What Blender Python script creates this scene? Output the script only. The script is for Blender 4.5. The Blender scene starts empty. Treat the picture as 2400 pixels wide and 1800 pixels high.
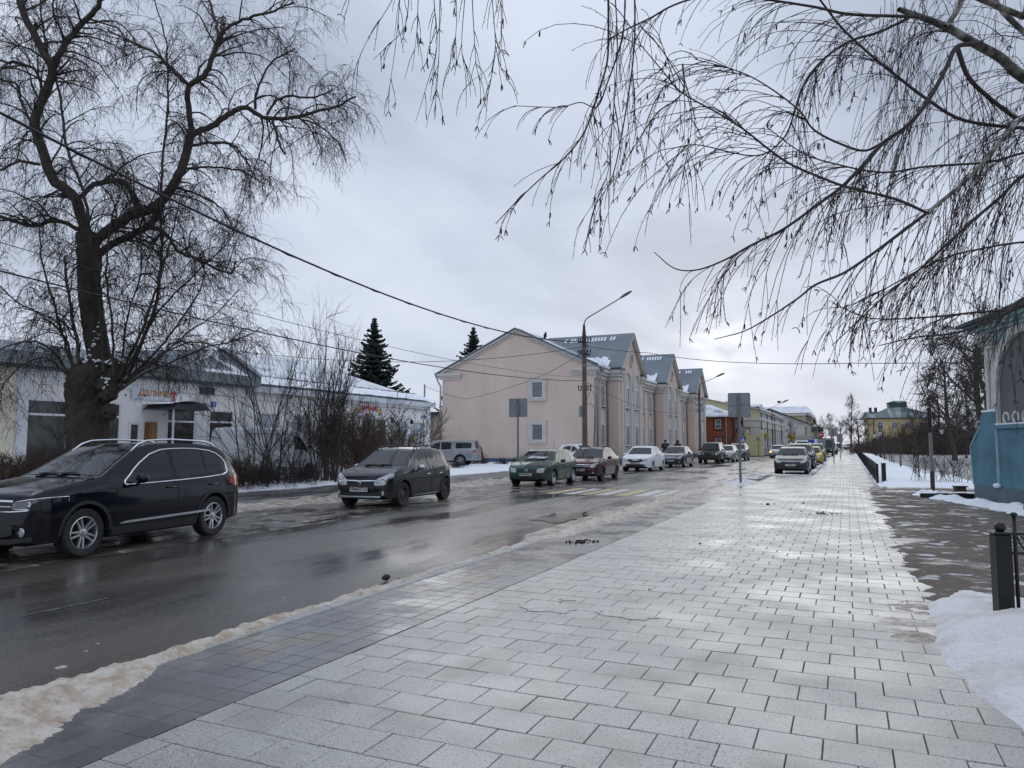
import bpy, math, random
import numpy as np
from mathutils import Vector, Matrix, noise
R = math.radians
sc = bpy.context.scene
COL = sc.collection
random.seed(7)

# ---------------------------------------------------------------- camera
F = 1733.0
PT = math.atan(140/1733.0)
YW = math.atan(785/(1733/math.cos(PT)))
EYE = 1.6
cd = bpy.data.cameras.new('camera')
cam = bpy.data.objects.new('camera', cd)
COL.objects.link(cam)
cd.sensor_width = 36.0
cd.lens = F/2400*36
cd.clip_start = 0.05
cd.clip_end = 6000
cam.location = (0, 0, EYE)
cam.rotation_euler = (math.pi/2+PT, 0, YW)
sc.camera = cam

# ---------------------------------------------------------------- world
SUN_EL = R(13); SUN_AZ = R(8.6)          # left of +Y
w = bpy.data.worlds.new('World'); sc.world = w; w.use_nodes = True
nt = w.node_tree; nt.nodes.clear()
N = lambda t: nt.nodes.new(t)
def L(a, b): nt.links.new(a, b)
out = N('ShaderNodeOutputWorld'); bg = N('ShaderNodeBackground')
L(bg.outputs[0], out.inputs[0])
tc = N('ShaderNodeTexCoord'); sep = N('ShaderNodeSeparateXYZ'); L(tc.outputs['Generated'], sep.inputs[0])
def mth(op, a, b=None, c=None):
    n = N('ShaderNodeMath'); n.operation = op
    for i, v in enumerate((a, b, c)):
        if v is None: continue
        if isinstance(v, (int, float)): n.inputs[i].default_value = v
        else: L(v, n.inputs[i])
    return n.outputs[0]
zc = mth('MAXIMUM', sep.outputs[2], 0.0)
zd = mth('ADD', zc, 0.16)
cmb = N('ShaderNodeCombineXYZ')
L(mth('DIVIDE', sep.outputs[0], zd), cmb.inputs[0]); L(mth('DIVIDE', sep.outputs[1], zd), cmb.inputs[1])
mp = N('ShaderNodeMapping'); mp.inputs['Scale'].default_value = (.75, .42, 1); mp.inputs['Location'].default_value = (3.1, 1.7, 0)
L(cmb.outputs[0], mp.inputs[0])
n1 = N('ShaderNodeTexNoise'); n1.inputs['Scale'].default_value = 1.7; n1.inputs['Detail'].default_value = 6; n1.inputs['Roughness'].default_value = .52
n1.inputs['Distortion'].default_value = .4
L(mp.outputs[0], n1.inputs['Vector'])
cr = N('ShaderNodeValToRGB'); L(n1.outputs['Fac'], cr.inputs[0])
e = cr.color_ramp.elements
e[0].position = .34; e[0].color = (.40, .455, .57, 1)
e[1].position = .68; e[1].color = (.70, .76, .89, 1)
m = cr.color_ramp.elements.new(.50); m.color = (.57, .64, .78, 1)
# paler towards the horizon
hz = N('ShaderNodeMapRange'); L(zc, hz.inputs[0]); hz.inputs[1].default_value = 0; hz.inputs[2].default_value = .42
hz.inputs[3].default_value = .55; hz.inputs[4].default_value = 0
mx = N('ShaderNodeMix'); mx.data_type = 'RGBA'; L(hz.outputs[0], mx.inputs[0]); L(cr.outputs[0], mx.inputs[6]); mx.inputs[7].default_value = (.66, .72, .83, 1)
# thinner cloud round the hidden sun
sd = Vector((-math.sin(SUN_AZ)*math.cos(R(7.5)), math.cos(SUN_AZ)*math.cos(R(7.5)), math.sin(R(7.5))))
dt = N('ShaderNodeVectorMath'); dt.operation = 'DOT_PRODUCT'; L(tc.outputs['Generated'], dt.inputs[0]); dt.inputs[1].default_value = sd
gl = mth('POWER', mth('MAXIMUM', dt.outputs['Value'], 0.0), 60)
gl2 = mth('POWER', mth('MAXIMUM', dt.outputs['Value'], 0.0), 900)
n2 = N('ShaderNodeTexNoise'); n2.inputs['Scale'].default_value = 5.0; n2.inputs['Detail'].default_value = 4
L(mp.outputs[0], n2.inputs['Vector'])
brk = N('ShaderNodeMapRange'); L(n2.outputs['Fac'], brk.inputs[0]); brk.inputs[1].default_value = .42; brk.inputs[2].default_value = .62
g = mth('ADD', mth('MULTIPLY', gl, .05), mth('MULTIPLY', mth('MULTIPLY', gl2, .35), brk.outputs[0]))
mx2 = N('ShaderNodeMix'); mx2.data_type = 'RGBA'; mx2.blend_type = 'ADD'; mx2.clamp_result = False
L(g, mx2.inputs[0]); L(mx.outputs[2], mx2.inputs[6]); mx2.inputs[7].default_value = (1.0, .97, .88, 1)
sky = N('ShaderNodeTexSky'); sky.sky_type = 'NISHITA'; sky.sun_disc = False
sky.sun_elevation = SUN_EL; sky.sun_rotation = -SUN_AZ
skm = N('ShaderNodeVectorMath'); skm.operation = 'SCALE'; L(sky.outputs[0], skm.inputs[0]); skm.inputs[3].default_value = .05
mx3 = N('ShaderNodeMix'); mx3.data_type = 'RGBA'; mx3.inputs[0].default_value = .04
L(mx2.outputs[2], mx3.inputs[6]); L(skm.outputs[0], mx3.inputs[7])
zb = N('ShaderNodeMapRange'); L(zc, zb.inputs[0]); zb.inputs[1].default_value = .45; zb.inputs[2].default_value = 1.0; zb.inputs[3].default_value = 1.0; zb.inputs[4].default_value = 1.45   # overcast: brighter towards the zenith
zs_ = N('ShaderNodeVectorMath'); zs_.operation = 'SCALE'; L(mx3.outputs[2], zs_.inputs[0]); L(zb.outputs[0], zs_.inputs[3])
L(zs_.outputs[0], bg.inputs[0]); bg.inputs[1].default_value = 1.0

sl = bpy.data.lights.new('sun', 'SUN'); sl.energy = .5; sl.angle = R(50); sl.color = (1, .95, .86)
so = bpy.data.objects.new('sun', sl); COL.objects.link(so)
so.rotation_euler = (math.pi/2-SUN_EL, 0, math.pi+SUN_AZ)
so.location = (0, 0, 60)
vs = sc.view_settings
vs.view_transform = 'Standard'; vs.look = 'None'; vs.exposure = 0.08; vs.gamma = 1; vs.use_curve_mapping = False

# ---------------------------------------------------------------- pixel -> place helpers (photo is 2400 x 1800)
def ray(u, v):
    x = u-1200; y = 900-v
    yy = y*math.cos(PT)+F*math.sin(PT); zz = F*math.cos(PT)-y*math.sin(PT)
    return Vector((x*math.cos(YW)-zz*math.sin(YW), x*math.sin(YW)+zz*math.cos(YW), yy)), zz
def gp(u, v, z=0.0):
    r, _ = ray(u, v); t = (z-EYE)/r[2]; return Vector((r[0]*t, r[1]*t, z))
def onx(u, v, X):
    r, _ = ray(u, v); t = X/r[0]; return Vector((X, r[1]*t, EYE+r[2]*t))
def ony(u, v, Y):
    r, _ = ray(u, v); t = Y/r[1]; return Vector((r[0]*t, Y, EYE+r[2]*t))
def at(u, v, d):
    r, zz = ray(u, v); t = d/zz; return Vector((r[0]*t, r[1]*t, EYE+r[2]*t))

# ---------------------------------------------------------------- materials
MATS = {}
def rgba(c): return (c[0], c[1], c[2], 1)
def M(name, col, rough=.6, metal=0.0, var=.12, scale=3.0, bump=0.0, bscale=40.0, coat=0.0, spec=.5, col2=None, dirt=0.0,
      dirtz=.7, stretch=None, bdist=.01, emit=0.0, wave=None, dirtcol=(.16,.145,.125), coord='Object', detail=5, rvar=0.0, ramp=(.35,.65)):
    if name in MATS: return MATS[name]
    m = bpy.data.materials.new(name); m.use_nodes = True
    t = m.node_tree; nd = t.nodes; b = nd['Principled BSDF']
    def ln(a, c): t.links.new(a, c)
    b.inputs['Roughness'].default_value = rough; b.inputs['Metallic'].default_value = metal
    b.inputs['Coat Weight'].default_value = coat; b.inputs['Coat Roughness'].default_value = .04
    b.inputs['Specular IOR Level'].default_value = spec
    tcn = nd.new('ShaderNodeTexCoord'); 
    if coord == 'World':
        ge = nd.new('ShaderNodeNewGeometry'); vec = ge.outputs['Position']
    else: vec = tcn.outputs['Object']
    if stretch:
        mpn = nd.new('ShaderNodeMapping'); mpn.inputs['Scale'].default_value = stretch; ln(vec, mpn.inputs[0]); vecn = mpn.outputs[0]
    else: vecn = vec
    nz = nd.new('ShaderNodeTexNoise'); nz.inputs['Scale'].default_value = scale; nz.inputs['Detail'].default_value = detail; nz.inputs['Roughness'].default_value = .6
    ln(vecn, nz.inputs['Vector'])
    rp = nd.new('ShaderNodeMapRange'); ln(nz.outputs['Fac'], rp.inputs[0]); rp.inputs[1].default_value = ramp[0]; rp.inputs[2].default_value = ramp[1]
    mxn = nd.new('ShaderNodeMix'); mxn.data_type = 'RGBA'; ln(rp.outputs[0], mxn.inputs[0])
    a = col if col2 else tuple(c*(1-var) for c in col); c2 = col2 if col2 else tuple(min(1, c*(1+var)) for c in col)
    mxn.inputs[6].default_value = rgba(a); mxn.inputs[7].default_value = rgba(c2)
    colout = mxn.outputs[2]
    if dirt > 0:
        sp = nd.new('ShaderNodeSeparateXYZ'); ln(vec, sp.inputs[0])
        mr = nd.new('ShaderNodeMapRange'); ln(sp.outputs[2], mr.inputs[0]); mr.inputs[1].default_value = dirtz; mr.inputs[2].default_value = dirtz*.35
        mr.inputs[3].default_value = 0; mr.inputs[4].default_value = dirt
        n3 = nd.new('ShaderNodeTexNoise'); n3.inputs['Scale'].default_value = 4; n3.inputs['Detail'].default_value = 6; ln(vec, n3.inputs['Vector'])
        mu = nd.new('ShaderNodeMath'); mu.operation = 'MULTIPLY'; ln(mr.outputs[0], mu.inputs[0])
        m3 = nd.new('ShaderNodeMapRange'); ln(n3.outputs['Fac'], m3.inputs[0]); m3.inputs[1].default_value = .35; m3.inputs[2].default_value = .6
        ln(m3.outputs[0], mu.inputs[1])
        md = nd.new('ShaderNodeMix'); md.data_type = 'RGBA'; ln(mu.outputs[0], md.inputs[0]); ln(colout, md.inputs[6]); md.inputs[7].default_value = rgba(dirtcol)
        colout = md.outputs[2]
        rr = nd.new('ShaderNodeMapRange'); ln(mu.outputs[0], rr.inputs[0]); rr.inputs[3].default_value = rough; rr.inputs[4].default_value = max(rough, .6)
        ln(rr.outputs[0], b.inputs['Roughness'])
        rc = nd.new('ShaderNodeMapRange'); ln(mu.outputs[0], rc.inputs[0]); rc.inputs[3].default_value = coat; rc.inputs[4].default_value = 0
        ln(rc.outputs[0], b.inputs['Coat Weight'])
    elif rvar > 0:
        rr = nd.new('ShaderNodeMapRange'); ln(nz.outputs['Fac'], rr.inputs[0]); rr.inputs[1].default_value = .35; rr.inputs[2].default_value = .65
        rr.inputs[3].default_value = max(.02, rough-rvar); rr.inputs[4].default_value = min(1, rough+rvar); ln(rr.outputs[0], b.inputs['Roughness'])
    ln(colout, b.inputs['Base Color'])
    if wave:
        wv = nd.new('ShaderNodeTexWave'); wv.inputs['Scale'].default_value = wave[0]; wv.bands_direction = wave[1]; wv.inputs['Distortion'].default_value = 0
        ln(vec, wv.inputs['Vector'])
        bp = nd.new('ShaderNodeBump'); bp.inputs['Strength'].default_value = .8; bp.inputs['Distance'].default_value = wave[2]; ln(wv.outputs['Fac'], bp.inputs['Height'])
        ln(bp.outputs[0], b.inputs['Normal'])
    elif bump > 0:
        nb = nd.new('ShaderNodeTexNoise'); nb.inputs['Scale'].default_value = bscale; nb.inputs['Detail'].default_value = 6; ln(vecn, nb.inputs['Vector'])
        bp = nd.new('ShaderNodeBump'); bp.inputs['Strength'].default_value = bump; bp.inputs['Distance'].default_value = bdist; ln(nb.outputs['Fac'], bp.inputs['Height'])
        ln(bp.outputs[0], b.inputs['Normal'])
    if emit > 0:
        b.inputs['Emission Color'].default_value = rgba(col); b.inputs['Emission Strength'].default_value = emit
    MATS[name] = m
    return m

# ---------------------------------------------------------------- mesh builder
class MB:
    def __init__(s): s.v = []; s.f = []
    def add(s, vs, fs):
        o = len(s.v); s.v += [tuple(p) for p in vs]; s.f += [tuple(i+o for i in f) for f in fs]; return s
    def box(s, x0, x1, y0, y1, z0, z1):
        return s.add([(x0,y0,z0),(x1,y0,z0),(x1,y1,z0),(x0,y1,z0),(x0,y0,z1),(x1,y0,z1),(x1,y1,z1),(x0,y1,z1)],
                     [(0,3,2,1),(4,5,6,7),(0,1,5,4),(1,2,6,5),(2,3,7,6),(3,0,4,7)])
    def bbox(s, x0, x1, y0, y1, z0, z1, b=.01):
        # box with bevelled top edges
        return s.add([(x0,y0,z0),(x1,y0,z0),(x1,y1,z0),(x0,y1,z0),(x0,y0,z1-b),(x1,y0,z1-b),(x1,y1,z1-b),(x0,y1,z1-b),
                      (x0+b,y0+b,z1),(x1-b,y0+b,z1),(x1-b,y1-b,z1),(x0+b,y1-b,z1)],
                     [(8,9,10,11),(0,1,5,4),(1,2,6,5),(2,3,7,6),(3,0,4,7),(4,5,9,8),(5,6,10,9),(6,7,11,10),(7,4,8,11)])
    def prism(s, poly, axis, a, b):
        # poly: 2-D outline, extruded along axis from a to b
        def P(p, t):
            if axis == 'y': return (p[0], t, p[1])
            if axis == 'x': return (t, p[0], p[1])
            return (p[0], p[1], t)
        n = len(poly)
        return s.add([P(p, a) for p in poly]+[P(p, b) for p in poly],
                     [tuple(range(n))[::-1], tuple(range(n, 2*n))]+[(i, (i+1) % n, n+(i+1) % n, n+i) for i in range(n)])
    def tube(s, pts, r, n=6, cap=True):
        pts = [Vector(p) for p in pts]; rs = r if isinstance(r, (list, tuple)) else [r]*len(pts)
        o = []; fs = []
        up = Vector((0, 0, 1)); prev = None
        for i, p in enumerate(pts):
            d = (pts[min(i+1, len(pts)-1)]-pts[max(i-1, 0)])
            if d.length < 1e-9: d = Vector((0, 0, 1))
            d.normalize()
            if prev is None:
                a = d.cross(up)
                if a.length < .05: a = d.cross(Vector((1, 0, 0)))
            else: a = prev-d*prev.dot(d)
            if a.length < 1e-6: a = d.orthogonal()
            a.normalize(); prev = a; c = d.cross(a)
            for k in range(n):
                t = 2*math.pi*k/n
                o.append(p+(a*math.cos(t)+c*math.sin(t))*rs[i])
        for i in range(len(pts)-1):
            for k in range(n):
                fs.append((i*n+k, i*n+(k+1) % n, (i+1)*n+(k+1) % n, (i+1)*n+k))
        if cap:
            fs.append(tuple(range(n))[::-1]); fs.append(tuple((len(pts)-1)*n+k for k in range(n)))
        return s.add(o, fs)
    def lathe(s, prof, axis='z', c=(0, 0, 0), n=16, cap=True):
        # prof: (radius, along)
        o = []; fs = []
        for r, h in prof:
            for k in range(n):
                t = 2*math.pi*k/n; a = r*math.cos(t); b = r*math.sin(t)
                p = (a, b, h) if axis == 'z' else ((a, h, b) if axis == 'y' else (h, a, b))
                o.append((p[0]+c[0], p[1]+c[1], p[2]+c[2]))
        for i in range(len(prof)-1):
            for k in range(n):
                fs.append((i*n+k, i*n+(k+1) % n, (i+1)*n+(k+1) % n, (i+1)*n+k))
        if cap:
            fs.append(tuple(range(n))[::-1]); fs.append(tuple((len(prof)-1)*n+k for k in range(n)))
        return s.add(o, fs)
    def ell(s, c, rx, ry, rz, n=10, m=7):
        prof = []
        o = []; fs = []
        for j in range(m+1):
            ph = math.pi*j/m
            for k in range(n):
                t = 2*math.pi*k/n
                o.append((c[0]+rx*math.sin(ph)*math.cos(t), c[1]+ry*math.sin(ph)*math.sin(t), c[2]+rz*math.cos(ph)))
        for j in range(m):
            for k in range(n): fs.append((j*n+k, (j+1)*n+k, (j+1)*n+(k+1) % n, j*n+(k+1) % n))
        return s.add(o, fs)
    def grid(s, fn, us, vs_, flip=False):
        nu, nv = len(us), len(vs_)
        o = [fn(a, b) for a in us for b in vs_]
        fs = []
        for i in range(nu-1):
            for j in range(nv-1):
                q = (i*nv+j, (i+1)*nv+j, (i+1)*nv+j+1, i*nv+j+1)
                fs.append(q[::-1] if flip else q)
        return s.add(o, fs)
    def mesh(s, name, smooth=False, fix=True):
        me = bpy.data.meshes.new(name); me.from_pydata(s.v, [], s.f)
        if fix:
            import bmesh
            bm = bmesh.new(); bm.from_mesh(me); bmesh.ops.recalc_face_normals(bm, faces=bm.faces); bm.to_mesh(me); bm.free()
        if smooth:
            me.polygons.foreach_set('use_smooth', [True]*len(me.polygons))
            if isinstance(smooth, (int, float)) and smooth is not True and hasattr(me, 'set_sharp_from_angle'):
                me.set_sharp_from_angle(angle=R(smooth))
        me.update(); return me

def tag(o, label=None, cat=None, group=None, kind=None):
    if label: o['label'] = label
    if cat: o['category'] = cat
    if group: o['group'] = group
    if kind: o['kind'] = kind
    return o
def obj(name, mb, mat=None, parent=None, smooth=False, label=None, fix=True, loc=None, rot=None, kind=None):
    me = mb if isinstance(mb, bpy.types.Mesh) else mb.mesh(name, smooth, fix)
    if mat and not me.materials: me.materials.append(mat)
    o = bpy.data.objects.new(name, me); COL.objects.link(o)
    if parent: o.parent = parent
    if label: o['label'] = label
    if loc is not None: o.location = loc
    if rot is not None: o.rotation_euler = rot
    if kind: o['kind'] = kind
    return o
def thing(name, label, cat, loc=(0, 0, 0), rz=0.0, group=None):
    o = bpy.data.objects.new(name, None); COL.objects.link(o); o.empty_display_size = .2
    o.location = loc; o.rotation_euler = (0, 0, rz)
    return tag(o, label, cat, group)
def struct(name, mb, mat, smooth=False, kind='structure', fix=True):
    return obj(name, mb, mat, None, smooth, fix=fix, kind=kind)
def text_mesh(s, size, depth=.002, bold=False, shear=0):
    cu = bpy.data.curves.new('lettering', 'FONT'); cu.body = s; cu.size = size; cu.extrude = depth
    cu.align_x = 'CENTER'; cu.align_y = 'CENTER'; cu.shear = shear; cu.resolution_u = 2
    if bold: cu.offset = size*.03
    o = bpy.data.objects.new('lettering', cu); COL.objects.link(o)
    dg = bpy.context.evaluated_depsgraph_get()
    me = bpy.data.meshes.new_from_object(o.evaluated_get(dg)); bpy.data.objects.remove(o); bpy.data.curves.remove(cu)
    return me

# many thin tubes at once (twigs), vectorised
class Tubes:
    def __init__(s): s.d = {}
    def add(s, pts, rad, sides=3):
        pts = np.asarray(pts, float); rad = np.asarray(rad, float)
        s.d.setdefault((len(pts), sides), []).append((pts, rad))
    def mesh(s, name, smooth=True):
        V = []; Fc = []; off = 0
        for (n, k), lst in s.d.items():
            Pn = np.stack([a for a, _ in lst]); Rn = np.stack([b for _, b in lst])     # T,n,3
            T = len(lst)
            D = np.empty_like(Pn); D[:, 1:-1] = Pn[:, 2:]-Pn[:, :-2]; D[:, 0] = Pn[:, 1]-Pn[:, 0]; D[:, -1] = Pn[:, -1]-Pn[:, -2]
            D /= np.maximum(np.linalg.norm(D, axis=2, keepdims=True), 1e-9)
            mean = Pn[:, -1]-Pn[:, 0]; mean /= np.maximum(np.linalg.norm(mean, axis=1, keepdims=True), 1e-9)
            ref = np.where(np.abs(mean[:, 2:3]) > .8, np.array([[1., 0.13, 0]]), np.array([[0., 0.1, 1.]]))
            A = np.cross(D, ref[:, None, :]); A /= np.maximum(np.linalg.norm(A, axis=2, keepdims=True), 1e-9)
            B = np.cross(D, A)
            th = 2*np.pi*np.arange(k)/k
            ring = (A[:, :, None, :]*np.cos(th)[None, None, :, None]+B[:, :, None, :]*np.sin(th)[None, None, :, None])*Rn[:, :, None, None]+Pn[:, :, None, :]
            V.append(ring.reshape(-1, 3))
            i = np.arange(n-1)[:, None]*k; j = np.arange(k)[None, :]; jn = (j+1) % k
            q = np.stack([i+j, i+jn, i+k+jn, i+k+j], axis=2).reshape(-1, 4)
            fc = (q[None]+(np.arange(T)*n*k)[:, None, None]).reshape(-1, 4)+off
            Fc.append(fc); off += T*n*k
        V = np.concatenate(V); Fc = np.concatenate(Fc)
        me = bpy.data.meshes.new(name)
        me.vertices.add(len(V)); me.vertices.foreach_set('co', V.astype(np.float32).ravel())
        me.loops.add(Fc.size); me.loops.foreach_set('vertex_index', Fc.astype(np.int32).ravel())
        me.polygons.add(len(Fc)); me.polygons.foreach_set('loop_start', np.arange(0, Fc.size, 4, dtype=np.int32))
        me.polygons.foreach_set('loop_total', np.full(len(Fc), 4, dtype=np.int32))
        if smooth: me.polygons.foreach_set('use_smooth', np.ones(len(Fc), dtype=bool))
        me.update(calc_edges=True)
        return me
def fbm(x, y, z=0.0, o=4):
    return noise.fractal(Vector((x, y, z)), 1.0, 2.0, o)
def sstep(a, b, x):
    t = min(1, max(0, (x-a)/(b-a))); return t*t*(3-2*t)

MT = dict(
    white_paint=M('white_paint', (.74,.75,.77), .45, var=.05, bump=.1, bscale=20),
    glass=M('window_glass', (.03,.035,.04), .06, var=.3, scale=1.2, spec=.8, coat=.4),
    car_glass=M('car_glass', (.010,.013,.015), .04, var=.3, scale=2, spec=.42, coat=0),
    black_plastic=M('black_plastic', (.018,.018,.02), .55, var=.2, bump=.1, bscale=300),
    rubber=M('tyre_rubber', (.02,.02,.021), .75, var=.3, scale=12, bump=.4, bscale=60, bdist=.004),
    chrome=M('chrome', (.75,.77,.8), .12, 1.0, var=.06),
    alloy=M('alloy_rim', (.55,.56,.58), .28, .9, var=.12, scale=8),
    steel_rim=M('dirty_steel_rim', (.05,.048,.045), .6, .3, var=.4, scale=9),
    lamp_glass=M('headlight_glass', (.42,.44,.46), .08, .2, var=.35, scale=14, coat=1.0),
    dark_lamp=M('dark_headlight_glass', (.09,.1,.11), .06, .2, var=.5, scale=14, coat=1.0),
    tail_red=M('tail_light_red', (.42,.01,.012), .12, var=.2, coat=1.0),
    plate=M('plate_white', (.6,.6,.58), .5, var=.12, scale=9, dirt=0),
    black_text=M('black_lettering', (.02,.02,.02), .5),
    under=M('underbody_black', (.008,.008,.008), .9),
    galv=M('galvanised_metal', (.25,.28,.30), .5, .35, var=.12, scale=2.5, bump=.08, bscale=30),
    black_iron=M('black_painted_iron', (.012,.013,.015), .4, .2, var=.35, scale=10, bump=.25, bscale=70, bdist=.003),
)
# ---------------------------------------------------------------- cars
def table(pts, L_, sig=.03, n=600):
    xs = np.linspace(0, L_, n); ys = np.interp(xs, [p[0] for p in pts], [p[1] for p in pts])
    k = max(1, int(3*sig/(L_/n))); ker = np.exp(-.5*(np.arange(-k, k+1)*(L_/n)/sig)**2); ker /= ker.sum()
    yp = np.pad(ys, k, mode='reflect', reflect_type='odd'); ys = np.convolve(yp, ker, 'valid')
    return lambda x: float(np.interp(x, xs, ys))
WHEELS = {}
def wheel_meshes(style, Rw, wd=.21):
    key = (style, round(Rw, 2))
    if key in WHEELS: return WHEELS[key]
    rr = Rw*(.66 if style != 'steel' else .60)
    t = MB(); h = wd/2
    t.lathe([(rr, -h+.01), (Rw*.93, -h), (Rw*.985, -h+.02), (Rw, -h+.045), (Rw, h-.045), (Rw*.985, h-.02), (Rw*.93, h), (rr+.01, h-.006), (rr-.012, h-.02)], 'y', n=36, cap=False)
    for k in range(36):   # tread lugs
        a = 2*math.pi*k/36; c, s_ = math.cos(a), math.sin(a)
        for y0 in (-h+.01, .01):
            o = []
            for (rad, da, y) in ((Rw-.003, -.04, y0), (Rw-.003, .04, y0), (Rw-.003, .04, y0+h-.02), (Rw-.003, -.04, y0+h-.02), (Rw+.004, -.03, y0), (Rw+.004, .03, y0), (Rw+.004, .03, y0+h-.02), (Rw+.004, -.03, y0+h-.02)):
                o.append((rad*math.cos(a+da), y, rad*math.sin(a+da)))
            t.add(o, [(4,5,6,7), (0,1,5,4), (1,2,6,5), (2,3,7,6), (3,0,4,7)])
    tm = t.mesh('tyre', 35)
    r = MB()
    r.lathe([(rr+.004, h-.012), (rr-.008, h-.004), (rr-.018, h-.02), (rr-.022, h-.10)], 'y', n=32, cap=False)
    if style == 'steel':
        r.lathe([(rr-.02, h-.07), (rr*.82, h-.045), (rr*.6, h-.05), (rr*.45, h-.02), (rr*.3, h-.025), (0.03, h-.01), (.001, h-.01)], 'y', n=32, cap=False)
        for k in range(8):
            a = 2*math.pi*k/8
            r.lathe([(.018, h-.043), (.001, h-.043)], 'y', c=(rr*.72*math.cos(a), 0, rr*.72*math.sin(a)), n=8, cap=False)
    else:
        ns = 5
        for k in range(ns):
            for da in ((-.14, .14) if style == 'double' else (-.0,)):
                a = 2*math.pi*k/ns+.3; w0 = .018 if style == 'double' else .035; w1 = .013 if style == 'double' else .024
                a1 = a+da; c0 = Vector((math.cos(a), 0, math.sin(a))); c1 = Vector((math.cos(a1+da*.3), 0, math.sin(a1+da*.3)))
                t0 = Vector((-math.sin(a), 0, math.cos(a))); p0 = c0*.035+t0*da*.12; p1 = c1*(rr-.012); tt = Vector((-math.sin(a1), 0, math.cos(a1)))
                def pt(p, tw, y): q = p+tw; return (q.x, y, q.z)
                y0o, y1o = h-.03, h-.012
                o = [pt(p0, -t0*w0, y0o), pt(p0, t0*w0, y0o), pt(p1, tt*w1, y1o), pt(p1, -tt*w1, y1o),
                     pt(p0, -t0*w0*1.3, y0o-.04), pt(p0, t0*w0*1.3, y0o-.04), pt(p1, tt*w1*1.3, y1o-.04), pt(p1, -tt*w1*1.3, y1o-.04)]
                r.add(o, [(0,1,2,3), (0,4,5,1), (1,5,6,2), (2,6,7,3), (3,7,4,0)])
        r.lathe([(.06, h-.05), (.055, h-.022), (.03, h-.014), (.001, h-.014)], 'y', n=16, cap=False)
    rm = r.mesh('rim', 35)
    d = MB(); d.lathe([(rr-.02, -h+.02), (rr-.02, h-.1), (.13, h-.095), (.13, h-.085), (.001, h-.085)], 'y', n=24, cap=False)
    dm = d.mesh('hub_well')
    tm.materials.append(MT['rubber']); rm.materials.append(MT['steel_rim' if style == 'steel' else 'alloy']); dm.materials.append(MT['under'])
    WHEELS[key] = (tm, rm, dm); return WHEELS[key]

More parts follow.
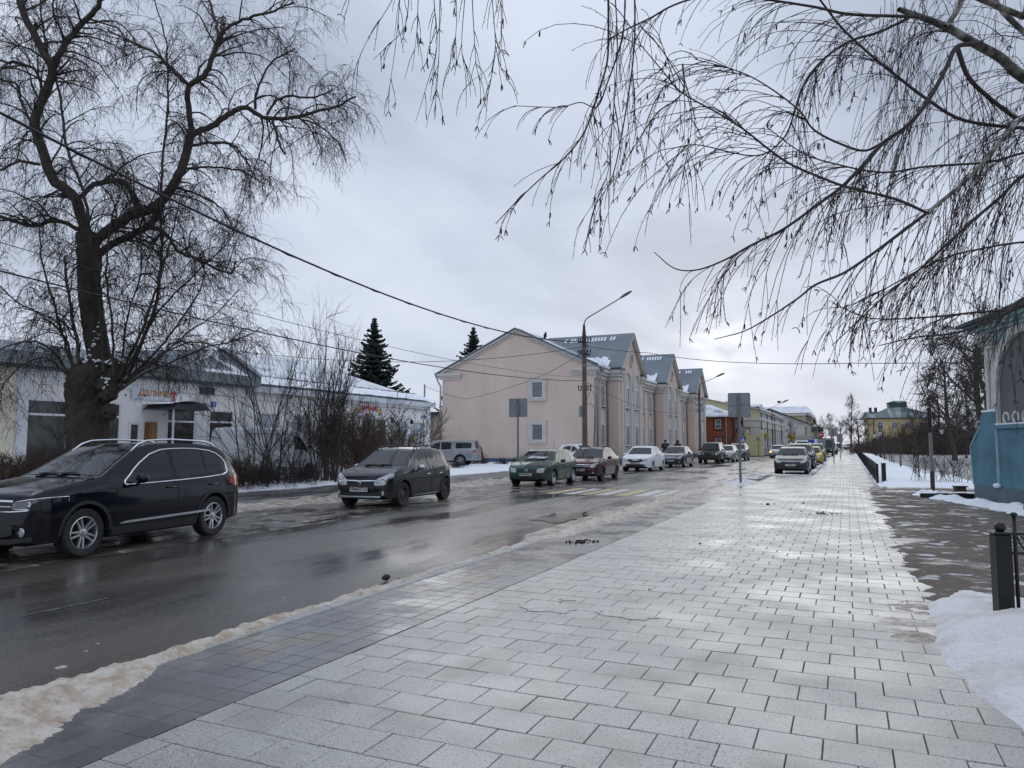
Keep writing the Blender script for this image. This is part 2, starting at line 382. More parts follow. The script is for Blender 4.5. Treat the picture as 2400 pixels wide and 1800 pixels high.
def make_car(sp, name, label, cat, loc, rz, paint, group=None):
    Lc, W, wb, fo, Rw = sp['L'], sp['W'], sp['wb'], sp['fo'], sp['R']
    hw = W/2; sill = sp.get('sill', .24); Ra = Rw+sp.get('gap', .065)
    T = table(sp['top'], Lc, sp.get('sig', .022)); Bt = table(sp['belt'], Lc, .06)
    plan = table(sp.get('plan', [(0,.74),(.05,.84),(.15,.91),(.35,.965),(.7,.99),(1.4,1.0),(Lc-1.2,1.0),(Lc-.6,.985),(Lc-.25,.95),(Lc-.08,.88),(Lc,.78)]), Lc, .03)
    tum = sp.get('tum', .34); bow = sp.get('bow', .12); lo = table(sp.get('low', [(0,.30),(.15,sill),(Lc-.2,sill+.02),(Lc,.36)]), Lc, .05)
    wx = (fo, fo+wb)
    root = thing(name, label, cat, loc, rz, group); x0 = fo+wb/2
    def warp(p):
        x, y, z = p
        k = (y/hw)**2
        x += bow*k*math.exp(-x/.35)-bow*.8*k*math.exp(-(Lc-x)/.35)
        return (x-x0, y, z)
    def side(x, z):
        b = Bt(x); y = hw*plan(x)-.045*min(1.3, abs(z-.62)/.45)**2
        if z > b: y -= .012+tum*(z-b)
        return y
    def bz(x):
        z = lo(x)
        for c in wx:
            d = abs(x-c)
            if d < Ra: z = max(z, Rw+math.sqrt(Ra*Ra-d*d))
        return z
    def tr(x): return min(sp.get('r', .07), .3*(T(x)-bz(x)))
    def top_pt(x, y, off=0):
        r = tr(x); ye = max(.2, side(x, T(x)-r)-r*.8); k = (y/ye)
        z = T(x)-.02*k*k
        dz = (T(x+.02)-T(x-.02))/.04; l = math.hypot(dz, 1)
        return warp((x-off*dz/l, y, z+off/l))
    def side_pt(x, z, off=0, s=-1): return warp((x, s*(side(x, z)+off), z))
    tx = np.linspace(0, Lc, 800); tT = np.array([T(x) for x in tx])
    pl = np.array([hw*plan(x)-.02 for x in tx])
    nF = int(.3*800/Lc*1.0); nose = int(800*min(1.0, .5/Lc*1.0)+1)
    def front_pt(y, z, off=0):
        i = int(np.argmax(tT[:400] >= z)); xT = tx[i] if tT[i] >= z else .3
        j = int(np.argmax(pl[:400] >= abs(y))); xP = tx[j]
        x = (xT**4+xP**4)**.25
        p = warp((x, y, z)); return (p[0]-off, p[1]*(1+off*.5), p[2])
    def rear_pt(y, z, off=0):
        rv = tT[::-1]; i = int(np.argmax(rv[:400] >= z)); xT = tx[i]
        j = int(np.argmax(pl[::-1][:400] >= abs(y))); xP = tx[j]
        x = Lc-(xT**4+xP**4)**.25
        p = warp((x, y, z)); return (p[0]+off, p[1]*(1+off*.5), p[2])
    def patch(fn, cols, off=.005, nr=4, sub=3, **kw):
        cs = []
        for i in range(len(cols)-1):
            for k in range(sub):
                t = k/sub; cs.append(tuple(cols[i][q]*(1-t)+cols[i+1][q]*t for q in range(3)))
        cs.append(cols[-1])
        m = MB(); nc = len(cs)
        top = [fn(a, l+(h-l)*j/nr, off, **kw) for a, l, h in cs for j in range(nr+1)]
        bot = [fn(a, l+(h-l)*j/nr, -.012, **kw) for a, l, h in cs for j in range(nr+1)]
        q = nr+1; n = nc*q
        fs = [(i*q+j, (i+1)*q+j, (i+1)*q+j+1, i*q+j+1) for i in range(nc-1) for j in range(nr)]
        bd = [(i*q, (i+1)*q) for i in range(nc-1)]+[((nc-1)*q+j, (nc-1)*q+j+1) for j in range(nr)]+[((i+1)*q+nr, i*q+nr) for i in range(nc-1)]+[(j+1, j) for j in range(nr)]
        fs += [(a, b, b+n, a+n) for a, b in bd]
        m.add(top+bot, fs); return m
    # ----- shell
    xs = set(np.round(np.linspace(0, Lc, 70), 4)) | set([0, .012, .025, .04, .06, .085, .11, .14, .18]) | set([Lc-a for a in (.012, .03, .05, .08, .12, .18)])
    for c in wx:
        for k in range(17): xs.add(round(c+Ra*math.cos(math.pi*k/16), 4))
        xs.add(round(c+Ra+.003, 4)); xs.add(round(c-Ra-.003, 4))
    for p in sp['top']: xs.add(p[0])
    xs = sorted(x for x in xs if 0 <= x <= Lc)
    V = []; nrow = None
    for x in xs:
        B, t, b = bz(x), T(x), Bt(x); r = tr(x); z1 = min(b, t-r); z1 = max(z1, B+.01); z2 = max(t-r, z1+.001)
        half = []
        for k in range(8): z = B+(z1-B)*k/7; half.append((side(x, z), z))
        for k in range(1, 5): z = z1+(z2-z1)*k/4; half.append((side(x, z), z))
        ye = side(x, z2)
        half.append((ye-r*.12, z2+r*.45)); half.append((ye-r*.45, z2+r*.82)); half.append((ye-r*.8, z2+r-.02))
        yi = ye-r*.8
        for k in range(1, 7): y = yi*(1-k/6); half.append((y, t-.02*(y/yi)**2 if k else t))
        ring = [(x, -y, z) for y, z in half]+[(x, y, z) for y, z in half[-2::-1]]
        nrow = len(ring); V += [warp(p) for p in ring]
    fs = [(i*nrow+j, i*nrow+j+1, (i+1)*nrow+j+1, (i+1)*nrow+j) for i in range(len(xs)-1) for j in range(nrow-1)]
    n = len(xs)
    fs.append(tuple(range(nrow))); fs.append(tuple((n-1)*nrow+j for j in range(nrow))[::-1])
    body = obj('body', MB().add(V, fs), paint, root, smooth=40)
    P = sp.get('cladding')
    # lower cladding / arch lips
    # inner dark volume
    u = MB().box(.18-x0, Lc-.2-x0, -hw+.27, hw-.27, sill-.03, .62); u.box(fo+Ra+.03-x0, fo+wb-Ra-.03-x0, -hw+.06, hw-.06, sill-.03, .4)
    obj('underbody', u, MT['under'], root)
    def arch(c, s):
        m = MB(); w_ = sp.get('lip', .03)
        tt = [math.pi*k/20 for k in range(21)]
        m2 = []
        for off, rad in ((.012, Ra-.004), (.014, Ra+w_)):
            m2.append([side_pt(c+rad*math.cos(t), max(Rw*.62 if False else 0, Rw+rad*math.sin(t)), off, s) for t in tt])
        m3 = [side_pt(c+(Ra-.006)*math.cos(t), Rw+(Ra-.006)*math.sin(t), -.06, s) for t in tt]
        k = len(tt); vv = m3+m2[0]+m2[1]+[side_pt(c+(Ra+w_)*math.cos(t), Rw+(Ra+w_)*math.sin(t), -.01, s) for t in tt]
        m.add(vv, [(a*k+i, a*k+i+1, (a+1)*k+i+1, (a+1)*k+i) for a in range(3) for i in range(k-1)])
        return m
    lipm = MT['black_plastic'] if P else paint
    for c in wx:
        for s in (-1, 1): obj('wheel_arch_trim', arch(c, s), lipm, root, smooth=40)
    if P:
        for s in (-1, 1):
            a, b = fo+Ra+.04, fo+wb-Ra-.04
            obj('sill_cladding', patch(side_pt, [(a, sill, sill+.13), ((a+b)/2, sill, sill+.12), (b, sill, sill+.13)], .013, 2, s=s), MT['black_plastic'], root, smooth=40)
    # windscreen
    cw, rf = sp['ws']; ins = .03
    yc = [-.92, -.6, -.3, 0, .3, .6, .92]
    def wsf(a, b, off=0):  # a -1..1 across, b 0..1 up
        x = cw+(rf-cw)*b; r = tr(x); yb = (side(x, T(x)-r)-.045)
        return top_pt(x, a*yb, off)
    obj('windscreen', patch(wsf, [(a, .03, .97) for a in yc], .005, 5, 2), MT['car_glass'], root, smooth=40)
    if sp.get('rw'):
        ra, rb = sp['rw']
        def rwf(a, b, off=0):
            x = ra+(rb-ra)*b; r = tr(x); yb = (side(x, T(x)-r)-.06); return top_pt(x, a*yb, off)
        obj('rear_window', patch(rwf, [(a, .06, .94) for a in yc], .005, 4, 2), MT['car_glass'], root, smooth=40)
    for s in (-1, 1):
        for win in sp['win']:
            obj('side_window', patch(side_pt, win, .006, 4, 3, s=s), MT['car_glass'], root, smooth=40)
        if sp.get('wtrim'):   # bright line round the side glass
            lo_ = [(c[0], c[1]) for win in sp['win'] for c in win]; hi_ = [(c[0], c[2]) for win in sp['win'] for c in win]
            lo_ = [(x, z-.02) for x, z in lo_]; hi_ = [(x, z+.02) for x, z in hi_]
            loop = lo_+hi_[::-1]+[lo_[0]]
            pts = []
            for i in range(len(loop)-1):
                for k in range(3): t = k/3; pts.append(side_pt(loop[i][0]*(1-t)+loop[i+1][0]*t, loop[i][1]*(1-t)+loop[i+1][1]*t, .008, s))
            pts.append(pts[0]); obj('window_trim', MB().tube(pts, sp['wtrim'], 5), MT['chrome'] if sp.get('wtc', 1) else MT['black_plastic'], root, smooth=True)
        for i, (a, b) in enumerate(sp['doors']):
            cols = []
            for k in range(9):
                x = a+(b-a)*k/8; l = max(sill+.1, bz(x)+.045); cols.append((x, l, Bt(x)-.035))
            dr = obj('door', patch(side_pt, cols, .0035, 6, 1, s=s), paint, root, smooth=40)
            for xx in ((a-.006, b+.006) if i == len(sp['doors'])-1 else (a-.006,)):
                l = max(sill+.1, bz(xx)+.05)
                obj('door_gap', patch(side_pt, [(xx-.004, l, Bt(xx)+.01), (xx+.004, l, Bt(xx)+.01)], .0015, 6, 1, s=s), MT['under'], root)
            hz_ = sp.get('handle', .84); hx = b-.12
            hd = MB(); q0 = side_pt(hx-.09, hz_, .03, s); q1 = side_pt(hx+.08, hz_+.005, .03, s)
            hd.tube([side_pt(hx-.1, hz_, .0, s), q0, q1, side_pt(hx+.095, hz_, 0, s)], .014, 6)
            obj('handle', hd, sp.get('hmat', paint), dr, smooth=True)
        # mirror
        mxp = sp.get('mirror', (cw+.32, Bt(cw+.35)+.06)); c = Vector(side_pt(mxp[0], Bt(mxp[0]), .13, s)); c.z = mxp[1]
        mm = MB(); mm.ell(c, .07, .115, .075, 12, 8)
        mm.tube([side_pt(mxp[0]+.02, Bt(mxp[0])-.01, -.01, s), (c.x, c.y, c.z-.03)], .02, 6)
        obj('wing_mirror', mm, sp.get('mmat', paint), root, smooth=True)
        # headlight (front face and round the corner)
        sgn = s
        if sp.get('hl'):
            hl = obj('headlight', patch(lambda y, z, off=0: front_pt(sgn*y, z, off), sp['hl'], .006, 4, 3), sp.get('hmat2', MT['lamp_glass']), root, smooth=40)
            m = sp['hl'][len(sp['hl'])//2]
            p = front_pt(sgn*m[0], (m[1]+m[2])/2, .008)
            rd = (m[2]-m[1])*.30
            obj('lamp_reflector', MB().lathe([(rd, 0), (rd*.75, -.004), (rd*.6, -.001), (.001, .0)], 'x', c=(p[0]-.003, p[1], p[2]), n=14, cap=False), sp.get('refl', MT['chrome']), hl, smooth=True)
            if sp.get('hl_trim'):
                pts = [front_pt(sgn*a, h, .01) for a, l, h in sp['hl']]+[front_pt(sgn*a, l, .01) for a, l, h in sp['hl'][::-1]]
                obj('light_trim', MB().tube(pts, .008, 5), MT['chrome'], hl, smooth=True)
        if sp.get('fog'):
            fy, fz, fr = sp['fog']; p = front_pt(sgn*fy, fz, .004)
            fgo = MB().lathe([(fr*1.3, .004), (fr*1.2, -.008), (fr, -.006), (.001, -.010)], 'x', c=p, n=14, cap=False)
            obj('fog_light', fgo, MT['lamp_glass'], root, smooth=True)
        if sp.get('tl'):
            for tlp in sp['tl']: obj('tail_light', patch(side_pt, tlp, .008, 4, 3, s=s), MT['tail_red'], root, smooth=40)
        if sp.get('rail'):
            a, b, hgt = sp['rail']; pts = []
            for k in range(13):
                t = k/12; x = a+(b-a)*t; yy = side(x, T(x)-tr(x))-.06; zz = T(x)+(hgt*min(1, min(t, 1-t)*7) if 0 < k < 12 else -.03)
                pts.append(warp((x, s*yy, zz)))
            rl = MB().tube(pts, .017, 7)
            if sp.get('rail_posts'):
                for k in (2, 6, 10): p = pts[k]; rl.tube([(p[0], p[1], p[2]-.1), p], .018, 6)
            obj('roof_rail', rl, sp.get('rail_mat', MT['black_plastic']), root, smooth=True)
        if sp.get('strip'):
            a, b, z0_, z1_ = sp['strip']
            obj('side_strip', patch(side_pt, [(a, z0_, z0_+.012), (a+.1, z0_, z0_+.035), (b, z1_, z1_+.035)], .016, 2, 3, s=s), MT['chrome'], root, smooth=40)
        # wheels
        tm, rm, dm = wheel_meshes(sp['wheel'], Rw)
        for c_ in wx:
            wl = bpy.data.objects.new('wheel', None); COL.objects.link(wl); wl.parent = root
            wl.location = (c_-x0, s*(hw-.125), Rw); 
            st = sp.get('steer', 0) if c_ == wx[0] else 0
            wl.rotation_euler = (0, .4, (math.pi if s < 0 else 0)+st)
            for nm, me in (('tyre', tm), ('rim', rm), ('hub_well', dm)): obj(nm, me, None, wl)
    # grille, plate
    for gname, cols, mt_, off in sp.get('face', []):
        full = [(-a, l, h) for a, l, h in cols[::-1] if a > 0]+list(cols)
        obj(gname, patch(front_pt, full, off, 3, 3), mt_, root, smooth=40)
    if sp.get('plate'):
        pz, txt = sp['plate'][:2]
        p = front_pt(0, pz, .02); 
        pm = MB().box(-.008, .004, -.26, .26, -.056, .056)
        po = obj('licence_plate', pm, MT['plate'], root, loc=(p[0], 0, pz), rot=(0, 0, 0))
        fr_ = MB(); 
        for (a, b, c1, c2) in ((-.265, .265, .052, .060), (-.265, .265, -.060, -.052), (-.265, -.257, -.052, .052), (.257, .265, -.052, .052), (.135, .141, -.05, .05)):
            fr_.box(-.010, -.004, -b, -a, c1, c2)
        obj('plate_border', fr_, MT['black_text'], po)
        if txt:
            for tx_, yy, sz in ((txt[0], .06, .095), (txt[1], -.2, .075)):
                obj('plate_lettering', text_mesh(tx_, sz, .001, True), MT['black_text'], po, loc=(-.011, yy, 0.004), rot=(math.pi/2, 0, -math.pi/2))
    # wipers
    if sp.get('wipers', True):
        wp = MB()
        for a0, a1 in ((-.45, .05), (.1, .62)):
            p = [wsf(a0+(a1-a0)*k/5, .035+.02*math.sin(math.pi*k/5), .018) for k in range(6)]
            wp.tube(p, .008, 5)
            wp.tube([wsf(a1, -.04, .01), p[3]], .009, 5)
        obj('wiper', wp, MT['black_plastic'], root)
    return root, dict(front_pt=front_pt, side_pt=side_pt, top_pt=top_pt, patch=patch, warp=warp, wsf=wsf, T=T, x0=x0, rear_pt=rear_pt)

def emblem_at(root, p, kind, r=.055, tilt=0.0):
    m = MB(); n = 28
    if kind == 'diamond':
        o = [(0, r*1.25), (r*.85, 0), (0, -r*1.25), (-r*.85, 0)]; i_ = [(x*.55, z*.62) for x, z in o]
        m.add([(-.006, x, z) for x, z in o]+[(-.006, x, z) for x, z in i_]+[(.01, x, z) for x, z in o], [(k, (k+1) % 4, 4+(k+1) % 4, 4+k) for k in range(4)]+[(k, (k+1) % 4, 8+(k+1) % 4, 8+k) for k in range(4)])
    elif kind == 'ring_vw':
        m.tube([(0, r*math.cos(2*math.pi*k/n), r*math.sin(2*math.pi*k/n)) for k in range(n+1)], r*.11, 6, False)
        for a, b in (((-.45, .85), (0, .08)), ((0, .08), (.45, .85)), ((-.86, .4), (-.42, -.82)), ((-.42, -.82), (0, -.05)), ((0, -.05), (.42, -.82)), ((.42, -.82), (.86, .4))):
            m.tube([(0, a[0]*r, a[1]*r), (0, b[0]*r, b[1]*r)], r*.09, 5)
    elif kind == 'ring_bolt':
        m.tube([(0, r*math.cos(2*math.pi*k/n), r*math.sin(2*math.pi*k/n)) for k in range(n+1)], r*.12, 6, False)
        m.tube([(0, -r*1.1, -.1*r), (0, .0, .12*r), (0, .0, -.12*r), (0, r*1.1, .1*r)], r*.1, 5)
    else:
        m.tube([(0, 1.5*r*math.cos(2*math.pi*k/n), r*.8*math.sin(2*math.pi*k/n)) for k in range(n+1)], r*.12, 6, False)
        m.ell((0, 0, 0), .01, r*.9, r*.3)
    return obj('emblem', m, MT['chrome'], root, smooth=True, loc=p, rot=(0, tilt, 0))
def paintm(name, col, dirt=.5, metal=.3, rough=.28, dirtz=.75, **k):
    k.setdefault('dirtcol', (.10,.087,.072))
    return M(name, col, rough, metal, var=.08, scale=1.5, coat=.25, spec=.3, dirt=dirt, dirtz=dirtz, **k)
G_ = lambda *c: list(c)
BLK = MT['black_plastic']
SUV = dict(L=4.49, W=1.84, wb=2.68, fo=.90, R=.35, sill=.26, sig=.03, bow=.15,
    top=[(0,.50),(.02,.66),(.05,.86),(.10,.94),(.3,1.00),(.7,1.06),(1.18,1.13),(1.28,1.17),(2.02,1.58),(2.3,1.635),(2.8,1.655),(3.5,1.63),(3.9,1.585),(4.05,1.54),(4.36,1.12),(4.43,1.0),(4.46,.75),(4.49,.5)],
    belt=[(0,.78),(.2,.86),(.8,.93),(1.5,.985),(3.2,1.04),(4.1,1.10),(4.49,1.02)],
    ws=(1.24, 2.06), rw=(3.98, 4.34), win=[
        [(1.62,1.02,1.035),(1.78,1.02,1.14),(2.0,1.025,1.30),(2.25,1.03,1.44),(2.5,1.035,1.51),(2.62,1.04,1.52)],
        [(2.72,1.04,1.525),(3.0,1.05,1.53),(3.30,1.06,1.525),(3.42,1.065,1.51)],
        [(3.47,1.07,1.505),(3.62,1.08,1.49),(3.80,1.09,1.44),(3.95,1.12,1.34),(4.02,1.17,1.25)]],
    wtrim=.014, doors=[(1.45,2.66),(2.70,3.66)], wheel='double', hl=[(.50,.74,.83),(.62,.735,.85),(.74,.735,.87),(.84,.745,.885),(.885,.76,.89)], hmat2=MT['dark_lamp'], hl_trim=1,
    face=[('grille', [(0,.70,.86),(.25,.70,.86),(.49,.71,.85)], BLK, .004), ('grille_bar', [(0,.84,.865),(.25,.84,.865),(.50,.835,.86)], MT['chrome'], .014),
          ('grille_bar', [(0,.77,.785),(.25,.77,.785),(.49,.77,.785)], MT['chrome'], .014), ('grille_bar', [(0,.70,.715),(.5,.70,.715),(.84,.725,.735)], MT['chrome'], .014),
          ('air_intake', [(0,.36,.54),(.4,.36,.54),(.56,.40,.52)], BLK, .004), ('bumper_lower', [(0,.27,.34),(.5,.27,.34),(.78,.31,.37)], BLK, .012)],
    plate=(.60, None), rail=(1.95, 3.95, .05), rail_mat=MT['chrome'], strip=(1.50, 3.46, .42, .45), handle=.915, fog=(.68,.43,.05),
    tl=[[(4.02,.93,.97),(4.2,.86,1.06),(4.36,.86,1.05),(4.42,.87,1.0)]], cladding=True, lip=.045, mirror=(1.80, 1.09))
HATCH = dict(L=4.02, W=1.75, wb=2.59, fo=.80, R=.32, sill=.24, sig=.03, bow=.16,
    top=[(0,.46),(.02,.58),(.05,.72),(.10,.80),(.25,.88),(.6,.96),(1.0,1.02),(1.10,1.06),(1.75,1.44),(1.95,1.50),(2.4,1.535),(3.0,1.52),(3.5,1.45),(3.62,1.41),(3.88,1.03),(3.95,.85),(3.99,.65),(4.02,.46)],
    belt=[(0,.68),(.25,.78),(.8,.86),(1.5,.91),(2.6,.97),(3.5,1.04),(4.02,.95)],
    ws=(1.07, 1.78), rw=(3.58, 3.86), win=[
        [(1.42,.94,.96),(1.55,.94,1.08),(1.75,.945,1.24),(1.95,.95,1.34),(2.15,.955,1.385),(2.27,.96,1.39)],
        [(2.37,.965,1.395),(2.6,.975,1.395),(2.88,.99,1.38),(2.98,1.0,1.365)],
        [(3.02,1.01,1.36),(3.12,1.02,1.34),(3.20,1.05,1.29),(3.24,1.10,1.2)]],
    doors=[(1.30,2.31),(2.35,3.12)], wheel='steel', hl=[(.40,.58,.70),(.5,.565,.76),(.62,.58,.82),(.72,.62,.86),(.81,.68,.88)],
    face=[('grille', [(0,.57,.68),(.2,.57,.68),(.40,.58,.67)], BLK, .004), ('grille_bar', [(0,.675,.70),(.2,.68,.705),(.41,.685,.71)], MT['chrome'], .014),
          ('grille_slat', [(0,.605,.612),(.38,.61,.617)], BLK, .014), ('grille_slat', [(0,.64,.647),(.38,.643,.65)], BLK, .014),
          ('bumper_lower', [(0,.28,.40),(.4,.28,.40),(.72,.33,.44)], BLK, .01)],
    plate=(.47, None), rail=(1.78, 3.5, .05), rail_posts=1, handle=.80, fog=(.62,.38,.045),
    tl=[[(3.70,.80,1.15),(3.80,.74,1.10),(3.92,.74,.98)]], cladding=True, lip=.05, mirror=(1.52, 1.0), hmat=MT['chrome'], mmat=MT['alloy'])
GOLF = dict(L=4.15, W=1.73, wb=2.51, fo=.85, R=.31, sill=.22, sig=.035, bow=.13,
    top=[(0,.46),(.02,.56),(.05,.66),(.12,.74),(.3,.82),(.7,.90),(1.08,.95),(1.16,.98),(1.80,1.33),(2.0,1.39),(2.5,1.43),(3.1,1.41),(3.5,1.35),(3.62,1.30),(3.98,.95),(4.06,.82),(4.12,.60),(4.15,.46)],
    belt=[(0,.62),(.3,.74),(1.0,.85),(2.0,.89),(3.4,.93),(4.15,.88)],
    ws=(1.14, 1.83), rw=(3.60, 3.94), win=[
        [(1.50,.91,.93),(1.65,.91,1.04),(1.9,.91,1.21),(2.1,.915,1.275),(2.27,.92,1.285)],
        [(2.37,.92,1.29),(2.7,.925,1.285),(2.95,.93,1.26),(3.05,.935,1.24)],
        [(3.10,.935,1.235),(3.2,.94,1.20),(3.32,.96,1.10)]],
    doors=[(1.32,2.31),(2.35,3.22)], wheel='five', hl=[(.42,.545,.66),(.52,.53,.69),(.64,.535,.70),(.74,.55,.70),(.79,.57,.69)],
    face=[('grille', [(0,.56,.66),(.2,.56,.66),(.40,.56,.65)], BLK, .004), ('air_intake', [(0,.27,.33),(.3,.27,.33),(.55,.28,.33)], BLK, .004)],
    plate=(.47, None), handle=.76, tl=[[(3.9,.72,.9),(4.05,.72,.88)]], mirror=(1.58, .96), bump=1)
SEDAN = dict(L=4.30, W=1.70, wb=2.48, fo=.82, R=.30, sill=.23, sig=.03, bow=.14,
    top=[(0,.46),(.02,.58),(.05,.70),(.12,.79),(.3,.86),(.7,.94),(1.02,.99),(1.12,1.02),(1.78,1.40),(1.95,1.45),(2.4,1.49),(2.9,1.46),(3.15,1.41),(3.65,1.09),(3.8,1.06),(4.15,1.04),(4.25,.95),(4.28,.7),(4.30,.48)],
    belt=[(0,.66),(.3,.78),(1.0,.88),(2.0,.93),(3.2,.98),(4.30,.94)],
    ws=(1.09, 1.80), rw=(3.14, 3.66), win=[
        [(1.45,.95,.97),(1.6,.95,1.08),(1.8,.955,1.21),(2.0,.96,1.30),(2.25,.965,1.345)],
        [(2.35,.97,1.35),(2.6,.975,1.35),(2.95,.985,1.31),(3.10,.99,1.25),(3.22,1.0,1.14),(3.30,1.02,1.05)]],
    doors=[(1.28,2.29),(2.33,3.16)], wheel='steel', hl=[(.44,.60,.71),(.55,.585,.745),(.67,.60,.775),(.77,.64,.80)],
    face=[('grille', [(0,.60,.72),(.2,.60,.72),(.42,.62,.71)], BLK, .004), ('grille_bar', [(0,.70,.73),(.2,.70,.73),(.43,.705,.73)], MT['chrome'], .014),
          ('grille_bar', [(0,.63,.65),(.2,.635,.655),(.40,.645,.66)], MT['chrome'], .012), ('bumper_lower', [(0,.26,.40),(.4,.26,.40),(.74,.32,.42)], BLK, .01)],
    plate=(.49, None), handle=.80, tl=[[(4.0,.74,.95),(4.2,.74,.93)]], mirror=(1.55, 1.0), fog=(.58,.36,.04))
def spec(base, **k):
    d = dict(base); d.update(k); return d
P_ = lambda x, y: (x, y, ZR)
ZR = -.03
# ---------------------------------------------------------------- ground materials
def wet_mat(name, dry, wet, speck=None, scale=.6, thr=(.45,.60), rd=.45, rw=.06, bump=.25, bscale=120, bdist=.004, stretch=(1,1,1), objvar=0.0, film=None, sky_lo=None):
    m = bpy.data.materials.new(name); m.use_nodes = True
    t = m.node_tree; nd = t.nodes; b = nd['Principled BSDF']; ln = lambda a, c: t.links.new(a, c)
    ge = nd.new('ShaderNodeNewGeometry'); mpn = nd.new('ShaderNodeMapping'); mpn.inputs['Scale'].default_value = stretch; ln(ge.outputs['Position'], mpn.inputs[0])
    nz = nd.new('ShaderNodeTexNoise'); nz.inputs['Scale'].default_value = scale; nz.inputs['Detail'].default_value = 6; nz.inputs['Roughness'].default_value = .62; ln(mpn.outputs[0], nz.inputs['Vector'])
    wmask = nd.new('ShaderNodeMapRange'); ln(nz.outputs['Fac'], wmask.inputs[0]); wmask.inputs[1].default_value = thr[0]; wmask.inputs[2].default_value = thr[1]
    mc = nd.new('ShaderNodeMix'); mc.data_type = 'RGBA'; ln(wmask.outputs[0], mc.inputs[0]); mc.inputs[6].default_value = rgba(dry); mc.inputs[7].default_value = rgba(wet)
    col = mc.outputs[2]
    if objvar:
        oi = nd.new('ShaderNodeObjectInfo'); mr = nd.new('ShaderNodeMapRange'); ln(oi.outputs['Random'], mr.inputs[0]); mr.inputs[3].default_value = 1-objvar; mr.inputs[4].default_value = 1+objvar
        vm = nd.new('ShaderNodeVectorMath'); vm.operation = 'SCALE'; ln(col, vm.inputs[0]); ln(mr.outputs[0], vm.inputs[3]); col = vm.outputs[0]
    if speck:
        for sc_, lo, hi, c_, st in speck:
            n3 = nd.new('ShaderNodeTexNoise'); n3.inputs['Scale'].default_value = sc_; n3.inputs['Detail'].default_value = 2; n3.inputs['Roughness'].default_value = .5; ln(ge.outputs['Position'], n3.inputs['Vector'])
            mr = nd.new('ShaderNodeMapRange'); ln(n3.outputs['Fac'], mr.inputs[0]); mr.inputs[1].default_value = lo; mr.inputs[2].default_value = hi; mr.inputs[4].default_value = st
            mm = nd.new('ShaderNodeMix'); mm.data_type = 'RGBA'; ln(mr.outputs[0], mm.inputs[0]); ln(col, mm.inputs[6]); mm.inputs[7].default_value = rgba(c_); col = mm.outputs[2]
    ln(col, b.inputs['Base Color'])
    rr = nd.new('ShaderNodeMapRange'); ln(wmask.outputs[0], rr.inputs[0]); rr.inputs[3].default_value = rd; rr.inputs[4].default_value = rw; ln(rr.outputs[0], b.inputs['Roughness'])
    nb = nd.new('ShaderNodeTexNoise'); nb.inputs['Scale'].default_value = bscale; nb.inputs['Detail'].default_value = 4; ln(ge.outputs['Position'], nb.inputs['Vector'])
    inv = nd.new('ShaderNodeMapRange'); ln(wmask.outputs[0], inv.inputs[0]); inv.inputs[3].default_value = bump; inv.inputs[4].default_value = bump*.12
    bp = nd.new('ShaderNodeBump'); bp.inputs['Distance'].default_value = bdist; ln(inv.outputs[0], bp.inputs['Strength']); ln(nb.outputs['Fac'], bp.inputs['Height']); ln(bp.outputs[0], b.inputs['Normal'])
    b.inputs['Specular IOR Level'].default_value = .5
    return m
ASPH = wet_mat('wet_asphalt', (.088,.080,.071), (.050,.047,.044), [(42,.52,.66,(.20,.185,.165),.6),(60,.54,.66,(.025,.024,.022),.6),(.5,.46,.62,(.10,.082,.062),.5)], .5, (.40,.60), .38, .11, .8, 45, .008, (1,.30,1))
PATHM = wet_mat('path_asphalt', (.10,.098,.096), (.05,.048,.047), [(40,.6,.75,(.16,.15,.14),.3)], .9, (.42,.58), .5, .14, .5, 90, .005, (1,.4,1))
SLAB = wet_mat('granite_slab', (.42,.405,.37), (.32,.313,.295), [(75,.57,.64,(.09,.09,.088),.85),(95,.58,.66,(.60,.59,.56),.6),(1.7,.50,.70,(.21,.195,.165),.5),(14,.60,.72,(.17,.155,.13),.35)], .8, (.40,.66), .44, .16, .3, 160, .002, objvar=.09)
DARKP = wet_mat('dark_paver', (.185,.183,.18), (.12,.12,.122), [(80,.58,.68,(.24,.24,.24),.5),(1.3,.57,.64,(.20,.16,.115),.75)], 1.2, (.36,.56), .42, .16, .3, 160, .002, objvar=.14)
JOINT = M('joint_sand', (.075,.070,.062), .8, var=.4, scale=60, bump=.3, bscale=200)
MUD = wet_mat('muddy_yard', (.100,.080,.062), (.050,.044,.038), [(.9,.52,.66,(.17,.14,.11),.6),(2.6,.60,.66,(.60,.60,.62),.8),(9,.62,.70,(.30,.27,.24),.6)], 1.0, (.52,.60), .85, .30, .8, 22, .02, (.8,1.0,1))
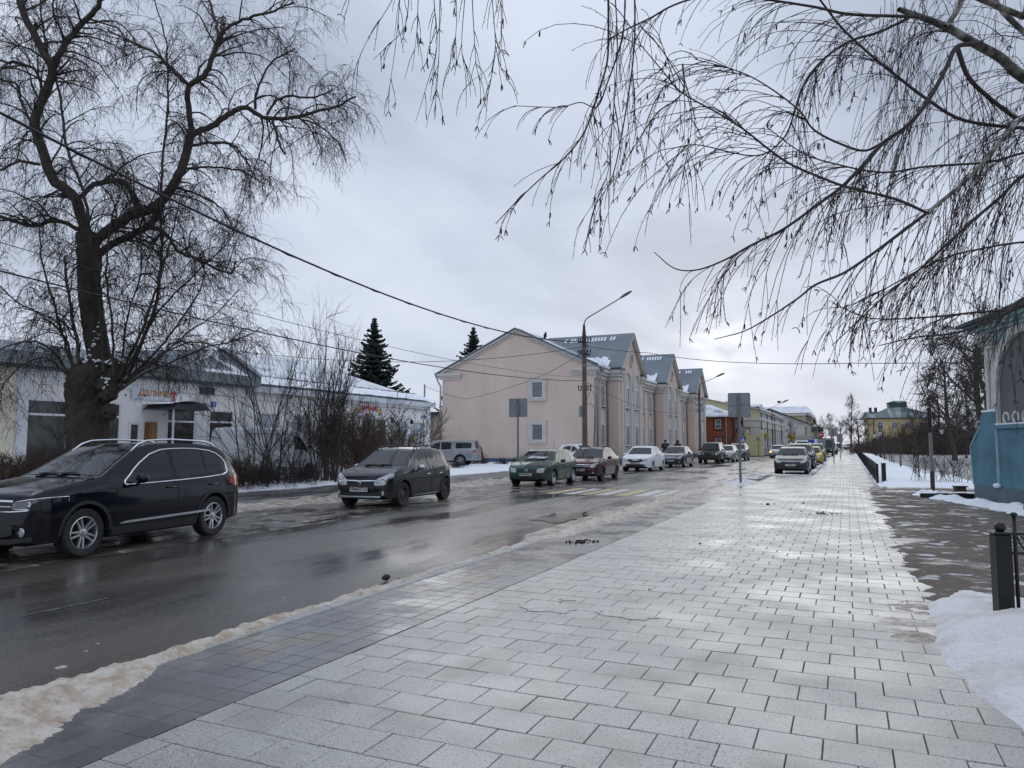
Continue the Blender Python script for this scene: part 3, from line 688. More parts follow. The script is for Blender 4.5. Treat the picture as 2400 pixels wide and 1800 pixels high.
def snow_mat(name, clean, dirty, thr=(.5,.75), scale=1.4, bump=.5, st=1.0, wetr=.75, grit=.25):
    m = bpy.data.materials.new(name); m.use_nodes = True
    t = m.node_tree; nd = t.nodes; b = nd['Principled BSDF']; ln = lambda a, c: t.links.new(a, c)
    ge = nd.new('ShaderNodeNewGeometry')
    n_ = nd.new('ShaderNodeTexNoise'); n_.inputs['Scale'].default_value = scale; n_.inputs['Detail'].default_value = 7; n_.inputs['Roughness'].default_value = .65; ln(ge.outputs['Position'], n_.inputs['Vector'])
    mr = nd.new('ShaderNodeMapRange'); ln(n_.outputs['Fac'], mr.inputs[0]); mr.inputs[1].default_value = thr[0]; mr.inputs[2].default_value = thr[1]; mr.inputs[4].default_value = st
    mx_ = nd.new('ShaderNodeMix'); mx_.data_type = 'RGBA'; ln(mr.outputs[0], mx_.inputs[0]); mx_.inputs[6].default_value = rgba(clean); mx_.inputs[7].default_value = rgba(dirty)
    n3 = nd.new('ShaderNodeTexNoise'); n3.inputs['Scale'].default_value = 45; n3.inputs['Detail'].default_value = 3; ln(ge.outputs['Position'], n3.inputs['Vector'])
    m3 = nd.new('ShaderNodeMapRange'); ln(n3.outputs['Fac'], m3.inputs[0]); m3.inputs[1].default_value = .60; m3.inputs[2].default_value = .74; m3.inputs[4].default_value = grit
    mx2_ = nd.new('ShaderNodeMix'); mx2_.data_type = 'RGBA'; ln(m3.outputs[0], mx2_.inputs[0]); ln(mx_.outputs[2], mx2_.inputs[6]); mx2_.inputs[7].default_value = (.16,.13,.10,1)
    ln(mx2_.outputs[2], b.inputs['Base Color'])
    b.inputs['Roughness'].default_value = wetr; b.inputs['Subsurface Weight'].default_value = .15; b.inputs['Subsurface Radius'].default_value = (.03,.03,.035); b.inputs['Subsurface Scale'].default_value = .5
    nb = nd.new('ShaderNodeTexNoise'); nb.inputs['Scale'].default_value = 26; nb.inputs['Detail'].default_value = 7; ln(ge.outputs['Position'], nb.inputs['Vector'])
    bp = nd.new('ShaderNodeBump'); bp.inputs['Strength'].default_value = bump; bp.inputs['Distance'].default_value = .04; ln(nb.outputs['Fac'], bp.inputs['Height']); ln(bp.outputs[0], b.inputs['Normal'])
    return m
SNOW = snow_mat('clean_snow', (.84,.86,.90), (.66,.64,.62), (.55,.8), .8, .35, grit=.12)
SNOWD = snow_mat('trodden_snow', (.74,.72,.70), (.42,.36,.29), (.40,.62), 1.6, .7, grit=.3)
SLUSH = snow_mat('dirty_slush', (.55,.49,.42), (.20,.16,.125), (.38,.60), 3.2, 1.0, wetr=.5, grit=.5)
SLUSHY = snow_mat('sandy_snow', (.63,.575,.50), (.40,.31,.22), (.42,.66), 7.0, 1.0, wetr=.55, grit=.5)

# ---------------------------------------------------------------- ground
def edges_L(y):  # left edge of the carriageway
    return -9.9+.8*sstep(45, 75, y)+1.0*sstep(75, 130, y)
def edges_R(y):  # kerb on the right: widens out, then the parking bay
    if y < 26.5: return -4.62
    if y < 31: return -4.62
    return -4.62
YS = [-6,-3,0,3,6,10,14,18,22,26,30,34,38,42,46,50,55,60,66,72,80,90,100,115,130,150,180,220,300,500]
base = MB(); base.grid(lambda x, y: (x, y, -.16-(.016*max(0, y-27) if x > .9 else 0)*0), [-900,-300,-100,-60,0,60,100,300,900], [-60,-10,50,150,400,900,2000])
struct('ground', base, M('ground_winter', (.34,.33,.32), .9, var=.4, scale=.05))
rd = MB(); rd.grid(lambda x, y: (edges_L(y)-.6+(x)*( (-1.5 if y > 39.5 else -4.3)-(edges_L(y)-.6)), y, ZR), [0,.25,.5,.75,1], YS)
struct('road', rd, ASPH)
# left kerb and footpath
kb = MB()
for i in range(60):
    y = -4+i*1.02; kb.bbox(-14.72, -14.58, y, y+1.0, -.1, .06, .012)
KERB = M('kerb_concrete', (.24,.235,.225), .7, var=.2, scale=4, bump=.3)
struct('kerb', kb, KERB)
pv = MB(); pv.grid(lambda x, y: (x, y, .005), [-18.4,-17,-16,-14.7], YS[:22])
struct('footpath', pv, PATHM)
pk = MB(); pk.grid(lambda x, y: (x, y, ZR+.004), [-14.7,-13,-11.5,-9.9], YS[:20])
struct('parking_verge', pk, wet_mat('verge_mud', (.11,.095,.08), (.05,.045,.04), [(2.2,.5,.62,(.20,.17,.135),.7),(3.1,.60,.68,(.5,.48,.45),.5)], 1.6, (.42,.55), .6, .08, 1.0, 18, .03, (1,.5,1)))
# far footpath on the left, beyond the pink building
fp2 = MB(); fp2.grid(lambda x, y: (x, y, .012), [-30,-20,-14,-9.6], [78,90,110,140,200,300])
# pavement bed on the right
bed = MB(); bed.grid(lambda x, y: (x, y, -.012), [-4.62,-3.5,-2,0,1.2], [-3,0,5,10,15,20,25,30,35,40.5]); bed.grid(lambda x, y: (x, y, -.012), [-1.76,0,1.25], [40.5,60,80,100,230])
pave = struct('pavement', bed, JOINT)
kr = MB()
for i in range(42):
    y = -2+i*1.0; kr.bbox(-4.76, -4.62, y, y+.985, -.12, .012, .012)
for i in range(3): kr.bbox(-4.62+.0+i*1.0, -4.62+i*1.0+.985, 40.4, 40.54, -.12, .012, .012)
for i in range(90):
    y = 40.55+i*1.0; kr.bbox(-1.76-.14, -1.76, y, y+.985, -.12, .012, .012)
kr.bbox(-1.76-.14, -1.76, 130.6, 230, -.12, .012, .012)
struct('pavement_kerb', kr, M('light_kerb', (.36,.36,.35), .6, var=.15, scale=5, bump=.2))
# slabs, one by one near the camera
slab_me = []
rng = random.Random(3)
def slab_mesh(w_, l_, h_, nm, mt, k):
    out_ = []
    for i in range(k):
        b = .003; tl = rng.uniform(-.0016, .0016)
        m = MB().bbox(0, w_, 0, l_, -.03, 0, b); v = m.v
        m.v = [(x, y, z+(x/w_-.5)*tl*2+(y/l_-.5)*rng.uniform(-.001, .001)) for x, y, z in v]
        me = m.mesh(nm); me.materials.append(mt); out_.append(me)
    return out_
SW, SL = .335, .30
slabs = slab_mesh(SW-.006, SL-.009, .03, 'paving_slab', SLAB, 4)
pos = []
for r_ in range(0, 96):
    y = 1.2+r_*SL
    off = (r_ % 2)*SW*.5
    x = -3.52+(off-SW if off else 0)
    while x < .95+.3*(y > 22):
        x0_, x1_ = max(x, -3.52), x+SW
        if x1_-x0_ > .03: pos.append((x0_, y, x1_-x0_))
        x += SW
def vis(x, y): 
    zf = -x*math.sin(YW)+y*math.cos(YW); xr = x*math.cos(YW)+y*math.sin(YW)
    return zf > 1.5 and abs(xr/zf) < .78 and y > 1.3
near = [p for p in pos if vis(p[0]+.15, p[1]+.15)]
near.sort(key=lambda p: math.hypot(p[0], p[1])); nearset = near[:300]
for (x, y, w_) in nearset:
    o = bpy.data.objects.new('slab', slabs[rng.randrange(4)]); COL.objects.link(o); o.parent = pave
    o.location = (x+.003, y+.003, rng.uniform(-.0015, .0015)-.001); o.scale = ((w_-.006)/(SW-.006), 1, 1)
ns = set(nearset); rest = MB()
for p in pos:
    if p in ns or p[1] < 1.1: continue
    x, y, w_ = p; z = rng.uniform(-.0015, .0015)
    rest.bbox(x+.004, x+w_-.004, y+.004, y+SL-.008, -.02, z, .004)
obj('far_slabs', rest, SLAB, pave, kind='stuff', fix=False)
dk = slab_mesh(.1765, .1935, .03, 'dark_paver', DARKP, 4)
dpos = [(-4.615+i*.181, 1.6+j*.198) for j in range(150) for i in range(6)]
dv = [p for p in dpos if vis(p[0]+.1, p[1]+.1)]; dv.sort(key=lambda p: math.hypot(*p)); dn = dv[:300]
for (x, y) in dn:
    o = bpy.data.objects.new('paver', dk[rng.randrange(4)]); COL.objects.link(o); o.parent = pave
    o.location = (x+.003, y+.003, rng.uniform(-.001, .001))
dn = set(dn); rest = MB()
for p in dpos:
    if p in dn: continue
    x, y = p; rest.bbox(x+.003, x+.176, y+.003, y+.193, -.02, rng.uniform(-.001, .001), .004)
obj('far_pavers', rest, DARKP, pave, kind='stuff', fix=False)
# far pavement: small blocks with a skin of trodden snow
blk = MB()
for j in range(0, 80):
    for i in range(0, 21):
        y = 30.0+j*.42; x = -3.5+i*.23+(j % 2)*.11
        if y > 40.1 and x < -1.75: continue
        blk.bbox(x, x+.215, y, y+.40, -.02, .0+rng.uniform(0, .003), .006)
obj('far_blocks', blk, SLAB, pave, kind='stuff', fix=False)
fr = MB(); fr.grid(lambda x, y: (x, y, -.004), [-1.75,-.8,0,1.15], [63,80,100,130,230]); obj('far_paving', fr, SLAB, pave)

# heightfield sheets of snow and slush
def sheet(name, x0, x1, y0, y1, dx, dy, h, mt, kind='stuff', parent=None, yfun=None):
    xs_ = np.arange(x0, x1+dx*.5, dx); ys_ = np.arange(y0, y1+dy*.5, dy) if yfun is None else yfun
    m = MB(); m.grid(lambda x, y: (x, y, h(x, y)), list(xs_), list(ys_), flip=False)
    o = obj(name, m, mt, parent, smooth=True, fix=False, kind=kind); return o
def ys_geo(a, b, d0, g_):
    o = [a]; d = d0
    while o[-1] < b: o.append(o[-1]+d); d *= g_
    return o
# sandy snow ridge along the right kerb
def ridge(x, y):
    c = -4.66-.10*sstep(2.4, 6, y)+.05*fbm(0, y*.8)
    wd = .10+.50*(1-sstep(2.2, 4.9, y)) + .10*fbm(3, y*1.1)+.22*sstep(10, 13, y)*(.6+.6*fbm(9, y*.5))
    amp = .055+.10*(1-sstep(2.0, 4.2, y))+.05*sstep(10.5, 13, y)
    c += .30*(1-sstep(1.6, 4.2, y))+.12*sstep(10.5, 13, y)
    d = abs(x-c)/max(.05, wd)
    k = .5+.8*fbm(x*2.2, y*1.1, 5)
    return -.05+(amp+.05)*max(0, 1-d*d)**.8*(.55+.5*k)+.022*fbm(x*12, y*9, 2)+.016*fbm(x*30, y*26, 6)
sheet('kerb_snow_ridge', -5.7, -3.35, 0, 0, .03, 0, ridge, SLUSHY, yfun=ys_geo(.8, 30, .026, 1.006))
def ridge2(x, y):
    k = fbm(x*1.7, y*.8, 15); d = abs(x+4.75)/.75
    a = sstep(11, 13, y)*(1-sstep(28, 31, y))
    return -.06+a*(.085*max(0, 1-d*d)+.05*max(-.2, k))+.012*fbm(x*12, y*8, 4)
sheet('gutter_slush', -6.0, -4.2, 10, 31, .06, .09, ridge2, SLUSH)
# snow patch round the big sign and along the parking bay
def bay(x, y):
    k = fbm(x*1.2, y*.7, 25)
    a = max(0, 1-((x+4.1)/1.3)**2-((y-31.5)/3.0)**2)+.7*max(0, 1-((x+4.3)/.9)**2-((y-37)/5)**2)
    e_ = max(0, 1-abs(x+1.84)/.26)*sstep(42, 45, y)
    f_ = max(0, 1-abs(y-41.2)/1.2)*sstep(-4.9, -4.3, x)*(1-sstep(-1.9, -1.5, x))
    return -.045+.12*max(a*(.6+.7*k), 0)+.09*e_*(.9+.6*k)+.08*f_*(.8+.8*k)
sheet('bay_snow', -5.6, -1.1, 27, 95, .11, .22, bay, snow_mat('bay_snow', (.74,.74,.75), (.40,.36,.31), (.42,.66), 1.1, .6))
# left verge: churned slush between the parked cars and the kerb
def verge(x, y):
    k = fbm(x*1.1, y*.7, 33); k2 = fbm(x*3.2, y*2.4, 8)
    a = sstep(-15.3, -14.5, x)*(1-.75*sstep(-14.0, -12.6, x))*(1-sstep(-11.5, -9.9, x))
    und = .4 if -12.4 < x < -10.2 and any(abs(y-c) < 2.4 for c in (8.5,17.7,28.2,33,44.5,53,64)) else 1
    return ZR-.04+a*und*(.09+.13*max(-.4, k)+.05*k2)
sheet('verge_slush', -15.5, -9.7, 2, 88, .09, .14, verge, SLUSH)
# clean snow left of the footpath
def lsnow(x, y):
    k = fbm(x*.5, y*.5, 41)
    return -.06+.22*sstep(-17.0-.25*fbm(0, y*.7, 2), -17.9, x)*(1+.3*k)+.02*fbm(x*3, y*3)
def SS(x, a, b): return 1-sstep(min(a, b), max(a, b), x)
def lsnow(x, y):
    k = fbm(x*.5, y*.5, 41); e_ = -18.0+.22*fbm(0, y*.7, 2)
    return -.05+.20*SS(x, e_-.7, e_)*(1+.3*k)+.02*fbm(x*3, y*3)
sheet('lawn_snow', -40, -17.6, 2, 62, .35, .35, lsnow, SNOW, kind='structure')
# mud yard on the right
def mud(x, y):
    k = fbm(x*1.0, y*2.1, 51)
    e_ = .62+.22*fbm(y*.9, 0, 3)+.12*fbm(y*4, 1, 3)-.12*sstep(14, 24, y)
    return -.03+.045*sstep(e_-.15, e_+.25, x)+.012*k+.010*fbm(x*2.5, y*4, 17)+.007*fbm(x*9, y*11, 7)
sheet('muddy_yard', .1, 14, 7.4, 30, .075, .09, mud, MUD, kind='structure')
# snow to the right of the slabs, near
def nsnow(x, y):
    k = fbm(x*1.3, y*1.3, 61); e_ = .60+.06*sstep(6, 9, y)+.30*(1-sstep(4.4, 6.6, y))+.10*fbm(y*1.5, 2, 9)
    a = sstep(e_-.10, e_+.16, x)*(1-sstep(8.5, 9.6, y+.9*fbm(x*1.2, 7, 1)-.15*(x-1)))
    heap = .16*math.exp(-((x-1.25)/.35)**2-((y-7.25)/.8)**2)+.14*math.exp(-((x-1.6)/.5)**2-((y-6.3)/.9)**2)
    und = sstep(6.8, 7.4, x)
    return -.035+a*(.085+.05*k+heap)+.018*fbm(x*7, y*7, 3)*a+.010*fbm(x*18, y*18, 3)*a-.035*a*max(0, fbm(x*3.1, y*2.3, 44)-.25)
sheet('bank_snow', .2, 9, 1.2, 10.8, .05, .05, nsnow, snow_mat('bank_snow', (.80,.79,.79), (.50,.44,.37), (.46,.74), 1.5, .9, grit=.35), kind='structure')
def thin(x, y):
    k = fbm(x*1.6, y*2.2, 71); d = ((x-.45)/.6)**2+((y-7.9)/1.9)**2
    return -.028+.030*max(0, 1-d)+.012*k+.006*fbm(x*10, y*10, 2)-.02*max(0, d-1)
sheet('trodden_slush', -.3, 1.3, 5.6, 10.2, .04, .04, thin, SLUSH)
# park
def gz(x, y): return -1.0*sstep(29, 80, y)*sstep(2.5, 6.5, x)
PNE = [(30,4.5),(36,4.7),(47.5,5.3),(60,6.1),(73,6.4),(106,5.6),(145,5.4),(180,5)]
PFE = [(30,11.5),(60,11.3),(84,11),(94,10.7),(104,9.7),(132,9.4),(165,8.7),(180,8)]
pne = lambda y: float(np.interp(y, [p[0] for p in PNE], [p[1] for p in PNE])); pfe = lambda y: float(np.interp(y, [p[0] for p in PFE], [p[1] for p in PFE]))
def park(x, y):
    k = fbm(x*.35, y*.35, 81); n_ = .15*fbm(x, y*.8, 4)
    a = sstep(.75, 1.5, x)*sstep(30.2, 31.6, y+.5*fbm(x*.5, 0, 8))
    onp = sstep(pne(y)-.25+n_, pne(y)+.15+n_, x)*(1-sstep(pfe(y)-.15+n_, pfe(y)+.25+n_, x))
    ln_ = .07*max(0, 1-abs(x-1.5)/.9)*sstep(31, 33, y)
    return gz(x, y)-.07+a*(.19+.09*k+.012*fbm(x*3, y*3)+ln_)*(1-onp)
ysp = ys_geo(29.4, 230, .25, 1.012)
sheet('park_snow', .6, 14, 0, 0, .24, 0, park, SNOW, kind='structure', yfun=ysp)
sheet('park_snow', 14, 90, 0, 0, 4, 0, lambda x, y: gz(x, y)+.1+.3*fbm(x*.06, y*.06), SNOW, kind='structure', yfun=ys_geo(27.6, 260, 3, 1.03))
pw = MB(); pw.grid(lambda a, y: (pne(y)-.4+(pfe(y)-pne(y)+.8)*a, y, gz(pne(y)+(pfe(y)-pne(y))*a, y)-.02), [0,.2,.4,.6,.8,1], [30.5,34,38,44,50,56,62,68,74,80,86,92,100,115,130,150,180]); struct('park_path', pw, PATHM)
cx = MB(); cx.grid(lambda x, y: (x, y, .012), [.35,1,2,4,8,20], [27.4,28.5,29.5,31]); struct('cross_path', cx, PATHM)

# crosswalk and lane paint
def stripe(name, x0, x1, y0, y1, mt, parent=None, z=ZR+.005, skew=.0):
    return obj(name, MB().add([(x0, y0, z), (x1, y0, z), (x1+skew, y1, z), (x0+skew, y1, z)], [(0,1,2,3)]), mt, parent, fix=False)
def worn(name, col, thr):
    m = bpy.data.materials.new(name); m.use_nodes = True; t = m.node_tree; nd = t.nodes; b = nd['Principled BSDF']; ln = lambda a, c: t.links.new(a, c)
    ge = nd.new('ShaderNodeNewGeometry'); n_ = nd.new('ShaderNodeTexNoise'); n_.inputs['Scale'].default_value = 6; n_.inputs['Detail'].default_value = 8; n_.inputs['Roughness'].default_value = .75; ln(ge.outputs['Position'], n_.inputs['Vector'])
    mr = nd.new('ShaderNodeMapRange'); ln(n_.outputs['Fac'], mr.inputs[0]); mr.inputs[1].default_value = thr[0]; mr.inputs[2].default_value = thr[1]
    mx_ = nd.new('ShaderNodeMix'); mx_.data_type = 'RGBA'; ln(mr.outputs[0], mx_.inputs[0]); mx_.inputs[6].default_value = rgba(col); mx_.inputs[7].default_value = (.07,.065,.06,1)
    ln(mx_.outputs[2], b.inputs['Base Color']); b.inputs['Roughness'].default_value = .35; return m
WPAINT = worn('worn_white_paint', (.50,.50,.48), (.50,.66)); YPAINT = worn('worn_yellow_paint', (.46,.35,.15), (.48,.64)); LPAINT = worn('lane_paint', (.40,.40,.39), (.46,.60))
cwk = thing('pedestrian_crossing', 'worn zebra crossing of alternate yellow and white bars across the wet road', 'crossing', (0, 0, 0))
for i, x in enumerate((-9.1, -8.5, -7.95, -7.4, -6.75, -6.15, -5.55)):
    stripe('bar', x, x+.42, 22.7, 26.0, YPAINT if i in (0, 2, 4) else WPAINT, cwk)
lm = thing('lane_marking', 'faint broken white centre line running up the wet street', 'road marking', (0, 0, 0))
stripe('dash', -7.19, -7.155, 4.6, 5.5, worn('very_worn_paint', (.25,.25,.24), (.40,.55)), lm); stripe('dash', -7.5, -7.41, 20.9, 22.0, LPAINT, lm)
for i in range(16):
    y = 27.2+i*5.2; x = float(np.interp(y, [27, 40, 67, 110], [-7.0, -6.73, -6.1, -5.6]))
    stripe('dash', x-.05, x+.05, y, y+4.2, LPAINT, lm, skew=.08)

# thin ice patches on the slabs
ICE = M('thin_ice', (.30,.295,.28), .22, var=.35, scale=9, bump=.5, bscale=60, coat=.15)
ri = random.Random(77)
for i, (u, v, a, b) in enumerate(((1290,1425,.30,.13),(1330,1405,.08,.05),(1470,1442,.30,.09))):
    p = gp(u, v); n_ = 26; pts = []
    for k in range(n_): t_ = 2*math.pi*k/n_; q = 1+.55*noise.noise(Vector((math.cos(t_)*1.8+i*7, math.sin(t_)*1.8, i))); pts.append((p.x+a*q*math.cos(t_), p.y+b*q*math.sin(t_)*1.3))
    m = MB(); m.add([(x, y, .0042) for x, y in pts]+[(x*1.0, y, -.004) for x, y in pts], [tuple(range(n_))]+[(k, (k+1) % n_, n_+(k+1) % n_, n_+k) for k in range(n_)])
    struct('ice_patch', m, ICE)

WATER = M('puddle_water', (.045,.040,.036), .05, var=.1)
for i, (u, v, a, b) in enumerate(((1320,1212,.50,1.0),)):
    p = gp(u, v, ZR); n_ = 40; pts = []
    for k in range(n_): t_ = 2*math.pi*k/n_; q = 1+.7*noise.noise(Vector((math.cos(t_)*1.9+i*5, math.sin(t_)*1.9, i+3)))+.2*noise.noise(Vector((math.cos(t_)*6, math.sin(t_)*6, i))); pts.append((p.x+a*q*math.cos(t_), p.y+b*q*math.sin(t_)))
    struct('puddle', MB().add([(x, y, ZR+.010+.004*i) for x, y in pts], [tuple(range(n_))]), WATER, fix=False)
# ---------------------------------------------------------------- buildings
PINK = M('pink_render', (.66,.535,.465), .85, var=.06, scale=.7, bump=.15, bscale=60, detail=8, stretch=(1,1,.35), dirt=.45, dirtz=1.6, dirtcol=(.34,.29,.25))
PINKT = M('pale_trim_render', (.56,.53,.49), .8, var=.08, scale=2, bump=.1)
WALLW = M('white_render', (.88,.86,.83), .85, var=.05, scale=.8, bump=.12, bscale=60)
CREAM = M('cream_render', (.76,.70,.57), .85, var=.04, scale=.6, bump=.12)
BLUEP = M('blue_plinth_paint', (.045,.10,.20), .7, var=.15, scale=3)
ROOFG = M('grey_corrugated_sheet', (.22,.255,.285), .45, .3, var=.12, scale=.7, wave=(6.5, 'X', .03))
ROOFGY = M('grey_corrugated_sheet_side', (.22,.255,.285), .45, .3, var=.12, scale=.7, wave=(6.5, 'Y', .03))
RSNOW = M('roof_snow', (.82,.85,.90), .8, var=.05, scale=2, bump=.4, bscale=12, bdist=.05)
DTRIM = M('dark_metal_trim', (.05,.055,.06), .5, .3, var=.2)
PVC = M('white_frame', (.72,.73,.75), .35, var=.05)
GREYP = M('grey_panel', (.30,.33,.36), .5, var=.08, scale=2)
CURT = M('curtain_behind_glass', (.13,.145,.16), .12, var=.25, scale=2, coat=.6)
PIPE = M('zinc_pipe', (.33,.36,.38), .4, .6, var=.15)

def window(parent, w, h, mats=(PVC, MT['glass']), depth=.09, fw=.07, mull=1, sill=True, surround=None, sw=.22, trans=0, loc=(0,0,0), rz=0.0, name='window', bars=0):
    """unit facing -Y local, bottom centre at origin"""
    f = MB(); hw = w/2
    if surround:
        s_ = MB(); d2 = depth+.06
        s_.box(-hw-sw, -hw, -d2, 0, -sw*.8, h+sw); s_.box(hw, hw+sw, -d2, 0, -sw*.8, h+sw); s_.box(-hw, hw, -d2, 0, h, h+sw); s_.box(-hw, hw, -d2, 0, -sw*.8, 0)
    f.box(-hw, -hw+fw, -depth, 0, 0, h); f.box(hw-fw, hw, -depth, 0, 0, h); f.box(-hw+fw, hw-fw, -depth, 0, h-fw, h); f.box(-hw+fw, hw-fw, -depth, 0, 0, fw)
    iw = w-2*fw
    for k in range(1, mull):
        x = -hw+fw+iw*k/mull; f.box(x-fw*.4, x+fw*.4, -depth+.01, 0, fw, h-fw)
    if trans: f.box(-hw+fw, hw-fw, -depth+.005, 0, h*trans-fw*.5, h*trans+fw*.5)
    for k in range(bars): x = -hw+fw+iw*(k+1)/(bars+1); f.box(x-.015, x+.015, -depth+.02, 0, fw, h-fw)
    wn = obj(name, f, mats[0], parent, loc=loc, rot=(0, 0, rz))
    obj('pane', MB().box(-hw+fw*.9, hw-fw*.9, -depth+.05, -.005, fw*.9, h-fw*.9), mats[1], wn)
    if sill: obj('sill', MB().box(-hw-.05, hw+.05, -depth-.08, 0, -.05, -.002), surround or DTRIM, wn)
    if surround: obj('surround', s_, surround, wn)
    return wn
FX = math.pi/2    # faces +X: rotate -Y normal to +X

# ============ pink two-storey building
pk_ = thing('pink_building', 'pale pink two-storey house with three pointed gables along the street', 'building', (-17.5, 54.1, 0))
ox, oy = -17.5, 54.1
def W_(x, y): return (x-ox, y-oy)
GL, EV, PKZ, YE = -13.35, 7.6, 10.85, 43.6
wl = MB(); wl.prism([(GL, 0), (0, 0), (0, EV+.05), (-6.5, PKZ-.25), (GL, EV+.05)], 'y', 0, YE); obj('wall', wl, PINK, pk_)
pl = MB(); pl.box(GL-.06, .06, -.06, YE+.06, -.2, .42)
for a in (3.05, 19.1, 35.45): pl.box(.06, 1.04, a-.06, a+7.86, -.2, .42)
obj('plinth', pl, BLUEP, pk_)
# roof: two slopes with eaves
def slope_roof(parent, x0, z0, x1, z1, ya, yb, th=.08, mt=ROOFG, name='roof'):
    m = MB(); m.add([(x0, ya, z0), (x1, ya, z1), (x1, yb, z1), (x0, yb, z0), (x0, ya, z0+th), (x1, ya, z1+th), (x1, yb, z1+th), (x0, yb, z0+th)],
        [(0,3,2,1),(4,5,6,7),(0,1,5,4),(1,2,6,5),(2,3,7,6),(3,0,4,7)]); return obj(name, m, mt, parent)
sl_ = (PKZ-EV)/6.55
slope_roof(pk_, .45, EV-.45*sl_+.08, -6.55, PKZ, -.35, YE+.4, mt=ROOFGY); slope_roof(pk_, GL-.45, EV-.45*sl_+.08, -6.55, PKZ, -.35, YE+.4, mt=ROOFGY)
# white fascia boards on the gable
fb = MB()
for s in (0, 1):
    for off, dz0, dz1, yy in ((.0, -.24, -.04, -.22), (.0, -.42, -.27, -.10)):
        x0_, x1_ = (.45, -6.55) if s == 0 else (GL-.45, -6.55); z0_ = EV-.45*sl_+.08
        a0 = [(x0_, yy, z0_+dz0), (x1_, yy, PKZ+dz0), (x1_, yy, PKZ+dz1), (x0_, yy, z0_+dz1)]
        fb.add([(x, yy, z) for x, _, z in a0]+[(x, 0.0, z) for x, _, z in a0], [(0,1,2,3),(4,7,6,5),(0,4,5,1),(1,5,6,2),(2,6,7,3),(3,7,4,0)])
obj('fascia', fb, PINKT, pk_)
cn = MB()
for x0_, x1_ in ((GL-.42, GL+1.9), (-1.9, .42)):
    cn.box(x0_, x1_, -.28, .02, EV-.34, EV-.12); cn.box(x0_+.08, x1_-.08, -.20, .02, EV-.48, EV-.34); cn.box(x0_+.2, x1_-.2, -.12, .02, EV-.66, EV-.48)
obj('cornice_return', cn, PINKT, pk_)
cn = MB()
segs = [(0, 3.0), (10.95, 19.0), (27.0, 35.3)]
for a, b in segs: cn.box(0, .42, a+.0, b, EV-.42, EV-.12); cn.box(0, .30, a, b, EV-.66, EV-.42); cn.box(0, .18, a, b, EV-.95, EV-.66)
obj('cornice', cn, PINKT, pk_)
# slightly different render on the left half of the gable wall
obj('wall_patch', MB().box(GL+.02, -6.6, -.012, .0, .43, EV-.9), M('pink_render_left', (.645,.53,.46), .85, var=.06, scale=.7, bump=.1, detail=8, stretch=(1,1,.35), dirt=.45, dirtz=1.6, dirtcol=(.34,.29,.25)), pk_)
for z in (5.2, 1.85):
    wn = window(pk_, .98, 1.32, loc=(ony(1260, 940, 54.1).x+17.5, 0, z), surround=PINKT, sw=.28, mats=(PVC, CURT), depth=.10)
# facade windows of the recessed stretches
def fwin(y, z, w_=.95, h_=1.75, x=.02, hood=True):
    wn = window(pk_, w_, h_, loc=(x, y, z), rz=FX, mats=(PVC, MT['glass']), depth=.06, mull=2)
    if hood and z > 3:
        hm = MB()
        for k in range(3): hm.box(-w_/2, w_/2, -.12+.02*k, 0, h_+.12+k*.17, h_+.22+k*.17)
        obj('hood_moulding', hm, PINKT, wn)
    return wn
ps = MB()
def band(a, b, z0=.42, z1=EV-.95, d=.10): ps.box(0, d, a, b, z0, z1)
for y in (1.9, 14.6, 17.4, 30.6, 33.6): fwin(y, 4.5); fwin(y, 1.4); band(y-.72, y-.56); band(y+.56, y+.72)
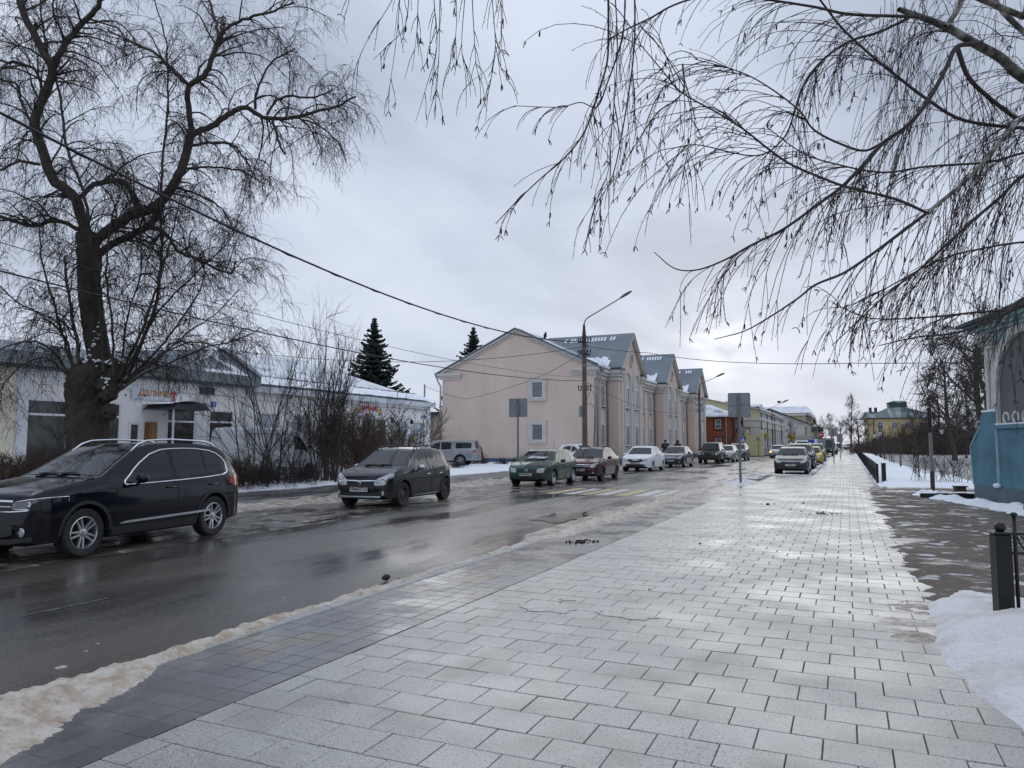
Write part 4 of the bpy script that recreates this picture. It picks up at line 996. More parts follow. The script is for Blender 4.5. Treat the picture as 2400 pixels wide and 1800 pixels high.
# bays
def bay_(ya, yb):
    B = MB(); xb = 1.0; mid = (ya+yb)/2
    B.box(0, xb, ya, yb, 0, EV); B.prism([(ya, EV), (yb, EV), (mid, 10.8)], 'x', -6, xb); obj('bay_wall', B, PINK, pk_)
    # steep cross roof
    for s in (-1, 1):
        y0_ = mid+s*(yb-ya)/2+s*.25; z0_ = EV-.12
        m = MB(); a0 = [(xb+.35, y0_, z0_), (xb+.35, mid, 10.92), (-6.5, mid, 10.92), (-6.5, y0_, z0_)]
        m.add(a0+[(x, y, z+.08) for x, y, z in a0], [(0,1,2,3),(4,7,6,5),(0,4,5,1),(1,5,6,2),(2,6,7,3),(3,7,4,0)]); obj('roof', m, ROOFG, pk_)
        # snow lying on the lower part and a thin line near the ridge
        if s < 0:
            sn = MB(); n_ = 22
            for k in range(n_):
                x0_ = -5.8+6.0*k/n_; x1_ = x0_+6.0/n_; t0 = .30+.16*noise.noise(Vector((k*.5, ya, 0)))
                def PT_(x, t, up): return (x, y0_+(mid-y0_)*t, z0_+.1+(10.92-z0_)*t+up)
                sn.add([PT_(x0_, 0, .14), PT_(x1_, 0, .14), PT_(x1_, t0, .03), PT_(x0_, t0, .03), PT_(x0_, 0, 0), PT_(x1_, 0, 0)], [(0,1,2,3),(4,5,1,0)])
                if k > 3 and noise.noise(Vector((k*.7, ya, 5))) > -.25: sn.add([PT_(x0_, .80, .02), PT_(x0_+.17, .80, .02), PT_(x0_+.17, .91, .02), PT_(x0_, .91, .02)], [(0,1,2,3)])
            obj('snow_on_roof', sn, RSNOW, pk_)
    tr_ = MB()
    for s in (-1, 1):   # bargeboards
        y0_ = mid+s*(yb-ya)/2+s*.15; a0 = [(y0_, EV-.35), (mid, 10.62), (mid, 10.92), (y0_, EV-.05)]
        tr_.prism(a0, 'x', xb+.02, xb+.30)
    obj('bargeboard', tr_, PINKT, pk_)
    cp = MB()
    for s, yy in ((-1, ya), (1, yb)):
        y0_, y1_ = (yy-.28, yy+1.0) if s < 0 else (yy-1.0, yy+.28)
        cp.box(-.2, xb+.30, y0_, y1_, EV-.38, EV-.10); cp.box(-.1, xb+.20, y0_+.08, y1_-.08, EV-.62, EV-.38); cp.box(-.05, xb+.1, y0_+.16, y1_-.16, EV-.95, EV-.62)
    obj('capital', cp, PINKT, pk_)
    kc = MB()
    for s, yy in ((-1, ya), (1, yb)):
        y0_, y1_ = (yy-.30, yy+.9) if s < 0 else (yy-.9, yy+.30); kc.box(-.2, xb+.34, y0_, y1_, EV-.09, EV+.08)
    obj('capital_flashing', kc, DTRIM, pk_)
    pil = MB()
    for c in (mid-2.95, mid-.0, mid+2.95): pil.box(xb, xb+.10, c-.34, c+.34, .42, EV-.95 if c != mid else EV-1.7)
    obj('pilaster', pil, PINKT, pk_)
    for c in (mid-1.42, mid+1.42):
        # arch surround
        ar = MB(); n_ = 12; r0, r1 = .86, 1.08; zc_ = EV-1.0
        zz = [(c-r1, .42), (c-r1, zc_)]+[(c-r1*math.cos(math.pi*k/n_), zc_+r1*math.sin(math.pi*k/n_)) for k in range(1, n_)]+[(c+r1, zc_), (c+r1, .42)]
        zi = [(c-r0, .42), (c-r0, zc_)]+[(c-r0*math.cos(math.pi*k/n_), zc_+r0*math.sin(math.pi*k/n_)) for k in range(1, n_)]+[(c+r0, zc_), (c+r0, .42)]
        k = len(zz); vv = [(xb+.13, y, z) for y, z in zz]+[(xb+.13, y, z) for y, z in zi]+[(xb, y, z) for y, z in zz]+[(xb, y, z) for y, z in zi]
        ar.add(vv, [(i, i+1, k+i+1, k+i) for i in range(k-1)]+[(i, 2*k+i, 2*k+i+1, i+1) for i in range(k-1)]+[(k+i, k+i+1, 3*k+i+1, 3*k+i) for i in range(k-1)])
        obj('arch_moulding', ar, PINKT, pk_)
        inf = MB(); inf.prism([(y, z) for y, z in zi], 'x', xb, xb+.03); obj('arch_panel', inf, M('pale_panel', (.55,.53,.51), .8, var=.06), pk_)
        for z in (4.5, 1.4): fwin(c, z, 1.05, 1.75, xb+.035, False)
    # round window
    oc = MB(); n_ = 24
    for r0, r1, d in ((.34, .55, .12), ):
        vv = [(xb+d, mid+r1*.9*math.cos(2*math.pi*k/n_), 8.75+r1*1.25*math.sin(2*math.pi*k/n_)) for k in range(n_)]+[(xb+d, mid+r0*.9*math.cos(2*math.pi*k/n_), 8.75+r0*1.25*math.sin(2*math.pi*k/n_)) for k in range(n_)]
        vv += [(xb, y, z) for _, y, z in vv]
        oc.add(vv, [(k, (k+1) % n_, n_+(k+1) % n_, n_+k) for k in range(n_)]+[(k, 2*n_+k, 2*n_+(k+1) % n_, (k+1) % n_) for k in range(n_)]+[(n_+k, n_+(k+1) % n_, 3*n_+(k+1) % n_, 3*n_+k) for k in range(n_)])
    ow = obj('round_window', oc, PINKT, pk_)
    obj('pane', MB().prism([(mid+.31*math.cos(2*math.pi*k/n_), 8.75+.43*math.sin(2*math.pi*k/n_)) for k in range(n_)], 'x', xb, xb+.04), MT['glass'], ow)
    # downpipe in the corner
    obj('downpipe', MB().tube([(.45, ya-.2, EV-.25), (.3, ya-.2, EV-.7), (.14, ya-.15, EV-1.1), (.14, ya-.15, .2)], .07, 8), PIPE, pk_, smooth=True)
for a in (3.1, 19.15, 35.5): bay_(a, a+7.8)
obj('facade_bands', ps, PINKT, pk_)
# gutter pipes at the gable end
obj('downpipe', MB().tube([(GL-.5, .1, EV-.1), (GL-.42, -.1, EV-.7), (GL-.1, -.12, EV-1.2), (GL-.1, -.12, .2)], .075, 8), PIPE, pk_, smooth=True)
obj('downpipe', MB().tube([(.55, .2, EV-.2), (.5, .2, EV-.7), (.18, .14, EV-1.2), (.18, .14, .2)], .09, 8), PIPE, pk_, smooth=True)
hop = MB(); hop.lathe([(.2, EV-.05), (.2, EV-.2), (.08, EV-.5)], 'z', (GL-.55, .0, 0), 10); hop.lathe([(.2, EV-.05), (.2, EV-.2), (.08, EV-.5)], 'z', (.6, .2, 0), 10); obj('hopper', hop, PIPE, pk_, smooth=True)
# snow along the street eave and near the ridge of the main roof
sn = MB()
for a, b in ((-.35, 2.9), (11.2, 18.9), (27.2, 35.2)):
    n_ = 26
    for k in range(n_):
        y0_ = a+(b-a)*k/n_; y1_ = a+(b-a)*(k+1)/n_; t0 = .42+.2*noise.noise(Vector((k*.4, a, 0)))
        def PT_(y, t, up): return (.45+(-7)*t, y, EV-.45*sl_+.16+(PKZ-EV+.45*sl_)*t+up)
        sn.add([PT_(y0_, 0, .16), PT_(y1_, 0, .16), PT_(y1_, t0, .03), PT_(y0_, t0, .03), PT_(y0_, 0, 0), PT_(y1_, 0, 0)], [(0,1,2,3),(4,5,1,0)])
sn.add([(.35, -.36, EV-.0), (-6.5, -.36, PKZ+.12), (-6.5, 1.2, PKZ+.12), (.35, 1.2, EV+.0)], [(0,1,2,3)])
obj('snow_on_roof', sn, RSNOW, pk_)
# decor cables and damp on the corner
obj('loose_cable', MB().tube([(-.6, -.35, 4.5), (-.2, -.4, 4.7), (.1, -.3, 4.3), (.16, -.25, 3.2), (.05, -.25, 2), (.1, -.3, .9), (-.1, -.5, .5)], .02, 5), MT['black_plastic'], pk_, smooth=True)

# ============ white single-storey shop
wb_ = thing('shop_building', 'long white single-storey shop with snowy grey hipped roofs behind the shrubs', 'building', (-24, 12*1.0105, 0)); wb_.scale = (1, 1.0105, 1.035)
def L_(x, y): return (x+24, y-12)
w1 = MB(); w1.box(-14, 0, 0, 12.6, 0, 4.0); w1.box(-14, -.02, 12.6, 28.06, 0, 3.92); obj('wall', w1, WALLW, wb_)
obj('wall', MB().box(-14, .015, -14, 2.72, 0, 4.02), CREAM, wb_, label='cream coloured stretch of wall at the left end')
pls = MB()
for y in (2.75, 9.75, 12.45, 27.7): pls.box(-.1, .10, y, y+.32, 0, 3.75)
pls.box(0, .06, 2.72, 12.6, 3.5, 3.62); pls.box(-.1, .05, 12.7, 28.1, 3.42, 3.52)
obj('wall_band', pls, PVC, wb_)
# windows
def shopwin(y0_, y1_, z0_, z1_, mull=1, trans=.78, mt=MT['glass'], nm='window', sur=None):
    return window(wb_, y1_-y0_, z1_-z0_, loc=(.0, (y0_+y1_)/2-12, z0_), rz=FX, mull=mull, trans=trans, mats=(PVC, mt), depth=.07, fw=.07, name=nm)
DGL = M('dark_shop_glass', (.035,.028,.02), .07, var=.6, scale=1.1, coat=.5, col2=(.015,.02,.024))
FROST = M('frosted_film', (.42,.47,.52), .25, var=.06, scale=3, coat=.3)
shopwin(15.0, 16.45, .7, 2.97, mull=1, mt=DGL); shopwin(17.0, 18.4, .7, 2.97, mt=DGL)
shopwin(20.35, 21.75, .5, 2.92, mt=DGL); shopwin(22.4, 23.75, .7, 2.9, mt=DGL)
shopwin(25.2, 26.6, 1.6, 2.9, trans=0, mt=FROST); shopwin(27.4, 28.8, 1.6, 2.9, trans=0, mt=FROST); shopwin(29.6, 31.0, 1.2, 2.9, trans=0, mt=FROST)
dw = shopwin(33.2, 35.2, .3, 2.9, mull=2, mt=MT['glass'])
a1 = shopwin(35.85, 37.4, .5, 2.88, trans=.36, mt=FROST); a2 = shopwin(37.95, 39.45, .5, 2.85, trans=.36, mt=FROST)
# film prints on the frosted panes
def print_(nm, polys, mt, par): 
    m = MB()
    for p in polys: m.prism(p, 'y', -.062, -.058)
    obj(nm, m, mt, par)
GRN = M('film_green', (.08,.16,.13), .5); YEL = M('film_yellow', (.62,.50,.05), .5); REDF = M('film_red', (.45,.05,.06), .5)
rr_ = random.Random(5)
pp = []
for k in range(9):
    x = -.5+k*.12; h_ = .15+.25*rr_.random(); pp.append([(x, 1.45-h_*.3), (x+.035, 1.45-h_*.3), (x+.05, 1.45+h_), (x+.01, 1.45+h_)])
pp.append([(-.5, 1.42), (.52, 1.42), (.5, 1.46), (-.48, 1.46)]); print_('window_print', pp, GRN, a1)
circ = lambda cx, cy, r, n=14: [(cx+r*math.cos(2*math.pi*k/n), cy+r*math.sin(2*math.pi*k/n)) for k in range(n)]
print_('window_print', [circ(-.35, 1.25, .17)], YEL, a2); print_('window_print', [circ(-.4, .62, .15)], REDF, a2)
glass_ = lambda cx, cy, s: [[(cx-.12*s, cy+.2*s), (cx+.12*s, cy+.2*s), (cx+.015, cy), (cx-.015, cy)], [(cx-.012, cy-.25*s), (cx+.012, cy-.25*s), (cx+.012, cy), (cx-.012, cy)], [(cx-.09*s, cy-.27*s), (cx+.09*s, cy-.27*s), (cx+.09*s, cy-.24*s), (cx-.09*s, cy-.24*s)]]
print_('window_print', glass_(.25, 1.35, 1)+glass_(.05, .65, .9)+glass_(.35, .5, .7)+[[(-.5, 1.7), (-.2, 1.95), (-.19, 1.92), (-.49, 1.67)], [(.2, 1.9), (.35, 2.05), (.33, 1.88)]], GRN, a2)
# wooden door and porch canopy
dr = obj('door', MB().box(0, .07, 19.44-12, 19.95-12, .1, 2.33), M('oak_door', (.26,.13,.045), .5, var=.35, scale=3, stretch=(1,1,.15)), wb_)
obj('handle', MB().tube([(.10, 19.85-12, 1.0), (.14, 19.85-12, 1.05), (.14, 19.85-12, 1.35), (.10, 19.85-12, 1.4)], .015, 6), MT['chrome'], dr)
shopwin(18.75, 19.2, .1, 2.3, trans=0, mt=DGL)
cnp = MB(); cnp.prism([(7.3, 2.78), (9.2, 2.78), (8.9, 2.95), (7.6, 2.95)], 'x', .0, 1.5); obj('porch_canopy', cnp, DTRIM, wb_)
cns = MB(); cns.grid(lambda x, y: (x, y, 2.96+.14*math.sin(math.pi*min(1, max(0, (y-7.3)/1.9)))*1.0), [0,.5,1.0,1.45], [7.35,7.6,8.0,8.4,8.8,9.15]); obj('snow_on_canopy', cns, RSNOW, wb_, smooth=True)
cbr = MB(); cbr.tube([(1.3, 7.6, 2.8), (1.3, 7.6, 0.0)], .04, 6); cbr.tube([(1.3, 8.95, 2.8), (1.3, 8.95, 0)], .04, 6); obj('canopy_post', cbr, PVC, wb_)
# roofs
ez = 4.05
def hip(name, x0, x1, ya, yb, z0, zr, xr, ra, rb, mt=ROOFG, ov=.35):
    x0 -= ov; x1 += ov; ya -= ov; yb += ov
    m = MB(); v = [(x0, ya, z0), (x1, ya, z0), (x1, yb, z0), (x0, yb, z0), (xr, ra, zr), (xr, rb, zr), (x0, ya, z0-.22), (x1, ya, z0-.22), (x1, yb, z0-.22), (x0, yb, z0-.22)]
    m.add(v, [(0,1,4),(1,2,5,4),(2,3,5),(3,0,4,5),(0,6,7,1),(1,7,8,2),(2,8,9,3),(3,9,6,0),(6,9,8,7)]); return obj(name, m, mt, wb_)
SNR = M('thin_snow_on_sheet', (.40,.44,.50), .6, var=.10, scale=.9, wave=(5.0, 'Y', .02), col2=(.78,.81,.86), ramp=(.36,.50), bump=.2)
hip('roof', -14, 0, 12.75, 28.06, 3.98, 6.45, -6.2, 15.5, 23.8, SNR, .30)
# left part: low corrugated roof, front fascia and a small tent-shaped corner with snow
hip('roof', -14, 0, -14, 12.6, 4.1, 5.35, -5.0, -8, 9.5, ROOFGY, .25)
tent = MB(); tent.add([(.35, 8.9, 4.32), (.35, 12.85, 4.32), (-.75, 11.75, 5.5), (-5, 9.5, 5.4), (-5, 13.5, 5.4)], [(0,1,2),(0,2,3),(1,4,2),(2,4,3)]); obj('roof_corner', tent, ROOFGY, wb_)
obj('roof_snow', MB().add([(.36, 9.9, 4.36), (.36, 12.3, 4.36), (.0, 11.9, 4.72), (-.3, 11.2, 5.05), (-.55, 11.35, 5.36), (-.62, 10.9, 5.38), (-.35, 10.2, 4.95)], [(0,1,2,3,4,5,6)]), RSNOW, wb_)
fa = MB(); fa.box(-.05, .42, -14.2, 12.95, 3.98, 4.38); obj('parapet_fascia', fa, M('corrugated_fascia', (.24,.28,.30), .5, .3, wave=(9, 'Y', .02)), wb_)
rg = MB(); rg.tube([(.42, 12.95, 4.36), (-.75, 11.75, 5.56)], .13, 4); obj('hip_cap', rg, M('hip_cap_metal', (.26,.30,.33), .45, .4), wb_)
sg_ = MB()
for k in range(22):
    y = 13.4+k*.68; sg_.add([(-.95, y-.13, 4.42), (-.95, y+.13, 4.42), (-.95, y, 4.68), (-1.15, y, 4.5)], [(0,1,2),(1,3,2),(0,2,3)])
sg_.tube([(-.95, 13, 4.6), (-.95, 28, 4.6)], .02, 4); obj('snow_guard', sg_, DTRIM, wb_)
esn = MB(); esn.grid(lambda x, y: (x, y, 4.02+(.34-x)*.40+.09+.03*noise.noise(Vector((x*2, y*1.5, 0)))), [-.8,-.4,0,.2,.30], list(np.arange(12.95, 28.4, .4))); obj('eave_snow', esn, RSNOW, wb_, smooth=True)
# cables on the wall, alarm box, lamps
obj('alarm_box', MB().bbox(.0, .14, 9.85, 10.62, 3.5, 3.78, .02), DTRIM, wb_)
for y in (23.55, 25.6):
    lm_ = MB(); lm_.tube([(0, y, 2.95), (.2, y, 3.02), (.24, y, 2.9)], .02, 5); lm_.lathe([(.03, 2.95), (.09, 2.9), (.11, 2.78), (.07, 2.68)], 'z', (.24, y, 0), 8); obj('wall_lantern', lm_, MT['black_iron'], wb_)
obj('wall_cable', MB().tube([(.03, 18+k*.5, 3.62-.10*abs(math.sin(k*.8))) for k in range(20)], .012, 4), DTRIM, wb_)
# signs on the shop
def sign_on(name, label, y, z, w_, h_, txt, size, mt, tm, x=-23.93, group=None):
    t = thing(name, label, 'sign', (x, y*1.0105, z*1.035)); obj('board', MB().box(-.02, 0, -w_/2, w_/2, -h_/2, h_/2), mt, t)
    for s, oy_, oz_, sz, tm_ in txt: obj('lettering', text_mesh(s, sz, .003, True), tm_, t, loc=(.004, oy_, oz_), rot=(math.pi/2, 0, math.pi/2))
    return t
BLU = M('sign_blue', (.02,.05,.36), .4); WHT = M('sign_white', (.72,.74,.78), .4); RED_ = M('sign_red', (.42,.03,.03), .4); ORG = M('sign_orange', (.55,.20,.03), .4)
sign_on('street_name_plate', 'white and blue street plate with number 13 above the shop window', 22.1, 3.13, .80, .15, [('ул. Яна Грунта', -.1, 0, .085, BLU)], .09, WHT, BLU)
t = thing('house_number_plate', 'small blue plate with white number 13 beside the street name plate', 'sign', (-23.93, 22.88, 3.24)); obj('board', MB().box(-.02, 0, -.13, .13, -.1, .1), BLU, t); obj('lettering', text_mesh('13', .15, .003, True), WHT, t, loc=(.004, 0, 0), rot=(math.pi/2, 0, math.pi/2))
sign_on('street_name_plate', 'small blue street plate near the far right corner of the shop', 39.3, 3.15, .5, .16, [('Ленина', 0, 0, .10, WHT)], .09, BLU, WHT)
t = thing('shop_sign', 'long white shop sign with orange lettering above the wooden door', 'sign', (-23.93, 20.0, 3.47)); obj('board', MB().box(-.03, 0, -1.0, 1.0, -.22, .25), M('sign_pale', (.62,.66,.72), .4), t)
obj('lettering', text_mesh('ДОЛИНКА', .30, .004, True), ORG, t, loc=(.004, .05, .02), rot=(math.pi/2, 0, math.pi/2))
obj('symbol', MB().prism([(.88, .2), (.98, .1), (.9, -.05), (.94, -.25), (.80, -.25), (.84, 0), (.78, .12)], 'x', .0, .01), REDF, t)
t = thing('shop_sign', 'round-topped white sign with red stripes and lettering over the shop door', 'sign', (-23.9, 33.8, 3.37)); n_ = 20
obj('board', MB().prism([(1.02*math.cos(math.pi*k/n_), .55*math.sin(math.pi*k/n_)-.02) for k in range(n_+1)]+[(-1.02, -.30), (1.02, -.30)][::1], 'x', -.04, 0), WHT, t)
st_ = MB()
for k in range(9):
    y = -.8+k*.2; zt = .55*math.sqrt(max(0, 1-(y/1.02)**2))-.04; st_.box(.0, .006, y-.03, y+.03, -.05, zt)
obj('stripes', st_, RED_, t)
obj('lettering', text_mesh('ПРАЗДНИК', .27, .004, True), RED_, t, loc=(.012, 0, .16), rot=(math.pi/2, 0, math.pi/2)); obj('lettering', text_mesh('КАФЕ БАР', .16, .003, True), RED_, t, loc=(.006, 0, -.19), rot=(math.pi/2, 0, math.pi/2))
for s in (-1, 1):
    obj('flame_shape', MB().prism([(s*.85, -.1), (s*1.1, -.1), (s*1.15, .25), (s*.98, .12), (s*.92, .3)], 'x', .0, .008), YEL, t)
# ============ red timber house, Y = 112
BRK = M('red_brown_boards', (.24,.075,.035), .75, var=.15, scale=2, stretch=(1,1,6), bump=.2)
MARO = M('maroon_trim', (.10,.02,.02), .6, var=.2)
YEL_W = M('yellow_render', (.50,.42,.25), .85, var=.06, scale=.4); PALE = M('pale_grey_render', (.52,.51,.47), .85, var=.08, scale=.4)
rh = thing('red_house', 'two-storey red-brown timber house with maroon window frames behind the road sign', 'building', (-13.4, 100, 0))
X0 = -6.0
obj('wall', MB().box(X0, 0, 0, 5.8, 0, 5.3), BRK, rh)
obj('corner_board', MB().box(-.25, .04, -.05, .25, 0, 5.35).box(-1.15, -1.0, -.05, 0, 0, 5.35), MARO, rh)
m = MB(); v = [(X0-.4, -.5, 5.3), (.5, -.5, 5.3), (.5, 6.2, 5.3), (X0-.4, 6.2, 5.3), (-4.6, 2.5, 6.9), (-3.4, 3.2, 6.9), (X0-.4, -.5, 5.12), (.5, -.5, 5.12), (.5, 6.2, 5.12), (X0-.4, 6.2, 5.12)]
m.add(v, [(0,1,4),(1,2,5,4),(2,3,5),(3,0,4,5),(0,6,7,1),(1,7,8,2),(2,8,9,3),(3,9,6,0)]); obj('roof', m, SNR, rh)
for z in (3.55, 1.1):
    wn = window(rh, .80, 1.25, loc=(-1.95, 0, z), surround=MARO, sw=.16, mats=(PVC, CURT), trans=.5)
for y in (.9, 2.1, 3.4, 4.7):
    for z in (3.4, .95): window(rh, .8, 1.5, loc=(0, y, z), rz=FX, surround=MARO, sw=.15, mats=(PVC, CURT), trans=.5)
obj('downpipe', MB().tube([(-.95, -.14, 5.1), (-.95, -.14, .2)], .07, 6), PIPE, rh)
obj('number_plate', MB().box(-2.3, -1.35, -.04, 0, 1.62, 1.75), WHT, rh)
# grey house behind it
gh = thing('grey_house', 'pale house with snowy roof and small brown gable rising behind the red timber house', 'building', (-22, 126, 0))
obj('wall', MB().box(-9, 8.5, 0, 12, 0, 7.7), PALE, gh)
m = MB(); m.add([(-9.5, -.5, 7.65), (9, -.5, 7.65), (9, 6, 8.35), (-9.5, 6, 8.35), (9, 12.5, 7.6), (-9.5, 12.5, 7.6)], [(0,1,2,3),(3,2,4,5),(1,4,2),(0,3,5)]); obj('roof', m, SNR, gh)
obj('dormer', MB().prism([(2.0, 8.2), (4.8, 8.2), (3.4, 9.0)], 'y', 5, 9), PALE, gh)
# red gate and yellow gatepost wall between red house and yellow building
t = thing('red_gate', 'dark red metal yard gate beside the yellow building', 'gate', (-12.1, 104.5, 0))
gb = MB()
for k in range(10): obj('gate_board', MB().bbox(-1.3+k*.26, -1.06+k*.26, -.03, .03, .1, 2.0+.05*(k % 2), .01), MARO, t)
obj('gate_frame', MB().box(-1.35, 1.35, .03, .08, .3, .4).box(-1.35, 1.35, .03, .08, 1.6, 1.7), MARO, t)
t = thing('yellow_wall', 'short pale yellow yard wall with pointed gateposts beside the red gate', 'wall', (-11.3, 104, 0))
YW_ = M('pale_yellow_render', (.60,.57,.34), .85, var=.07)
obj('wall', MB().box(-.9, .9, 0, .3, 0, 2.7), YW_, t)
for x in (-.9, .9): obj('gatepost', MB().box(x-.22, x+.22, -.1, .4, 0, 3.0).prism([(x-.3, 3.0), (x+.3, 3.0), (x, 3.5)], 'y', -.15, .45), YW_, t)
# ============ yellow and grey building with pilasters
yb = thing('yellow_building', 'long yellow building with pale pilasters and grey parapet along the far street', 'building', (-10.9, 107.5, 0)); yb.scale = (1, 1.04, 1.08)
obj('wall', MB().box(-16, 0, 0, 42, 0, 5.6), M('grey_render', (.40,.41,.40), .85, var=.12, scale=.5), yb)
obj('end_wall', MB().box(-16, -.02, -.03, 0, 0, 3.6), YEL_W, yb)
obj('end_wall_upper', MB().prism([(-16, 4.3), (-.02, 4.3), (-.02, 5.8), (-6, 7.2), (-16, 7.2)], 'y', -.02, 0), M('pale_yellow_upper', (.55,.49,.33), .85, var=.06), yb)
tr = MB(); tr.box(-16, .25, -.3, 42, 4.45, 4.75); tr.box(-16, .15, -.2, 42, 3.6, 4.45); tr.box(0, .18, -.1, 42, 5.5, 5.7); obj('cornice', tr, PINKT, yb)
obj('cornice_snow', MB().box(.0, .24, -.28, 42, 4.76, 4.82), RSNOW, yb)
obj('corner_pilaster', MB().box(-1.3, .12, -.14, .0, 0, 3.6), PINKT, yb)
for k in range(13):
    y = .6+k*3.3
    obj('pilaster', MB().box(0, .14, y-.45, y+.45, .9, 3.6), PINKT, yb)
    if k < 12: window(yb, 1.15, 2.0, loc=(0, y+1.65, 1.25), rz=FX, mats=(PVC, MT['glass']), trans=.7)
obj('plinth', MB().box(0, .2, 0, 42, 0, .9), M('grey_plinth', (.28,.28,.27), .9, var=.1), yb)
for k, z in ((0, 0), (8, 0), (20, 0), (33, 0)): obj('downpipe', MB().tube([(.2, k+.2, 5.5), (.2, k+.2, .3)], .08, 6), DTRIM, yb)
m = MB(); m.add([(.3, -.3, 5.75), (.3, 42, 5.75), (-8, 42, 7.6), (-8, -.3, 7.6), (-16, -.3, 7.2), (-16, 42, 7.2)], [(0,1,2,3),(3,2,5,4)]); obj('roof', m, SNR, yb)
for k in range(14): obj('parapet_post', MB().box(-.1, .12, 1+k*3, 1.5+k*3, 5.7, 6.2), PINKT, yb)
ts = thing('shop_sign', 'yellow and black hanging shop sign on the pilastered building', 'sign', (-11.0, 111.5, 2.6)); obj('board', MB().box(-.0, .9, -.04, .04, -.55, .5), YEL, ts); obj('stripes', MB().box(.1, .8, -.05, -.04, .2, .32).box(.1, .8, -.05, -.04, -.1, .04).box(.1, .8, -.05, -.04, -.4, -.28), DTRIM, ts)
ts = thing('shop_sign', 'small yellow hanging sign farther along by the bare tree', 'sign', (-10.6, 158, 2.9)); obj('board', MB().box(0, 1.3, -.04, .04, -.7, .6), YEL, ts); obj('stripes', MB().box(.2, 1.1, -.05, -.04, -.2, .0), DTRIM, ts)
ts = thing('shop_sign', 'dark shop sign with blue and yellow lettering under the cornice', 'sign', (-11.1, 113, 4.0)); obj('board', MB().box(0, .06, -2.5, 7, -.3, .3), DTRIM, ts); obj('letters', MB().box(.06, .08, -2, -1, -.2, .2).box(.06, .08, -.6, 1, -.2, .2), YEL, ts); obj('letters', MB().box(.06, .08, 3, 6, -.2, .2), BLU, ts)
# ============ gabled building beyond
b3 = thing('gabled_building', 'pale building with a large snowy roof and dark gable edge farther up the street', 'building', (-9.7, 203, 0))
obj('wall', MB().box(-17, 0, 0, 42, 0, 7.0).prism([(-17, 7.0), (0, 7.0), (-8.5, 10.4)], 'y', 0, 42), PALE, b3)
m = MB(); m.add([(.6, -.6, 6.95), (-8.5, -.6, 10.75), (-8.5, 43, 10.75), (.6, 43, 6.95), (-17.6, -.6, 6.95), (-17.6, 43, 6.95)], [(0,1,2,3),(1,4,5,2)]); obj('roof', m, SNR, b3)
obj('gable_edge', MB().prism([(.6, 6.75), (.6, 7.0), (-8.5, 10.85), (-8.5, 10.5)], 'y', -.75, -.6), DTRIM, b3)
for k in range(11):
    window(b3, 1.3, 2.4, loc=(0, 2.5+k*3.7, 1.3), rz=FX); obj('pilaster', MB().box(0, .2, .3+k*3.7, .9+k*3.7, 0, 6.2), PINKT, b3)
for x in (-3.5, -7): window(b3, 1.3, 2.0, loc=(x, 0, 2.0))
obj('downpipe', MB().tube([(.3, .3, 6), (.3, .3, .3)], .1, 6), DTRIM, b3)
b4 = thing('long_roof_building', 'yellowish two-storey building with a long snowy roof and white corner pilasters', 'building', (-11.7, 268, 0))
obj('wall', MB().box(-18, 0, 0, 45, 0, 12), YEL_W, b4)
obj('corner_pilaster', MB().box(-1.4, .2, -.2, 1.2, 0, 11).box(-.2, .2, 5, 6.2, 0, 11).box(-18.5, .8, -.8, 45, 11, 12), PINKT, b4)
m = MB(); m.add([(1, -1, 12), (-19, -1, 12), (-19, 8, 14.6), (-.6, 8, 14.6), (1, 46, 12), (-.6, 40, 14.6)], [(0,3,2,1),(0,4,5,3)]); obj('roof', m, SNR, b4)
for k in range(10):
    for z in (2.2, 6.8): window(b4, 1.5, 2.2, loc=(0, 3+k*4.2, z), rz=FX)
for x in (-4.5, -9): window(b4, 1.5, 2.2, loc=(x, 0, 7))
b5 = thing('far_houses_row', 'last stone house at the end of the street with snowy stepped roof and chimneys', 'building', (-10.6, 320, 0))
obj('wall', MB().box(-12, 0, 0, 30, 0, 8.5).box(-10, 1.5, 10, 22, 0, 7.4), M('stone_grey', (.30,.29,.27), .9, var=.2, scale=.3), b5)
obj('roof', MB().prism([(-13, 8.4), (1.0, 8.4), (-2, 10.6), (-10, 10.6)], 'y', -1, 31).prism([(-10, 7.4), (2.2, 7.4), (0, 8.6), (-9, 8.6)], 'y', 9, 23), SNR, b5)
obj('chimney', MB().box(-1.6, -.6, 4, 5.5, 9, 12), MARO, b5)
for k in range(5):
    for z in (1.5, 5): window(b5, 1.4, 2, loc=(1.5 if 10 < 3+k*6 < 22 else 0, 3+k*6, z), rz=FX)
# grey building in the gap between the shop and the pink building
gg = thing('garage', 'low grey building with wide dark opening in the gap left of the pink building', 'building', (-33, 66, 0))
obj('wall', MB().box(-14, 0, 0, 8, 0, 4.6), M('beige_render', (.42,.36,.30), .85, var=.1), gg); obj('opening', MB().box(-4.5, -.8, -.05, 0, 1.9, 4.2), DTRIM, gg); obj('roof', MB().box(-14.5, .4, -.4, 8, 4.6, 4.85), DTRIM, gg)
t = thing('grey_fence', 'plain grey metal yard fence left of the pink building', 'fence', (-31.6, 52.4, 0))
for k in range(9): obj('fence_panel', MB().bbox(-3.0+k*.5, -2.52+k*.5, -.03, .03, 0, 1.75, .01), GREYP, t)
